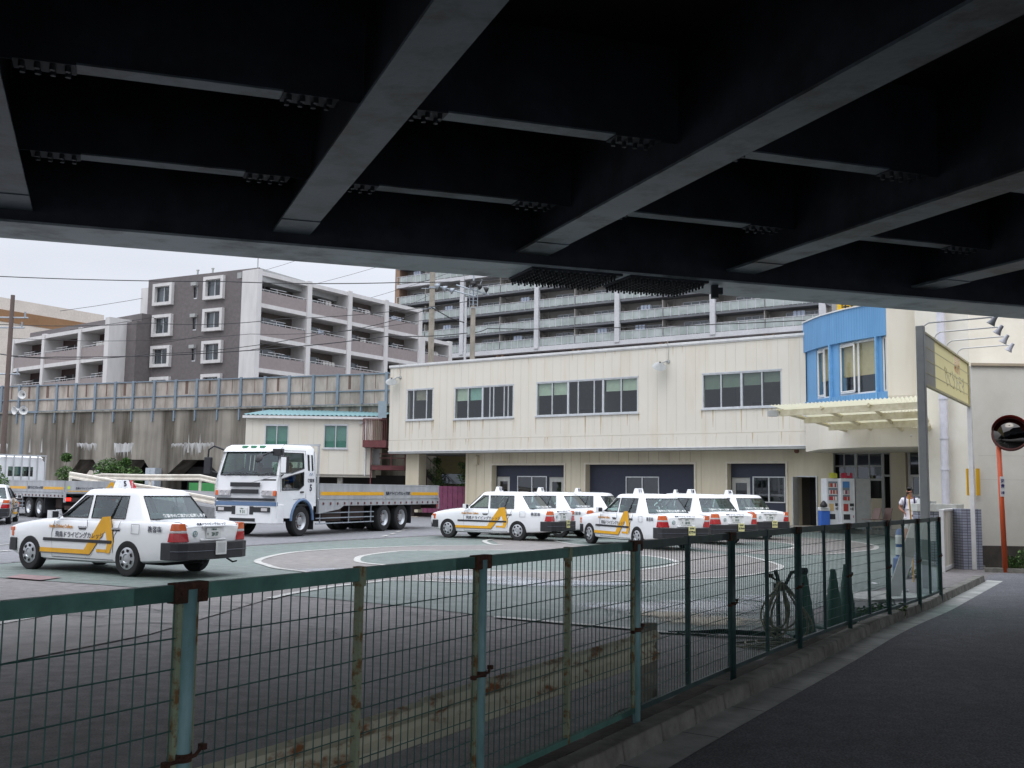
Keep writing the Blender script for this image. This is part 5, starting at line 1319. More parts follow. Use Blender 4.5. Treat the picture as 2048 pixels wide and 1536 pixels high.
def make_sedan(label, loc_, rz):
    t = thing('training_car', label, 'car', loc_, rz, 'white driving school sedans')
    bd = car_body(t); greenhouse(t)
    # gaps between doors, trunk lid and panels
    g = MB(); Y = .853
    for s_ in (1, -1):
        for pl_ in ([(.66, .93), (.72, .7), (.70, .28)], [(-.24, .94), (-.24, .28)], [(-1.12, .94), (-1.06, .80), (-.98, .68), (-.955, .4)], [(-.96, .27), (.70, .27)]):
            g.tube([(x, (Y - (.012 if z > .9 else 0) - (.02 if z < .35 else 0)) * s_, z) for x, z in pl_], .005, 4)
        g.tube([(-1.42, .855 * s_, .90), (-1.62, .855 * s_, .90), (-1.62, .857 * s_, .74), (-1.42, .857 * s_, .74), (-1.42, .855 * s_, .90)], .004, 4)
    g.tube([(-1.84, .70, .962), (-2.40, .66, .953), (-2.515, .60, .90), (-2.535, .58, .64)], .005, 4); g.tube([(-1.84, -.70, .962), (-2.40, -.66, .953), (-2.515, -.60, .90), (-2.535, -.58, .64)], .005, 4)
    g.build('panel_gap', m_ink, bd)
    for s_ in (1, -1):
        g = MB(); g.box(-.93, .95, Y * s_ - .012, Y * s_ + .012, .55, .605); g.build('side_moulding', m_bump, t, bevel=.006)
        for x in (-.12, -1.02):
            g = MB(); g.box(x - .1, x + .1, Y * s_ - .01, Y * s_ + .014, .80, .83); g.box(x - .09, x + .09, Y * s_ - .012, Y * s_ + .004, .775, .80, 1); g.build('door_handle', [m_chrome, m_bump], t)
        # tail lamps wrap the corner: red, clear, amber
        tl = None
        for k, (z0, z1, m_) in enumerate(((.625, .775, m_lred), (.775, .815, m_lclr), (.815, .935, m_lamb))):
            g = MB(); n_ = 0; vs = []
            for z in (z0, z1):
                q = (z - .625) / .31; vs += [(-2.548 + .012 * q, (.56 + .09 * q) * s_, z), (-2.54 + .02 * q, (.79 - .01 * q) * s_, z), (-2.46, (.856 - .01 * q) * s_, z), (-2.33 - .08 * q, (.862 - .008 * q) * s_, z), (-2.38 - .02 * q, .66 * s_, z)]
            g.v = vs
            for i in range(5): j = (i + 1) % 5; g.f.append((i, j, j + 5, i + 5)); g.m.append(0)
            g.f += [(4, 3, 2, 1, 0), (5, 6, 7, 8, 9)]; g.m += [0, 0]
            o = g.build('tail_lamp' if k == 0 else 'lamp_segment', m_, tl or t, bevel=.008)
            if k == 0: tl = o
        g = MB(); g.box(2.0, 2.085, min(.42 * s_, .70 * s_), max(.42 * s_, .70 * s_), .60, .74); hl = g.build('headlight', m_lclr, t, bevel=.015)
        g = MB(); g.prism([(2.06, .70), (2.0, .80), (1.86, .838), (1.86, .76), (2.0, .70)], .60, .77, lambda x, y, z: (x, y * s_, z)); g.build('turn_signal', m_lamb, hl, bevel=.01)
        g = MB(); g.box(.52, .64, min(.86 * s_, 1.03 * s_), max(.86 * s_, 1.03 * s_), .96, 1.10); g.box(.55, .60, min(.80 * s_, .88 * s_), max(.80 * s_, .88 * s_), .97, 1.01); g.box(.515, .519, min(.88 * s_, 1.01 * s_), max(.88 * s_, 1.01 * s_), .975, 1.085, 1); g.build('door_mirror', [m_car, m_bump], t, bevel=.02)
    P4 = [(-2.18, .84), (-2.18, .868), (-2.42, .864), (-2.56, .82), (-2.63, .66), (-2.66, .3)]
    ring = P4 + [(x, -y) for x, y in reversed(P4)] + [(-2.4, -.6), (-2.4, .6)]
    bp = bar_prism(ring, .325, .615).build('rear_bumper', m_bump, t, bevel=.025)
    g = MB(); lv = [(x - .004, y * 1.004) for x, y in P4[2:]] + [(x - .004, -y * 1.004) for x, y in reversed(P4[2:])]
    g.tube([(x, y, .47) for x, y in lv], .008, 4); g.build('bumper_strip', m_ink, bp)
    P5 = [(1.74, .835), (1.74, .856), (1.93, .845), (2.06, .77), (2.13, .60), (2.16, .2)]
    bar_prism(P5 + [(x, -y) for x, y in reversed(P5)] + [(1.95, -.6), (1.95, .6)], .34, .575).build('front_bumper', m_bump, t, bevel=.025)
    g = MB(); g.box(2.05, 2.09, -.38, .38, .60, .76); g.build('grille', m_bump, t)
    # boot garnish, plate, badge
    g = MB(); g.box(-2.56, -2.50, -.30, .30, .635, .665); g.box(-2.575, -2.50, -.27, .27, .868, .895); g.build('boot_garnish', m_car, t, bevel=.008)
    g = MB(); g.box(-2.56, -2.53, -.175, .175, .675, .85); pl = g.build('number_plate', m_plate, t, bevel=.004)
    text('川崎500', 'lettering', m_pgreen, pl, .04, (-2.562, 0, .825), RB, .9); text('た', 'lettering', m_pgreen, pl, .045, (-2.562, .14, .75), RB)
    g = MB(); g.lathe([(.0, 0), (.052, 0), (.052, .004)], 20, T=Matrix.Translation((-2.537, .42, .76)) @ Matrix.Rotation(-PI / 2, 4, 'Y')); bg_ = g.build('badge', mat('badge_teal', c8(120, 172, 178), .4), t)
    g = MB(); g.lathe([(.0, 0), (.040, 0), (.040, .003)], 20, T=Matrix.Translation((-2.5415, .42, .76)) @ Matrix.Rotation(-PI / 2, 4, 'Y')); g.build('badge_face', m_plate, bg_)
    text('人', 'lettering', MATS['badge_teal'], bg_, .06, (-2.5455, .42, .76), RB)
    g = MB(); g.tube([(-2.3, .3, .30), (-2.56, .3, .28), (-2.62, .3, .28)], .025, 8); g.tube([(-2.35, -.55, .3), (-2.5, -.55, .24), (-2.6, -.55, .26)], .015, 6)
    g.box(-1.9, 1.8, -.5, .5, .20, .26); g.build('underbody', m_well, t)
    # livery on both sides
    for s_ in (1, -1):
        rz_ = RZ if s_ > 0 else (PI / 2, 0, 0); Y2 = .857 * s_
        q = lambda p: ((1015 - p[0]) / 278 - 1.34, .856 * s_, (910 - p[1]) / 300)
        lg = flat_poly('logo', [q(p) for p in LOGO], m_orange, t)
        g = MB(); g.poly([q(p) for p in ((790, 776), (866, 776), (864, 792), (790, 792))]); g.build('logo_foot', m_orange, lg)
        g = MB(); g.tube([q(p) for p in ((355, 809), (742, 809), (795, 745))], .006, 4); g.tube([q(p) for p in ((888, 603), (898, 640), (915, 735))], .007, 4); g.build('logo_edge', m_ink, lg)
        text('飛鳥ドライビングカレッジ', 'lettering', m_ink, t, .114, (-.045 * 1, .8585 * s_, .668), rz_, .97, bold=.006)
        text('Asuka Driving College', 'lettering', m_amb2, t, .085, (.47, Y2, .815), rz_, .86, bold=.03)
        text('教習車', 'lettering', m_ink, t, .115, (-2.0, .852 * s_, .82), rz_, 1.0, bold=.01)
    text('飛鳥ドライビングカレッジ', 'lettering', m_ink, t, .058, (-2.515, .02, .918), (PI / 2 - .5, 0, -PI / 2), 1, bold=.015)
    text('教習中のご協力に感謝します', 'lettering', m_plate, t, .078, (-1.825, 0, 1.045), (math.radians(48), 0, -PI / 2), 1.0, bold=.02)
    # interior
    for y in (.38, -.38):
        g = MB(); T = Matrix.Translation((-.12, y, .95)) @ Matrix.Rotation(-.2, 4, 'Y'); g.box(-.07, .07, -.24, .24, -.1, .2, T=T); g.box(-.04, .05, -.12, .12, .22, .36, T=T); g.build('seat', m_seat, t, bevel=.03)
    g = MB(); g.box(-1.35, -1.15, -.62, .62, .9, 1.08); g.box(-1.25, -1.17, -.5, -.28, 1.08, 1.18); g.box(-1.25, -1.17, .28, .5, 1.08, 1.18); g.build('rear_seat', m_seat, t, bevel=.02)
    g = MB(); g.box(.45, .75, -.7, .7, .9, .99); g.tube([(.30 + .02 * math.sin(a * PI / 6), -.38 + .18 * math.cos(a * PI / 6), .98 + .17 * math.sin(a * PI / 6)) for a in range(13)], .014, 5); g.box(.12, .14, -.12, .12, 1.30, 1.36); g.build('dashboard', m_inter, t)
    for x in (1.34, -1.34):
        for s_ in (1, -1): wheel(t, x, .765 * s_, .315, .315, .185, s_, .19)
    # roof sign box
    g = MB(); k = 0
    for z, hx, hy in ((1.50, .075, .15), (1.52, .075, .15), (1.66, .045, .115)): g.v += [(-.12 - hx, -hy, z), (-.12 + hx, -hy, z), (-.12 + hx, hy, z), (-.12 - hx, hy, z)]
    for r_ in range(2):
        for i in range(4): j = (i + 1) % 4; g.f.append((r_ * 4 + i, r_ * 4 + j, r_ * 4 + 4 + j, r_ * 4 + 4 + i)); g.m.append(0)
    g.f += [(3, 2, 1, 0), (8, 9, 10, 11)]; g.m += [0, 0]; g.build('roof_sign', m_car, t, bevel=.008)
    return t
def personalise(t, num, plate, practice=True, exam=False):
    text(num, 'sign_number', m_ink, t, .135, (-.189, -.01, 1.588), (PI / 2 - .21, 0, -PI / 2), .72 if len(num) > 2 else .95, bold=.04)
    text(plate, 'plate_number', m_pgreen, t, .088, (-2.5625, -.025, .745), RB, .8, bold=.03)
    if practice:
        g = MB(); g.box(-2.685, -2.67, -.20, .02, .42, .66); p = g.build('practice_plate', m_yelpl, t)
        text('仮免許', 'lettering', m_ink, p, .05, (-2.688, -.09, .60), RB, 1, bold=.02); text('練習中', 'lettering', m_ink, p, .07, (-2.688, -.09, .50), RB, 1, bold=.03)
    else:
        g = MB(); g.box(-2.685, -2.67, -.2, .05, .40, .63); p = g.build('blank_plate', m_plate, t); g = MB(); g.box(-2.687, -2.6855, -.17, .02, .43, .60); g.build('grey_sticker', mat('faded_grey', c8(196, 198, 198), .5), p)
    if exam:
        g = MB(); g.prism([(-.33, 1.50), (-.12, 1.50), (-.20, 1.66), (-.22, 1.66)], -.14, -.10, lambda y, z, x: (x, y, z)); s = g.build('exam_sign', mat('exam_red', c8(210, 30, 50), .4), t)
        for k, c in enumerate('検定中'): text(c, 'lettering', m_plate, s, .042, (-.142, -.215, 1.62 - .042 * k), RB, 1, bold=.03)

CARS = [('white training sedan nearest the camera, number 5 roof sign and a red exam triangle', (-7.53, 19.75, 0), 2.632, '5', '20·37', False, True),
        ('white training sedan behind the flatbed tail, roof sign 12 20, leftmost of the parked group', (-.48, 34.3, 0), 2.6, '12 20', '15·12', True, False),
        ('white training sedan with roof sign 8 9, parked just behind the one marked 12 20', (.97, 36.75, 0), 2.6, '8 9', '16·70', True, False),
        ('white training sedan with roof sign 24 25, third back in the left parked row', (2.45, 39.1, 0), 2.6, '24 25', '14·22', True, False),
        ('white training sedan with roof sign 13 10, mostly hidden behind sedan 18', (7.05, 44.6, 0), 2.6, '13 10', '17·31', True, False),
        ('white training sedan with roof sign 11 and plate 20-55, front of the right parked row', (3.78, 30.9, 0), 2.02, '11', '20·55', True, False),
        ('white training sedan with roof sign 18 and plate 33-51, middle of the right parked row', (5.95, 34.3, 0), 2.0, '18', '33·51', True, False),
        ('white training sedan with roof sign 26 and plate 19-40, rightmost of the parked sedans', (8.0, 38.1, 0), 1.98, '26', '19·40', True, False),
        ('white training sedan cut by the left edge, in front of the left flatbed', (-20.9, 41.6, 0), 1.93, '3', '19·37', True, False)]
base_ = make_sedan(CARS[0][0], CARS[0][1], CARS[0][2]); roots = [base_]
for c in CARS[1:]:
    o = copy_tree(base_); o.location = c[1]; o.rotation_euler = (0, 0, c[2]); o['label'] = c[0]; roots.append(o)
for o in roots: o.scale = (1, 1, 1.03)
for o, c in zip(roots, CARS): personalise(o, c[3], c[4], c[5], c[6])

# ================================================================ flatbed trucks
m_bed = mat('aluminium_gate', c8(182, 184, 186), .5, c8(160, 162, 164), 3, metal=.2, streak=.3)
m_frame = mat('chassis_black', c8(40, 38, 40), .7, c8(64, 48, 44), 4, lo=.5, hi=.8)
m_tblue = mat('truck_blue', c8(98, 124, 158), .4)
m_lit = mat('lamp_lit_red', c8(255, 40, 30), .3, emit=2.5)
def loop_panel(name, outer, holes, fn, m, parent):
    lo = [[Vector((p[0], p[1], 0)) for p in outer]] + [[Vector((p[0], p[1], 0)) for p in h] for h in holes]
    tr = tessellate_polygon(lo); vs = [fn(p.x, p.y) for l_ in lo for p in l_]
    me = bpy.data.meshes.new(name); me.from_pydata(vs, [], [tuple(t) for t in tr]); me.materials.append(m); me.update()
    o = bpy.data.objects.new(name, me); COL.objects.link(o); o.parent = parent; return o
def make_truck(label, loc_, rz):
    t = thing('flatbed_truck', label, 'truck', loc_, rz, 'white driving school flatbed trucks')
    HW = 1.22
    arch = [(.60 * math.cos(a), .52 + .66 * math.sin(a)) for a in [PI * k / 12 for k in range(13)]]
    side = [(1.36, .62), (1.38, 1.0), (1.38, 1.78), (1.30, 1.98), (1.10, 2.74), (1.0, 2.90), (.8, 2.97), (-.62, 3.0), (-.78, 2.9), (-.80, .98), (-.66, .98), (-.62, .6)] + list(reversed(arch)) + [(.64, .6)]
    w1 = [(1.13, 2.06), (.98, 2.70), (-.08, 2.72), (-.08, 2.22), (.6, 2.06)]; w2 = [(1.12, 1.5), (1.14, 1.86), (.62, 1.98), (-.06, 2.10), (-.06, 1.66), (.2, 1.52)]
    v1 = [(-.30, 2.15), (-.30, 2.68), (-.42, 2.68), (-.42, 2.15)]; v2 = [(-.52, 2.15), (-.52, 2.68), (-.62, 2.68), (-.62, 2.15)]
    cab = bpy.data.objects.new('cab', None); COL.objects.link(cab); cab.parent = t
    for s_ in (1, -1):
        fn = lambda x, z: (x, (HW - max(0, z - 2.0) * .09 - (max(0, z - 2.8) * .5)) * s_, z)
        loop_panel('cab_side', side, [w1, w2, v1, v2], fn, m_car, cab)
        for w_, m_ in ((w1, m_cargl), (w2, m_cargl)): loop_panel('side_window', w_, [], lambda x, z: (x, (HW - .02 - max(0, z - 2.0) * .09) * s_, z), m_, cab)
        for w_ in (v1, v2): loop_panel('cab_vent', w_, [], lambda x, z: (x, (HW - .03 - max(0, z - 2.0) * .09) * s_, z), m_bump, cab)
        g = MB()
        for w_ in (w1, w2): g.tube([(x, (HW + .002 - max(0, z - 2.0) * .09) * s_, z) for x, z in w_ + [w_[0]]], .018, 5)
        g.tube([(x, (HW + .004 - max(0, z - 2.0) * .09) * s_, z) for x, z in ((-.2, 2.80), (-.2, 1.25), (.5, 1.2))], .006, 4); g.tube([(x, (HW + .004 - max(0, z - 2.0) * .09) * s_, z) for x, z in ((1.2, 1.45), (1.2, 2.0), (1.04, 2.78), (-.2, 2.80))], .006, 4)
        g.build('window_trim', m_bump, cab)
        g = MB(); g.tube([(x * 1.02, (HW + .01) * s_, .52 + (z - .52) * 1.03) for x, z in arch], .05, 6); g.build('arch_trim', m_tblue, cab)
        g = MB(); g.box(-.05, .12, HW * s_ - .02, HW * s_ + .03, 1.42, 1.47); g.build('door_handle', m_bump, cab)
    # front face with the windscreen opening
    def ff(y, z): x = 1.38 - max(0, z - 1.78) * .29 - (y / HW) ** 4 * .06; return (x, y * (1 - max(0, z - 2.0) * .075), z)
    wsh = [(-1.10, 1.98), (-1.10, 2.74), (1.10, 2.74), (1.10, 1.98)]
    fo = [(-HW, .98), (-HW, 1.4), (-HW, 1.98), (-HW, 2.74), (-HW, 2.9), (HW, 2.9), (HW, 2.74), (HW, 1.98), (HW, 1.4), (HW, .98)]
    loop_panel('front_panel', fo, [wsh], ff, m_car, cab)
    ws = loop_panel('windshield', wsh, [], lambda y, z: tuple(Vector(ff(y, z)) - Vector((.02, 0, 0))), m_truckgl, cab)
    g = MB(); g.tube([Vector(ff(y, z)) + Vector((.006, 0, 0)) for y, z in wsh + [wsh[0]]], .022, 5)
    for y in (-.9, -.25, .45): g.tube([Vector(ff(y, 1.95)) + Vector((.03, 0, 0)), Vector(ff(y + .25, 2.03)) + Vector((.03, 0, 0)), Vector(ff(y + .62, 2.06)) + Vector((.03, 0, 0))], .014, 4)
    g.build('wipers', m_bump, ws)
    g = MB(); rp_ = [(1.14, 2.74), (1.05, 2.88), (.85, 2.97), (-.62, 3.0), (-.80, 2.88), (-.80, .98)]
    for (xa, za), (xb, zb) in zip(rp_[:-1], rp_[1:]):
        ya = HW - max(0, za - 2) * .09 - max(0, za - 2.8) * .5; yb = HW - max(0, zb - 2) * .09 - max(0, zb - 2.8) * .5
        if xb == -.80 and zb < 2:  # rear wall with window
            continue
        g.poly([(xa, -ya, za), (xa, ya, za), (xb, yb, zb), (xb, -yb, zb)])
    ro = g.build('cab_roof', m_car, cab)
    rw_ = [(-.62, 1.95), (-.62, 2.45), (.62, 2.45), (.62, 1.95)]
    loop_panel('cab_rear', [(-HW, .98), (-HW + .05, 2.7), (-1.0, 2.93), (1.0, 2.93), (HW - .05, 2.7), (HW, .98)], [rw_], lambda y, z: (-.80, y, z), m_car, cab)
    loop_panel('rear_window', rw_, [], lambda y, z: (-.79, y, z), m_cargl, cab)
    for y in (-.35, 0, .35):
        g = MB(); g.box(.98, 1.08, y - .10, y + .10, 2.86, 2.94); g.build('marker_lamp', mat('marker_green', c8(84, 150, 116), .4), ro, bevel=.01)
    g = MB(); g.box(-.75, 1.3, -1.19, 1.19, 1.0, 1.05); g.box(.85, 1.28, -1.1, 1.1, 1.05, 1.85)
    for y in (.6, -.6): g.box(-.45, .1, y - .28, y + .28, 1.05, 1.55); g.box(-.5, -.32, y - .26, y + .26, 1.55, 2.25)
    g.tube([(.72 + .05 * math.sin(a * PI / 6), -.6 + .22 * math.cos(a * PI / 6), 1.9 + .2 * math.sin(a * PI / 6)) for a in range(13)], .018, 5); g.build('cab_interior', m_inter, cab)
    # grille, lamps, bumper
    g = MB(); x = 1.385
    for y0, y1, z0, z1 in ((-.62, .55, 1.60, 1.74), (-.58, .50, 1.38, 1.52)): g.box(x - .02, x + .012, y0, y1, z0, z1)
    g.box(x - .02, x + .01, -1.15, 1.15, 1.16, 1.24); gr = g.build('grille', m_bump, cab, bevel=.012)
    for s_ in (1, -1):
        g = MB(); g.box(x - .06, x + .02, min(.62 * s_, 1.14 * s_), max(.62 * s_, 1.14 * s_), 1.30, 1.50); hl = g.build('headlight', m_lclr, cab, bevel=.02)
        g = MB(); g.box(x - .05, x + .03, min(1.08 * s_, 1.19 * s_), max(1.08 * s_, 1.19 * s_), 1.32, 1.48); g.build('turn_signal', m_lamb, hl, bevel=.01)
        for q in range(2): g = MB(); g.lathe([(0, .0), (.06, 0), (.075, .025)], 16, T=Matrix.Translation((x + .012, (.72 + .2 * q) * s_, 1.40)) @ Matrix.Rotation(PI / 2, 4, 'Y')); g.build('lamp_bowl', m_chrome, hl)
    bpr = [(1.0, HW + .02), (1.32, HW + .01), (1.46, 1.08), (1.50, .6), (1.51, 0)]; rg = bpr + [(x_, -y_) for x_, y_ in reversed(bpr[:-1])]
    bu = bar_prism(rg + [(1.0, -HW)], .44, 1.05).build('front_bumper', m_car, cab, bevel=.03)
    g = MB(); g.prism([(p[0] + .012, p[1] * 1.006) for p in rg[1:-1]] + [(1.2, -1), (1.2, 1)], 1.0, 1.12, lambda a, c, z: (a, c, z)); g.build('bumper_stripe', m_tblue, bu)
    g = MB()
    for y0, y1, z0, z1 in ((.42, 1.05, .80, .96), (-1.05, -.42, .80, .96), (-.42, -.28, .72, .98), (.28, .42, .72, .98), (-.5, .5, .50, .60)): g.box(1.47, 1.518, y0, y1, z0, z1)
    g.build('bumper_recess', m_bump, bu)
    for y in (.85, -.85): g = MB(); g.box(1.49, 1.524, y - .12, y + .12, .83, .93); g.build('fog_lamp', m_lclr, bu, bevel=.01)
    g = MB(); g.box(1.51, 1.53, -.22, .22, .72, .94); pl = g.build('number_plate', m_plate, bu)
    text('川崎11', 'lettering', m_pgreen, pl, .055, (1.532, 0, .90), (PI / 2, 0, PI / 2)); text('9 31', 'lettering', m_pgreen, pl, .13, (1.532, .02, .80), (PI / 2, 0, PI / 2), .9, bold=.03)
    text('教習車', 'lettering', m_ink, cab, .13, (-.47, HW + .006, 1.82), RZ, 1, bold=.02); text('5', 'lettering', m_ink, cab, .30, (-.47, HW + .006, 1.58), RZ, 1, bold=.03)
    g = MB(); g.tube([(-.36, HW + .004, 2.0), (-.42, HW + .004, 2.08), (-.47, HW + .004, 2.0), (-.52, HW + .004, 2.08), (-.58, HW + .004, 2.0)], .008, 4); g.build('small_emblem', m_tblue, cab)
    # mirrors
    g = MB(); g.tube([(1.1, 1.16, 2.75), (1.35, 1.38, 2.75), (1.35, 1.42, 2.6)], .03, 6); g.tube([(1.15, 1.2, 1.95), (1.33, 1.4, 2.0)], .025, 6); g.box(1.26, 1.38, 1.32, 1.56, 2.03, 2.58); ml = g.build('wing_mirror', m_bump, cab, bevel=.03)
    g = MB(); g.box(1.385, 1.392, 1.34, 1.54, 2.06, 2.55); g.build('mirror_shell', m_car, ml, bevel=.003)
    g = MB(); g.tube([(1.1, 1.1, 2.80), (1.45, .95, 2.7), (1.6, .7, 2.55)], .03, 6); g.lathe([(.001, .05), (.1, .03), (.15, 0), (.001, -.01)], 14, T=Matrix.Translation((1.62, .66, 2.5)) @ Matrix.Rotation(1.2, 4, 'Y')); g.box(1.15, 1.35, .98, 1.28, 2.6, 2.82); g.build('convex_mirror', m_bump, cab)
    g = MB(); g.tube([(1.1, -1.16, 2.8), (1.3, -1.4, 2.92), (1.35, -1.58, 2.8), (1.35, -1.6, 2.5)], .035, 6); g.tube([(1.15, -1.2, 2.0), (1.33, -1.5, 2.1)], .025, 6); g.box(1.28, 1.4, -1.72, -1.46, 2.0, 2.55); g.build('wing_mirror', m_bump, cab, bevel=.03)
    # chassis and flatbed
    g = MB(); g.box(-9.5, .9, -.5, -.3, .75, .98); g.box(-9.5, .9, .3, .5, .75, .98); g.box(-2.6, -1.4, .55, 1.05, .45, .95); g.box(-4.2, -3.2, .5, 1.0, .45, .95); g.box(-3.0, -1.2, -1.1, -.5, .4, .95); g.box(-8.4, -7.7, -.8, .8, .5, .9); g.box(-9.6, -9.5, -1.1, 1.1, .45, .62); g.box(-9.595, -9.56, -1.18, 1.18, .80, .98)
    for x_ in (-5.4, -6.7): g.cyl((x_, -1, .5), (x_, 1, .5), .1, n=10)
    g.build('chassis', m_frame, t)
    g = MB(); g.box(-9.7, -.95, -1.2, 1.2, 1.16, 1.22); g.box(-9.7, -.95, 1.14, 1.24, .98, 1.16); g.box(-9.7, -.95, -1.24, -1.14, .98, 1.16); g.prism([(-.95, .98), (-2.5, .98), (-2.2, .86), (-.95, .72)], 1.14, 1.24, lambda a, z, y: (a, y, z)); bd_ = g.build('bed', m_bed, t)
    g = MB()
    for k in range(20): x_ = -1.2 - k * .44; g.box(x_ - .03, x_ + .03, 1.241, 1.27, 1.02, 1.10); g.box(x_ - .03, x_ + .03, -1.27, -1.241, 1.02, 1.10)
    g.build('bed_hooks', m_redsteel, bd_)
    for s_ in (1, -1):
        for a, c in ((-1.0, -5.28), (-5.34, -9.68)):
            g = MB(); y0, y1 = sorted((1.19 * s_, 1.235 * s_)); g.box(c, a, y0, y1, 1.225, 1.70); g.box(c, a, y0 - .01, y1 + .01, 1.70, 1.745); gt = g.build('side_gate', m_bed, bd_)
            g = MB(); yy = sorted((1.236 * s_, 1.241 * s_))
            if a > -3: g.box(-5.2, a - .05, yy[0], yy[1], 1.34, 1.46)
            else: g.box(-9.6, -7.3, yy[0], yy[1], 1.34, 1.46)
            g.build('amber_stripe', m_orange, gt)
        text('飛鳥ドライビングカレッジ川崎', 'lettering', m_ink, bd_, .15, (-6.3, 1.243 * s_, 1.40), RZ if s_ > 0 else (PI / 2, 0, 0), .9, bold=.03)
    g = MB(); g.box(-9.74, -9.69, -1.2, 1.2, 1.225, 1.74); tg = g.build('tail_gate', m_bed, bd_)
    q = lambda p: (-9.745, 1.15 - p[0], p[1])
    flat_poly('logo', [q(p) for p in ((0.05, 1.26), (1.68, 1.26), (1.98, 1.70), (2.12, 1.70), (2.27, 1.26), (2.15, 1.26), (2.03, 1.56), (1.77, 1.295), (.05, 1.295))], m_orange, tg)
    text('飛鳥ドライビングカレッジ川崎', 'lettering', m_ink, tg, .10, (-9.747, .13, 1.40), RB, .88, bold=.02)
    g = MB(); g.box(-9.747, -9.742, 1.0, 1.12, 1.36, 1.50); g.build('sticker', mat('sticker_lime', c8(200, 214, 70), .5), tg)
    for s_ in (1, -1):
        g = MB(); y0, y1 = sorted((.90 * s_, 1.12 * s_)); g.box(-9.66, -9.6, y0, y1, .84, .98); g.build('tail_lamp', m_lit if s_ > 0 else m_lred, t)
        g = MB(); g.box(-9.72, -9.66, min(1.15 * s_, 1.24 * s_), max(1.15 * s_, 1.24 * s_), .78, 1.24); g.build('gate_post', m_bed, bd_)
    g = MB(); g.box(-.95, -.90, -1.2, 1.2, 1.2, 1.75)
    for k in range(7): y = -1.18 + k * 2.36 / 6; g.box(-.96, -.90, y - .03, y + .03, 1.75, 3.0)
    g.box(-.97, -.89, -1.22, 1.22, 3.0, 3.07); g.build('headboard_rack', m_bed, t)
    g = MB()
    for z in (.38, .56, .74): g.tube([(-.95, 1.12, z), (-4.7, 1.12, z)], .022, 6)
    for x_ in (-1.2, -3.0, -4.5): g.tube([(x_, 1.12, .36), (x_, 1.12, .98)], .025, 6)
    g.build('side_guard', m_galv, t)
    g = MB(); g.box(-7.42, -7.38, .7, 1.2, .25, .95); g.box(-7.42, -7.38, -1.2, -.7, .25, .95); g.box(-.72, -.69, .75, 1.2, .2, .9); g.build('mudflap', m_bump, t)
    for s_ in (1, -1):
        wheel(t, 0, 1.06 * s_, .5, .5, .28, s_, .29, True)
        for x_ in (-5.4, -6.7): wheel(t, x_, 1.03 * s_, .5, .5, .28, s_, .29, True); wheel(t, x_, .70 * s_, .5, .5, .28, s_, .29, True)
    return t
tk = make_truck('white flatbed truck number 5 in the centre, its cab facing the camera', (-7.98, 34.44, 0), math.atan2(-.917, -.40))
tk2 = copy_tree(tk); tk2.location = (-25.9, 53.7, 0); tk2.rotation_euler = (0, 0, math.radians(135))
tk2['label'] = 'white flatbed truck at the far left seen from behind with one red tail lamp lit'
# ================================================================ green mesh fence along the kerb
m_fgreen = mat('fence_green', c8(92, 142, 128), .5, c8(70, 114, 104), 8, big=.2)
m_fwire = mat('fence_wire', c8(62, 104, 96), .5)
m_fpost = mat('fence_post_teal', c8(134, 172, 174), .5, c8(104, 142, 142), 14, streak=.3)
m_frust = mat('rusty_angle', c8(146, 156, 128), .8, c8(120, 88, 48), 18, bump=.4, lo=.38, hi=.5)
m_rust = mat('rust', c8(88, 56, 38), .9, c8(54, 34, 26), 14, bump=.6)
fence = thing('mesh_fence', 'green wire mesh fence with teal posts and rusty brackets running along the kerb', 'fence', (0, 0, 0))
ZT, ZBR = 1.27, .19
IMIN = -5
for i in range(IMIN, 17):
    a, c = FP(i), FP(i + 1)
    if 13 <= i < 15: pass
    elif i >= 15: pass
    else:
        b = MB(); n = 18; tall = ZT - .03
        for k in range(1, n):
            p = a.lerp(c, k / n); b.tube([(p.x, p.y, ZBR + .01), (p.x, p.y, tall)], .0026, 4)
        nr = FN(i + .5) * .004
        for k in range(1, 10):
            z = ZBR + (tall - ZBR) * k / 10.2
            b.tube([(a.x + nr.x, a.y + nr.y, z), (c.x + nr.x, c.y + nr.y, z)], .0026, 4)
        b.build('mesh_panel', m_fwire, fence)
m_fshaded = mat('fence_green_shaded', c8(58, 86, 82), .5, c8(42, 64, 62), 8, big=.2)  # far posts and rails coloured darker to paint in their shade
# rails, one length per two-metre panel
for i in range(IMIN, 17, 2):
    for z0, h, w_, nm in ((ZT - .028, .056, .03, 'top_rail'), (ZBR - .02, .035, .03, 'bottom_rail')):
        b = MB(); sg = [i + .25 * k for k in range(9)]
        for s0, s1 in zip(sg[:-1], sg[1:]):
            A0, A1, C0, C1 = offs(-w_ / 2, s0), offs(w_ / 2, s0), offs(-w_ / 2, s1), offs(w_ / 2, s1); k = len(b.v)
            b.v += [(p.x, p.y, z) for z in (z0, z0 + h) for p in (A0, A1, C1, C0)]
            for f in ((0, 3, 2, 1), (4, 5, 6, 7), (0, 1, 5, 4), (2, 3, 7, 6)) + (((0, 4, 7, 3),) if s0 == sg[0] else ()) + (((1, 2, 6, 5),) if s1 == sg[-1] else ()): b.f.append(tuple(k + q for q in f)); b.m.append(0)
            b.f += [(k + 1, k + 2, k + 6, k + 5), (k, k + 4, k + 7, k + 3)]; b.m += [0, 0]
        b.build(nm, m_fgreen if i < 5 else m_fshaded, fence)
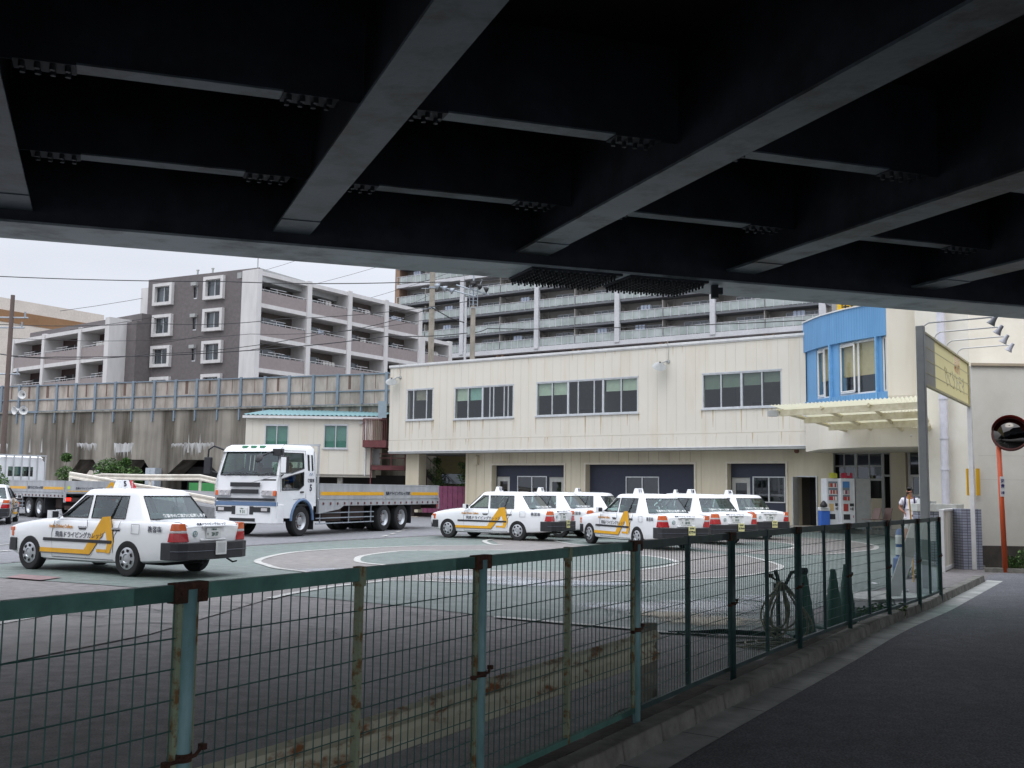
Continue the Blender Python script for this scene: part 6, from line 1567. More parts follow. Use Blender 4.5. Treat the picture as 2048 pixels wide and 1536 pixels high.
for i in range(IMIN, 18):
    p = FP(i); d = (FP(i + .1) - FP(i - .1)).normalized(); ang = math.atan2(d.y, d.x); T = Matrix.Translation(p) @ Matrix.Rotation(ang, 4, 'Z')
    if i % 2:
        b = MB(); b.cyl(T @ Vector((0, -.014, .02)), T @ Vector((0, -.014, ZT + .01)), .026, n=16); po = b.build('post', m_fpost if i < 7 else m_fshaded, fence); po.data.polygons.foreach_set('use_smooth', [len(q.vertices) == 4 for q in po.data.polygons])
        b = MB()
        for s_ in (-1, 1): b.box(.020 * s_ - (.026 if s_ < 0 else 0), .020 * s_ + (.026 if s_ > 0 else 0), -.012, .014, ZBR, ZT - .01, T=T)
        b.build('panel_stile', m_frust if i < 7 else m_fshaded, po)
        b = MB(); b.box(-.072, .072, -.03, .02, ZT - .036, ZT + .034, T=T); b.cyl(T @ Vector((-.045, -.036, ZT)), T @ Vector((-.045, .03, ZT)), .009, n=8); b.cyl(T @ Vector((.045, -.036, ZT)), T @ Vector((.045, .03, ZT)), .009, n=8)
        b.build('cap_bracket', m_rust, po, bevel=.005)
        b = MB(); b.cyl(T @ Vector((0, -.014, .70)), T @ Vector((0, -.014, .728)), .031, n=14)
        b.tube([T @ Vector((-.08, -.02, .705)), T @ Vector((-.03, -.045, .715)), T @ Vector((.03, -.045, .72)), T @ Vector((.08, -.02, .735))], .007, 5)
        b.box(-.09, -.07, -.035, -.01, .695, .715, T=T); b.box(.07, .09, -.035, -.01, .725, .745, T=T); b.build('clamp', m_rust, po)
    else:
        b = MB(); b.box(-.013, .013, -.016, .016, ZBR - .02, ZT - .01, T=T); b.box(-.02, .02, -.021, .021, ZT - .05, ZT + .032, T=T); b.build('stile', m_frust if i < 5 else m_fshaded, fence)
m_acry = glassmat('green_acrylic', (.50, .72, .66, 1), .04); m_clear = glassmat('clear_acrylic', (.86, .93, .9, 1), .05)
for i, m_ in ((13, m_clear), (14, m_clear), (15, m_acry), (16, m_acry)):
    a, c = FP(i + .03), FP(i + .97); b = MB(); b.poly([(a.x, a.y, ZBR), (c.x, c.y, ZBR), (c.x, c.y, ZT - .03), (a.x, a.y, ZT - .03)]); b.build('acrylic_sheet', m_, fence)

# ================================================================ rusty guard rail behind the fence
m_grust = mat('rusty_cream_beam', c8(208, 204, 180), .8, c8(142, 90, 52), 4, streak=2.2, lo=.36, hi=.47, bump=.4, bscale=25, big=.3)
gr = thing('rusty_guard_rail', 'low rust-streaked cream guard rail standing just behind the mesh fence', 'guard rail', (0, 0, 0))
def gpos(k): return FP(k) - FN(k) * .33
for (k0, k1, zt, zb) in ((-4.0, 3.05, .545, .33), (2.95, 6.15, .56, .32)):
    pts = [gpos(k0 + (k1 - k0) * q / 12) for q in range(13)]; pts = [Vector((p.x, p.y, (zt + zb) / 2)) for p in pts]
    b = MB(); wbeam(b, pts, zt - zb, .035); b.build('beam', m_grust, gr)
for k in (-2, 6.2):
    p = gpos(k) - FN(k) * .07; d = FN(k); T = Matrix.Translation(p) @ Matrix.Rotation(math.atan2(d.y, d.x), 4, 'Z'); b = MB()
    b.box(-.05, .05, -.05, .05, 0, .60, T=T); b.build('post', mat('weathered_post', c8(150, 146, 134), .9, c8(110, 100, 88), 8, bump=.4), gr)

# ================================================================ cones, hose, tray, slab
m_cone = mat('cone_green', c8(26, 96, 78), .5, c8(20, 80, 66), 6)
for k, (px_, py_, h_, lab) in enumerate(((1610, 1272, .74, 'green traffic cone nearest the hose coil behind the mesh fence'), (1668, 1258, .72, 'green traffic cone, middle of the three behind the mesh fence'), (1694, 1252, .76, 'green traffic cone farthest right of the three behind the mesh fence'))):
    t = thing('traffic_cone', lab, 'traffic cone', P(px_, py_), .3 * k, 'green cones behind the fence')
    b = MB(); b.lathe([(.001, h_), (.03, h_), (.034, h_ - .02), (.125, .05), (.14, .045), (.14, .04)], 24); o = b.build('body', m_cone, t); sharp(o, 40)
    b = MB(); b.box(-.19, .19, -.19, .19, 0, .04); b.build('base', mat('cone_base', c8(34, 70, 62), .7), t, bevel=.015)
m_hose = mat('hose_pale', c8(150, 148, 124), .6, c8(104, 100, 82), 12)
hp_ = P(1558, 1290); ht = thing('water_standpipe', 'dark bent water standpipe holding the hose behind the fence', 'standpipe', hp_)
b = MB(); b.tube([(0, 0, 0), (0, 0, .70), (-.03, 0, .80)], .022, 8); b.tube([(0, 0, .62), (.08, -.02, .66), (.13, -.05, .78), (.24, -.06, .80)], .02, 8); b.cyl((.22, -.06, .80), (.30, -.06, .80), .035, n=10); b.box(-.05, .05, -.03, .03, .58, .66); b.build('pipe', m_bump, ht)
b = MB(); b.cyl((-.10, 0, .72), (-.10, 0, .76), .05, n=12); b.tube([(-.10, 0, .74), (0, 0, .68)], .012, 6); b.build('tap_wheel', m_rust, ht)
hc = thing('garden_hose', 'pale coiled garden hose hanging from the standpipe down to the ground', 'hose', hp_)
b = MB(); r = random.Random(4)
for k in range(9):
    ry, rz_ = r.uniform(.12, .32), r.uniform(.24, .33); pts = []; ph = r.uniform(-.25, .25); yo = -.06 - .014 * k
    for q in range(25):
        t_ = 2 * PI * q / 24; w_ = .35 + .65 * (1 - math.cos(t_ - PI)) / 2 if False else (.45 + .55 * (1 + math.sin(t_ - PI / 2)) / 2 * -1 + .55)
        zz = .68 - rz_ + rz_ * math.cos(t_); xx = ry * math.sin(t_) * (.22 + 1.0 * (1 - zz / .68)) + ph * (.68 - zz) * 1.1
        pts.append((xx, yo + .05 * math.sin(3 * t_ + k), max(.02, zz)))
    b.tube(pts, .011, 6)
for k in range(4):
    pts = []; cx, ra = -.1 + .06 * k, .34 - .05 * k
    for q in range(25): t_ = 2 * PI * q / 24; pts.append((cx + ra * math.cos(t_) * 1.2, -.1 + ra * .8 * math.sin(t_), .015 + .014 * k + .006 * math.sin(5 * t_)))
    b.tube(pts, .011, 6)
b.build('coil', m_hose, hc, smooth=True)
t = thing('rubber_hose_heap', 'black rubber pipes lying flat on the ground left of the hose coil', 'pipe', P(1470, 1272))
b = MB()
for k in range(5): b.tube([(-.75 + .1 * k, .12 - .05 * k, .02 + .01 * k), (-.2, .05 - .03 * k, .03 + .012 * k), (.5, -.12 - .02 * k, .02 + .01 * k)], .012, 5)
b.build('strands', m_bump, t)
t = thing('rubber_mat', 'dark rubber tray lying beside the cones at the fence foot', 'tray', P(1735, 1232), .45)
b = MB(); b.box(-.42, .42, -.3, .3, 0, .13); b.box(-.36, .36, -.24, .24, .131, .15); b.build('tray', m_bump, t, bevel=.03)
t = thing('concrete_slab', 'pale flat concrete cover slab on the lot behind the fence end', 'slab', P(1762, 1196), .5)
b = MB(); b.box(-.75, .75, -.5, .5, 0, .05); b.build('slab', m_gutter, t, bevel=.01)
for k, (px_, py_) in enumerate(((1545, 1263), (1862, 1196), (1752, 1168))):
    t = thing('paper_scrap', ('crumpled white paper scrap lying in the gutter below the cones', 'small white scrap lying on the street surface near the mirror pole', 'small white scrap on the lot behind the fence end')[k], 'litter', P(px_, py_, .012), k * 1.1)
    b = MB(); r = random.Random(k); b.v = [(.05 * (i % 4 - 1.5) + r.uniform(-.01, .01), .03 * (i // 4 - 1), r.uniform(.0, .03)) for i in range(12)]
    for i in range(2):
        for j in range(3): q = i * 4 + j; b.f.append((q, q + 1, q + 5, q + 4)); b.m.append(0)
    b.build('sheet', m_plate, t)
# ================================================================ barrier posts and folding board near the gate
m_bblue = mat('barrier_blue', c8(46, 92, 146), .5)
for k, (px_, D, h_, lab) in enumerate(((1797, 20.5, .96, 'blue and white round barrier post standing behind the fence end'),)):
    t = thing('barrier_post', lab, 'barrier post', XY(px_, D)); b = MB()
    b.lathe([(.14, 0), (.15, .05), (.13, .38), (.075, .42), (.07, .9), (.03, .96), (.001, .96)], 20); o = b.build('body', m_bblue, t); sharp(o, 40)
    b = MB()
    for z0, z1 in ((.45, .60), (.66, .84)): b.lathe([(.079, z0), (.079, z1)], 20)
    b.build('reflective_band', m_plate, t)
    b = MB(); b.cyl((0, 0, .0), (0, 0, .03), .2, n=20); b.build('base', m_bump, t)
t = thing('yellow_rod', 'slim yellow rod leaning upright in front of the man in the white shirt', 'rod', XY(1823, 19.5)); b = MB()
b.tube([(0, 0, 0), (-.01, 0, .9), (-.05, 0, 1.62)], .014, 6); b.build('rod', m_orange, t)
t = thing('leaning_board', 'long pale board leaning diagonally behind the clear fence panel', 'board', P(1775, 1190)); b = MB()
q0 = P(1770, 1200); q1 = PD(1838, 1045, 17.6) - q0; T = Vector((0, .03, 0))
b.prism([(0, 0), (.22, 0), (q1.x + .1, q1.z), (q1.x - .12, q1.z)], 0, .04, lambda x, z, y: (x, y + z / q1.z * q1.y, z)); b.build('board', mat('pale_board', c8(150, 152, 144), .6), t); t.location = q0
b = MB(); b.tube([(-.1, .3, .02), (.9, 1.4, .02)], .02, 5); b.tube([(-.1, .3, .02), (1.1, .2, .02)], .02, 5); b.tube([(1.1, .2, .02), (1.2, 1.2, .02)], .02, 5); b.build('ground_frame', m_plate, t)
bush(1800, 20.2, [((0, 0, .12), .16), ((.25, .1, .1), .14)], 120, .03, 'small grass tuft at the foot of the barrier post', 'grass tuft', 'weed', seed=21)
bush(1752, 13.5, [((0, 0, .14), .16), ((.3, .25, .12), .16), ((-.25, -.2, .1), .13)], 120, .03, 'weeds growing along the kerb under the fence beside the rubber tray', 'weeds', 'weed', seed=22)
bush(2052, 22.4, [((-.35, 0, .18), .2), ((.0, 0, .28), .27), ((.5, 0, .34), .32), ((.95, .1, .25), .3)], 420, .03, 'leafy weeds against the dark plinth right of the orange mirror pole', 'weeds', 'weed', seed=23)
# ================================================================ tilted sign board on two posts with gooseneck lamps
GP = XY(1850, 18.4)
sgn = thing('roadside_sign', 'faded yellow sign board between a grey and a white post with four gooseneck lamps', 'sign', GP)
SD = (XY(1944, 23) - GP); SL = SD.length; sd_ = SD.normalized(); sn_ = Vector((sd_.y, -sd_.x, 0)); sa = math.atan2(sd_.y, sd_.x)
sgn.rotation_euler = (0, 0, sa)     # local x along the board, -y towards the street
b = MB(); b.box(-.11, .06, -.07, .07, 0, 4.68); b.build('grey_post', m_grey, sgn, bevel=.01)
b = MB(); b.box(SL - .03, SL + .07, -.05, .05, 0, 4.55); b.build('white_post', m_white, sgn, bevel=.008)
b = MB(); b.prism([(SL - .02, 2.55), (SL + .06, 2.55), (SL + .03, 2.0)], -.07, -.051, lambda x, z, y: (x, y, z)); b.build('gusset', m_white, sgn)
m_sy = mat('faded_sign_yellow', c8(216, 208, 164), .6, c8(204, 194, 146), 2.5, big=.15)
_t = m_sy.node_tree; _tl = _t.nodes.new('ShaderNodeBsdfTranslucent'); _tl.inputs[0].default_value = c8(216, 204, 152); _mx = _t.nodes.new('ShaderNodeMixShader'); _mx.inputs[0].default_value = .7
_t.links.new(_t.nodes['Principled BSDF'].outputs[0], _mx.inputs[1]); _t.links.new(_tl.outputs[0], _mx.inputs[2]); _t.links.new(_mx.outputs[0], [n for n in _t.nodes if n.type == 'OUTPUT_MATERIAL'][0].inputs[0])
b = MB(); b.poly([(1.25, 0, 3.64), (SL - .05, 0, 3.64), (SL - .05, 0, 4.60), (1.25, 0, 4.60)]); bo = b.build('board', m_sy, sgn)
b = MB(); b.box(.08, 1.249, -.02, .02, 3.64, 4.60); b.build('grey_board', mat('faded_sign_grey', c8(164, 162, 150), .6), bo)
b = MB()
for z in (3.62, 4.58): b.box(.06, SL - .03, -.035, .035, z, z + .04)
for z in (3.86, 4.1, 4.34): b.box(.06, SL - .03, -.024, -.0205, z, z + .02)
b.box(SL - .09, SL - .031, -.03, .03, 3.66, 4.58); b.build('frame', mat('sign_edge', c8(186, 178, 136), .6), bo)
text('ドライビング', 'lettering', glassmat('ghost_print', (.80, .76, .68, 1), 0), bo, .42, (3.6, -.006, 3.98), (PI / 2, 0, 0), 1.0, mirror=True)
text('飛鳥', 'lettering', glassmat('ghost_pink_print', (.92, .70, .62, 1), 0), bo, .4, (3.9, -.006, 4.36), (PI / 2, 0, 0), .9, mirror=True)
for x, py_, ar_len in ((.1, 0, 1.15), (1.3, 0, 1.1), (2.6, 0, 1.05), (3.9, 0, 1.0)):
    b = MB(); z = 4.62
    b.tube([(x, 0, z), (x, -.04, z + .08), (x, -.12, z + .13), (x, -ar_len, z + .15), (x, -ar_len - .06, z + .14)], .014, 7)
    la = b.build('lamp_arm', m_white, sgn)
    T = Matrix.Translation((x, -ar_len - .08, z + .14)) @ Matrix.Rotation(.6, 4, 'X')
    b = MB(); b.lathe([(.001, .05), (.036, .04), (.04, -.02), (.05, -.07), (.08, -.14), (.075, -.14), (.04, -.07), (.001, -.05)], 18, T=T); o = b.build('lamp_shade', mat('lamp_shade_grey', c8(190, 190, 196), .4), la); sharp(o, 40)
# ================================================================ convex mirror
mp_ = P(2011, 1145, 0); t = thing('traffic_mirror', 'round convex traffic mirror with dark face on an orange pole', 'traffic mirror', (mp_.x, mp_.y, 0))
mz = PD(2015, 868, mp_.y).z; dx = PD(2015, 868, mp_.y).x - mp_.x; m_mor = mat('mirror_orange', c8(208, 88, 40), .5, c8(186, 76, 36), 5)
b = MB(); b.cyl((0, 0, 0), (-.055, 0, mz - .15), .055, .05, 16); po = b.build('pole', m_mor, t); po.data.polygons.foreach_set('use_smooth', [len(q.vertices) == 4 for q in po.data.polygons])
T = Matrix.Translation((dx - .0, -.12, mz)) @ Matrix.Rotation(-.42, 4, 'Z') @ Matrix.Rotation(PI / 2 - .22, 4, 'X')
b = MB(); b.lathe([(.001, .10), (.12, .095), (.26, .06), (.345, .0)], 40, T=T)
mm = bpy.data.materials.new('mirror_face'); mm.use_nodes = True; pb = mm.node_tree.nodes['Principled BSDF']; pb.inputs['Metallic'].default_value = 1; pb.inputs['Roughness'].default_value = .06; pb.inputs['Base Color'].default_value = (.08, .075, .07, 1)  # near-black base colour paints in the reflection of the dark deck
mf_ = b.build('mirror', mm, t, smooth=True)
b = MB(); b.lathe([(.335, .012), (.36, .012), (.375, -.01), (.375, -.07), (.2, -.12), (.001, -.13)], 40, T=T); o = b.build('rim', mat('mirror_rim', c8(96, 44, 40), .5), t); sharp(o, 40)
b = MB()
for k in range(17):
    a0, a1 = PI * (.08 + .84 * k / 17), PI * (.08 + .84 * (k + 1) / 17)
    q = [T @ Vector((.378 * math.cos(a), .378 * math.sin(a), z)) for a, z in ((a0, -.05), (a1, -.05), (a1, .16), (a0, .16))]; b.poly(q)
b.build('hood', mat('hood_red', c8(196, 64, 52), .5), t)
b = MB(); b.box(-.03, .03, -.02, .2, mz - .25, mz + .15); b.build('bracket', m_bump, t)
b = MB(); b.box(-.075, .025, -.062, -.052, 1.62, 2.05); st_ = b.build('sticker', m_plate, t)
for k, c in enumerate('注意'): text(c, 'lettering', mat('sticker_ink', c8(48, 40, 110), .5), st_, .09, (-.025, -.0645, 1.95 - .11 * k), (PI / 2, 0, 0), .9, bold=.03)
text('2番', 'lettering', MATS['sticker_ink'], st_, .06, (-.025, -.0645, 1.70), (PI / 2, 0, 0), .8, bold=.03)
# ================================================================ tiled pillar, tiled wall, white gate panel
m_tileb = bpy.data.materials.new('blue_grey_tile'); m_tileb.use_nodes = True; nt = m_tileb.node_tree; n = nt.nodes; l = nt.links
bk = n.new('ShaderNodeTexBrick'); bk.inputs['Color1'].default_value = c8(152, 156, 170); bk.inputs['Color2'].default_value = c8(134, 139, 154); bk.inputs['Mortar'].default_value = c8(62, 62, 74)
bk.inputs['Scale'].default_value = 1; bk.inputs['Mortar Size'].default_value = .006; bk.inputs['Brick Width'].default_value = .12; bk.inputs['Row Height'].default_value = .062; bk.offset = 0
tc2 = n.new('ShaderNodeTexCoord'); sx = n.new('ShaderNodeSeparateXYZ'); cb_ = n.new('ShaderNodeCombineXYZ'); ad = n.new('ShaderNodeMath'); ad.operation = 'ADD'
l.new(tc2.outputs['Object'], sx.inputs[0]); l.new(sx.outputs['X'], ad.inputs[0]); l.new(sx.outputs['Y'], ad.inputs[1]); l.new(ad.outputs[0], cb_.inputs['X']); l.new(sx.outputs['Z'], cb_.inputs['Y'])
l.new(cb_.outputs[0], bk.inputs['Vector']); l.new(bk.outputs[0], n['Principled BSDF'].inputs['Base Color']); n['Principled BSDF'].inputs['Roughness'].default_value = .35
tp = P(1927, 1139); zt3 = PD(1945, 1018, tp.y).z
t = thing('tiled_pillar', 'blue-grey tiled gate pillar under the white sign post', 'pillar', tp, math.radians(4)); wd_ = (P(1964, 1139) - tp).length
b = MB(); b.box(0, wd_, 0, .42, 0, zt3); b.build('tiles', m_tileb, t)
t2_ = thing('tiled_wall', 'low blue-grey tiled wall with pale coping behind the grey sign post', 'wall', XY(1835, 24.0)); wl_ = XY(1925, 24).x - XY(1835, 24).x
zc = PD(1880, 1013, 24).z; b = MB(); b.box(0, wl_, 0, .3, 0, zc - .12); b.build('tiles', m_tileb, t2_)
b = MB(); b.box(-.05, wl_, -.06, .36, zc - .12, zc + .06); b.build('coping', m_gutter, t2_, bevel=.01)
gp0, gp1 = P(1889, 1144), P(1930, 1126); gz = CH - (1022 - 989.7) * gp0.y / FPX
t = thing('gate_panel', 'off-white sheet metal gate panel between the fence end and the tiled pillar', 'gate', gp0, math.atan2(gp1.y - gp0.y, gp1.x - gp0.x)); gl = (gp1 - gp0).length
b = MB(); b.box(0, gl, 0, .05, .1, gz); b.build('panel', m_cream, t)
b = MB(); b.box(-.05, .0, -.02, .07, 0, gz + .03); b.box(gl, gl + .05, -.02, .07, 0, gz); b.box(0, gl, -.03, .08, gz, gz + .04); b.box(0, gl, -.02, .07, .02, .1); b.build('frame', m_white, t)
b = MB()
for k in range(1, 9): b.box(gl * k / 9 - .004, gl * k / 9 + .004, -.003, 0, .12, gz - .02)
b.build('ribs', m_joint, t)
# ================================================================ vending machines, bins, chairs at the entrance
m_vm = mat('vending_white', c8(222, 224, 226), .35, big=.03)
SF = MF
def vending(px0, px1, D, label, green=False, blue=False, seed=1, ztop=2.05):
    a, c = XY(px0, D), XY(px1, D); wd = (c - a).length; t = thing('vending_machine', label, 'vending machine', (a.x, a.y, .2), math.atan2(c.y - a.y, c.x - a.x), 'vending machines by the entrance')
    b = MB(); b.box(0, wd, 0, .75, .05, ztop); body = b.build('cabinet', m_vm, t, bevel=.015)
    b = MB(); b.box(.02, wd - .02, .03, .7, 0, .05); b.build('feet', m_bump, t)
    r = random.Random(seed); x0, x1 = .08, wd - (.10 if not blue else .22)
    b = MB(); b.box(x0, x1, -.012, -.001, 1.12, 1.93); dp_ = b.build('display', mat('display_grey', c8(120, 132, 140), .5), t)
    if blue: b = MB(); b.box(x0, x1, -.016, -.0125, 1.68, 1.93); b.build('blue_poster', mat('poster_blue', c8(70, 130, 190), .5), dp_)
    cols = [mat('can_red', c8(176, 50, 50), .4), mat('can_white', c8(212, 210, 204), .4), mat('can_navy', c8(60, 70, 120), .4), mat('can_tan', c8(180, 150, 110), .4)]
    for row, z in enumerate((1.70, 1.42, 1.16)):
        if blue and row == 0: continue
        for k in range(9):
            x = x0 + .05 + (x1 - x0 - .1) * k / 8; b = MB(); b.cyl((x, -.035, z), (x, -.035, z + .15), .026, n=10); b.build('drink_can', cols[min(3, int(abs(r.gauss(0, 1.3))))], dp_)
        b = MB(); b.box(x0, x1, -.055, -.013, z - .035, z - .008); b.build('shelf', m_white, dp_)
    b = MB(); b.box(.1, .1 + wd * .34, -.012, -.001, .72, 1.02); b.build('poster', mat('poster_tan' if not blue else 'poster_red', c8(206, 176, 120) if not blue else c8(170, 60, 54), .5), t)
    b = MB(); b.box(.1, wd * .62, -.012, -.001, .38, .60); b.build('pickup_flap', m_bump, t)
    b = MB(); b.box(wd * .62, wd * .9, -.015, -.001, .92, 1.04); b.box(wd * .66, wd * .72, -.02, -.001, .78, .86); b.box(wd * .78, wd * .86, -.02, -.001, .76, .88); b.build('coin_unit', m_bump, t)
    b = MB(); b.box(wd * .84, wd * .88, -.012, -.001, .46, .56); b.build('red_label', cols[0], t)
    b = MB()
    for k in range(8): x = r.uniform(.05, wd - .15); z = ztop + .02; b.box(x, x + .12, .02 + .02 * k, .03 + .02 * k, z, z + r.uniform(.08, .22))
    b.build('topper_cards', mat('card_yellow', c8(212, 214, 80), .5) if not blue else mat('card_red', c8(186, 50, 74), .5), t)
    return t
vending(1653, 1680, 42.4, 'narrow white vending machine with yellow-green cards on top, left of the pair', seed=2)
v2_ = vending(1681.5, 1710, 42.0, 'white vending machine with a blue poster and red cards on top, right of the pair', blue=True, seed=5)
t = thing('steel_locker', 'plain grey steel cabinet right of the vending machines', 'cabinet', XY(1712, 42.0)); t.location.z = .2
b = MB(); b.box(0, .62, .05, .8, 0, 2.05); b.build('cabinet', m_grey, t, bevel=.01); b = MB(); b.box(.60, .605, .1, .6, .1, 1.9); b.build('side_seam', m_joint, t)
t = thing('recycling_bin', 'blue recycling bin with a white lid left of the vending machines', 'bin', XY(1641, 42.3)); t.location.z = .2
b = MB(); b.box(0, .38, 0, .4, 0, .72); b.build('bin', mat('bin_blue', c8(52, 104, 196), .5), t, bevel=.02)
b = MB(); b.box(-.01, .39, -.01, .41, .72, .86); b.build('lid', m_vm, t, bevel=.02)
t = thing('rubbish_bag', 'dark rubbish bag lying on the bin lid beside the vending machine', 'bag', XY(1647, 42.25)); t.location.z = 1.06
b = MB(); b.lathe([(.001, .28), (.05, .26), (.10, .2), (.15, .1), (.14, .02), (.001, 0)], 12); b.build('bag', m_bump, t, smooth=True)
for k, px_ in enumerate((1730, 1752.5)):
    p = XY(px_, 41.0); t = thing('stacking_chair', ('brown shell chair nearer the steel cabinet', 'brown shell chair nearer the entrance pillar')[k], 'chair', (p.x, p.y, .2), .3, 'brown shell chairs by the entrance')
    m_ch = mat('chair_brown', c8(134, 110, 104), .5); b = MB()
    b.box(-.02, .46, -.22, .22, .42, .45); b.build('seat', m_ch, t, bevel=.012)
    b = MB(); T = Matrix.Translation((.46, 0, .44)) @ Matrix.Rotation(.28, 4, 'Y'); b.box(-.015, .015, -.22, .22, .0, .46, T=T); b.build('backrest', m_ch, t, bevel=.01)
    for x, y in ((.02, -.2), (.02, .2), (.42, -.2), (.42, .2)): b = MB(); b.cyl((x, y, 0), (x, y, .42), .012, n=8); b.build('leg', m_galv, t)
t = thing('white_crate', 'stack of white and grey boxes on the low wall behind the man', 'boxes', XY(1838, 25.2)); b = MB(); z0 = PD(1838, 1007, 25.2).z
b.box(.02, .25, 0, .2, z0 - .1, z0 + .12); b.build('box', m_plate, t); b = MB(); b.lathe([(.001, .1), (.06, .08), (.08, 0)], 10, T=Matrix.Translation((.12, .1, z0 + .12))); b.build('cover', m_bump, t); b = MB(); b.box(.3, .42, 0, .2, z0 - .08, z0 + .06); b.build('flowerpot', m_grey, t)

# ================================================================ people
m_skin = mat('skin', c8(150, 102, 80), .6, big=.04); m_shirt = mat('white_shirt', c8(224, 220, 226), .85, c8(208, 204, 212), 5, bump=.3, bscale=10)
m_short = mat('pale_shorts', c8(186, 188, 186), .85); m_hair = mat('black_hair', c8(24, 20, 20), .7, bump=.5); m_nvy = mat('navy_strap', c8(38, 40, 76), .8)
def skin_mesh(name, joints, bones, m, parent, sub=2):
    keys = list(joints); idx = {k: i for i, k in enumerate(keys)}
    me = bpy.data.meshes.new(name); me.from_pydata([joints[k][0] for k in keys], [(idx[a], idx[b]) for a, b in bones], []); me.update()
    o = bpy.data.objects.new(name, me); COL.objects.link(o); o.parent = parent
    md = o.modifiers.new('skin', 'SKIN'); md.use_smooth_shade = True
    lay = me.skin_vertices[0] if len(me.skin_vertices) else None
    if lay is None:
        bpy.context.view_layer.update()
        bm_ = __import__('bmesh').new(); bm_.from_mesh(me); bm_.verts.layers.skin.verify(); bm_.to_mesh(me); bm_.free(); lay = me.skin_vertices[0]
    for i, k in enumerate(keys):
        r_ = joints[k][1]; lay.data[i].radius = r_ if isinstance(r_, tuple) else (r_, r_); lay.data[i].use_root = (i == 0)
    sb = o.modifiers.new('sub', 'SUBSURF'); sb.levels = sub; sb.render_levels = sub
    bpy.context.view_layer.update()
    me2 = bpy.data.meshes.new_from_object(o.evaluated_get(bpy.context.evaluated_depsgraph_get())); o.modifiers.clear(); o.data = me2
    me2.materials.clear(); me2.materials.append(m); me2.polygons.foreach_set('use_smooth', [True] * len(me2.polygons)); return o
def head(parent, c, yaw, tone=m_skin, beard=True, cap=None):
    """ears, nose, eyes, mouth, hair on a head centred at c facing yaw (local -y forward)"""
    T = Matrix.Translation(c) @ Matrix.Rotation(yaw, 4, 'Z')
    b = MB()
    for s_ in (1, -1): b.lathe([(.001, .012), (.02, .008), (.028, -.006)], 8, T=T @ Matrix.Translation((.076 * s_, .0, 0)) @ Matrix.Rotation(PI / 2 * s_, 4, 'Y'))
    b.prism([(0, .035), (-.006, -.02), (.0, -.03)], -.012, .012, lambda y, z, x: tuple(T @ Vector((x, -.088 - (.03 if z < 0 else 0), z)))); b.build('face_features', tone, parent)
    b = MB()
    for s_ in (1, -1): b.lathe([(.001, .004), (.006, .002), (.007, -.004)], 8, T=T @ Matrix.Translation((.032 * s_, -.086, .012)) @ Matrix.Rotation(PI / 2, 4, 'X'))
    b.box(-.022, .022, -.094, -.088, -.062, -.055, T=T); b.build('eyes_and_brows', m_hair, parent)
    b = MB(); n = 14
    for i in range(8):
        for j in range(n):
            def sp2(i_, j_):
                ph = i_ / 8 * 1.9; th = 2 * PI * j_ / n; fr = -math.sin(th)  # forward lobe shorter
                lim = .95 if fr > .3 else 1.9; ph = min(ph, lim)
                return tuple(T @ Vector((.088 * math.sin(ph) * math.cos(th), .012 + .104 * math.sin(ph) * math.sin(th), .012 + .122 * math.cos(ph))))
            b.poly([sp2(i, j), sp2(i, j + 1), sp2(i + 1, j + 1), sp2(i + 1, j)])
    b.build('hair', m_hair, parent, smooth=True)
    if beard:
        b = MB()
        for i in range(5):
            for j in range(8):
                def bp2(i_, j_):
                    th = -PI * (.08 + .84 * j_ / 8); ph = 1.75 + i_ / 5 * 1.1
                    return tuple(T @ Vector((.082 * math.sin(ph) * math.cos(th), .004 + .100 * math.sin(ph) * math.sin(th), .0 + .122 * math.cos(ph))))
                b.poly([bp2(i, j), bp2(i, j + 1), bp2(i + 1, j + 1), bp2(i + 1, j)])
        b.build('beard', m_hair, parent, smooth=True)
def hand(joints, bones, wrist, dirv, side, pre):
    """palm, four bent fingers of unequal length and a thumb, rooted in the wrist joint"""
    d = Vector(dirv).normalized(); s = Vector(side).normalized(); n = d.cross(s)
    w_ = Vector(joints[wrist][0]); pm = w_ + d * .05; joints[pre + 'palm'] = (tuple(pm), (.034, .016)); bones.append((wrist, pre + 'palm'))
    for k, ln in enumerate((.072, .08, .075, .06)):
        b0 = pm + d * .03 + s * (.03 - .02 * k); m0 = b0 + d * ln * .5 + n * .012; e0 = b0 + d * ln * .85 + n * .04
        for q, p_, r_ in (('a', b0, .010), ('b', m0, .009), ('c', e0, .0075)): joints[f'{pre}f{k}{q}'] = (tuple(p_), r_)
        bones += [(pre + 'palm', f'{pre}f{k}a'), (f'{pre}f{k}a', f'{pre}f{k}b'), (f'{pre}f{k}b', f'{pre}f{k}c')]
    t0 = w_ + d * .025 + s * .035; t1 = t0 + d * .03 + s * .022 + n * .01; joints[pre + 't0'] = (tuple(t0), .012); joints[pre + 't1'] = (tuple(t1), .009); bones += [(wrist, pre + 't0'), (pre + 't0', pre + 't1')]
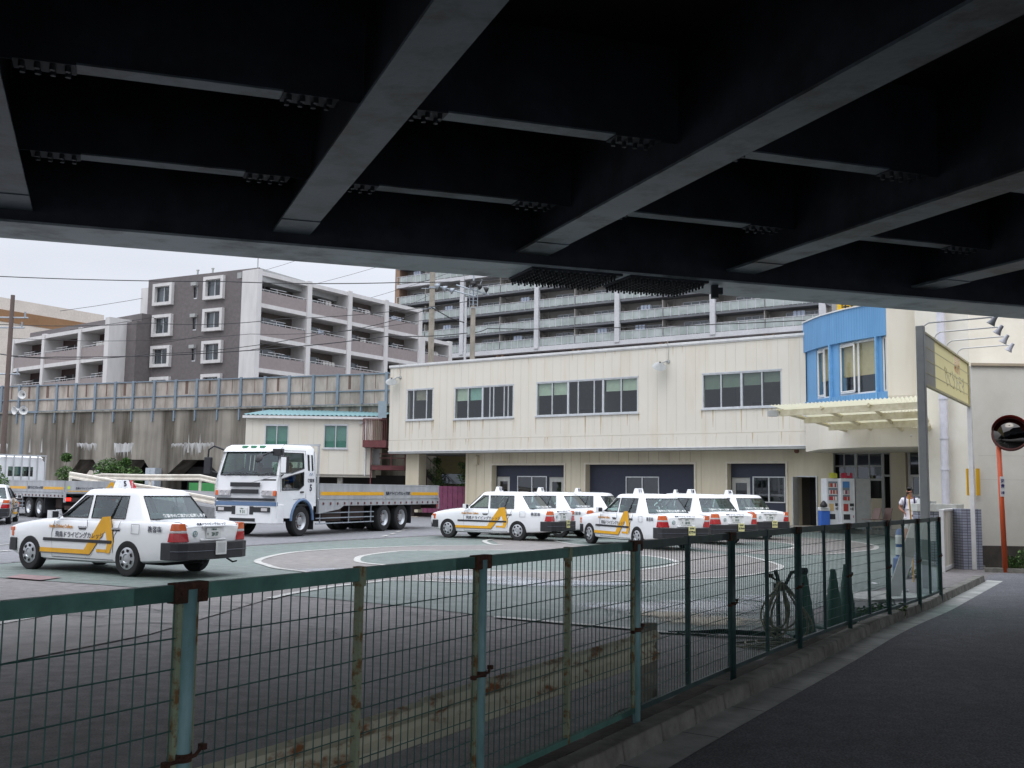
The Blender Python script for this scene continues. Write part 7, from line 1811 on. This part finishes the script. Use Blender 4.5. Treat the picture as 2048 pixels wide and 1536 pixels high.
def standing_man():
    p = XY(1819, 30.0); t = thing('person', 'bearded man in a white T-shirt with navy rucksack straps looking left by the entrance', 'person', (p.x, p.y, .08), -.35)
    J = {'pelvis': ((0, 0, .92), (.15, .11)), 'waist': ((0, .0, 1.06), (.135, .10)), 'chest': ((0, .01, 1.28), (.165, .115)), 'neckb': ((0, .01, 1.44), (.08, .07)), 'neck': ((0, -.005, 1.50), .055), 'jaw': ((0, -.02, 1.58), (.065, .075)), 'skull': ((0, 0, 1.66), (.078, .092)),
         'shL': ((.17, .01, 1.41), .062), 'elL': ((.27, .03, 1.16), .043), 'wrL': ((.16, -.14, 1.02), .027), 'shR': ((-.17, .01, 1.41), .062), 'elR': ((-.28, .05, 1.16), .043), 'wrR': ((-.17, -.12, 1.05), .027),
         'hipL': ((.095, 0, .86), .095), 'knL': ((.11, -.02, .48), .058), 'anL': ((.11, .03, .09), .038), 'toL': ((.13, -.13, .035), (.04, .03)),
         'hipR': ((-.095, 0, .86), .095), 'knR': ((-.12, -.08, .48), .058), 'anR': ((-.12, -.02, .09), .038), 'toR': ((-.14, -.18, .035), (.04, .03))}
    Bn = [('pelvis', 'waist'), ('waist', 'chest'), ('chest', 'neckb'), ('neckb', 'neck'), ('neck', 'jaw'), ('jaw', 'skull'), ('neckb', 'shL'), ('shL', 'elL'), ('elL', 'wrL'), ('neckb', 'shR'), ('shR', 'elR'), ('elR', 'wrR'),
          ('pelvis', 'hipL'), ('hipL', 'knL'), ('knL', 'anL'), ('anL', 'toL'), ('pelvis', 'hipR'), ('hipR', 'knR'), ('knR', 'anR'), ('anR', 'toR')]
    hand(J, Bn, 'wrL', (-.5, -.3, -.5), (0, -.4, .6), 'L'); hand(J, Bn, 'wrR', (.4, -.3, -.5), (0, -.4, .6), 'R')
    skin_mesh('body', J, Bn, m_skin, t)
    SJ = {'waist': ((0, .0, .99), (.175, .135)), 'mid': ((0, 0, 1.12), (.168, .128)), 'chest': ((0, .01, 1.29), (.188, .135)), 'top': ((0, .01, 1.42), (.12, .095)), 'shL': ((.18, .01, 1.405), .078), 'slL': ((.245, .025, 1.24), .078), 'shR': ((-.18, .01, 1.405), .078), 'slR': ((-.255, .035, 1.24), .078), 'hem': ((0, 0, .88), (.175, .135))}
    skin_mesh('shirt', SJ, [('waist', 'mid'), ('mid', 'chest'), ('chest', 'top'), ('top', 'shL'), ('shL', 'slL'), ('top', 'shR'), ('shR', 'slR'), ('waist', 'hem')], m_shirt, t)
    TJ = {'pel': ((0, 0, .88), (.165, .125)), 'hL': ((.095, 0, .80), .115), 'kL': ((.11, -.02, .52), .092), 'hR': ((-.095, 0, .80), .115), 'kR': ((-.115, -.06, .52), .092)}
    skin_mesh('shorts', TJ, [('pel', 'hL'), ('hL', 'kL'), ('pel', 'hR'), ('hR', 'kR')], m_short, t)
    b = MB()
    for s_ in (1, -1): b.lathe([(.001, .05), (.04, .045), (.052, 0), (.05, -.045), (.001, -.05)], 12, T=Matrix.Translation((.125 * s_, -.06 if s_ > 0 else -.11, .04)) @ Matrix.Diagonal((1, 2.4, 1, 1)))
    b.build('shoes', m_bump, t, smooth=True)
    head(t, Vector((0, -.005, 1.645)), -.85)
    bp3 = thing('backpack', 'navy rucksack worn by the bearded man', 'rucksack', t.location, t.rotation_euler.z)
    b = MB(); b.box(-.15, .15, .15, .32, .98, 1.44); b.build('bag', m_nvy, bp3, bevel=.05)
    b = MB()
    for s_ in (1, -1): b.tube([(.12 * s_, .16, 1.42), (.125 * s_, .05, 1.50), (.125 * s_, -.09, 1.44), (.13 * s_, -.135, 1.30), (.16 * s_, -.11, 1.12), (.18 * s_, .08, 1.02)], .024, 6)
    b.build('strap', m_nvy, bp3, smooth=True)
standing_man()
def seated(label, root_loc, rz, z, cloth, scale=1.0):
    t = thing('person', label, 'person', (root_loc.x, root_loc.y, z), rz)   # faces local -y, hips at the origin
    J = {'pelvis': ((0, 0, .08), (.15, .12)), 'chest': ((0, .05, .40), (.165, .115)), 'neckb': ((0, .04, .56), (.08, .07)), 'neck': ((0, .02, .62), .055), 'jaw': ((0, 0, .70), (.065, .075)), 'skull': ((0, .02, .78), (.078, .092)),
         'shL': ((.17, .04, .53), .062), 'elL': ((.24, -.1, .28), .045), 'wrL': ((.12, -.32, .30), .028), 'shR': ((-.17, .04, .53), .062), 'elR': ((-.24, -.1, .28), .045), 'wrR': ((-.12, -.32, .30), .028),
         'hL': ((.1, -.02, .06), .09), 'kL': ((.12, -.42, .10), .06), 'aL': ((.12, -.48, -.3), .04), 'hR': ((-.1, -.02, .06), .09), 'kR': ((-.12, -.42, .10), .06), 'aR': ((-.12, -.48, -.3), .04)}
    Bn = [('pelvis', 'chest'), ('chest', 'neckb'), ('neckb', 'neck'), ('neck', 'jaw'), ('jaw', 'skull'), ('neckb', 'shL'), ('shL', 'elL'), ('elL', 'wrL'), ('neckb', 'shR'), ('shR', 'elR'), ('elR', 'wrR'), ('pelvis', 'hL'), ('hL', 'kL'), ('kL', 'aL'), ('pelvis', 'hR'), ('hR', 'kR'), ('kR', 'aR')]
    hand(J, Bn, 'wrL', (0, -1, .1), (-1, 0, 0), 'L'); hand(J, Bn, 'wrR', (0, -1, .1), (1, 0, 0), 'R')
    skin_mesh('body', J, Bn, m_skin, t)
    SJ = {'w': ((0, 0, .10), (.175, .14)), 'c': ((0, .05, .40), (.185, .135)), 't': ((0, .04, .53), (.12, .09)), 'sL': ((.175, .04, .525), .075), 'eL': ((.245, -.1, .28), .058), 'rL': ((.15, -.27, .295), .04), 'sR': ((-.175, .04, .525), .075), 'eR': ((-.245, -.1, .28), .058), 'rR': ((-.15, -.27, .295), .04)}
    skin_mesh('jacket', SJ, [('w', 'c'), ('c', 't'), ('t', 'sL'), ('sL', 'eL'), ('eL', 'rL'), ('t', 'sR'), ('sR', 'eR'), ('eR', 'rR')], cloth, t)
    head(t, Vector((0, .01, .77)), .0, beard=False); return t
ty = math.atan2(-.917, -.40)
def onveh(o, v): return Matrix.Translation(o.location) @ Matrix.Rotation(o.rotation_euler[2], 4, 'Z') @ Vector(v)
seated('person in a blue jacket seated at the kerb-side window of the flatbed cab', onveh(tk, (-.1, .6, 0)), ty + PI / 2, 1.52, mat('jacket_blue', c8(44, 70, 140), .8))
seated('learner driver in a grey jacket seated at the wheel of the flatbed', onveh(tk, (-.1, -.6, 0)), ty + PI / 2, 1.52, mat('jacket_grey', c8(110, 112, 116), .8))
seated('driver seated in the nearest sedan, seen dimly through its windows', onveh(base_, (-.02, -.38, 0)), CARS[0][2] + PI / 2, .50, mat('jacket_pale', c8(150, 156, 160), .8))
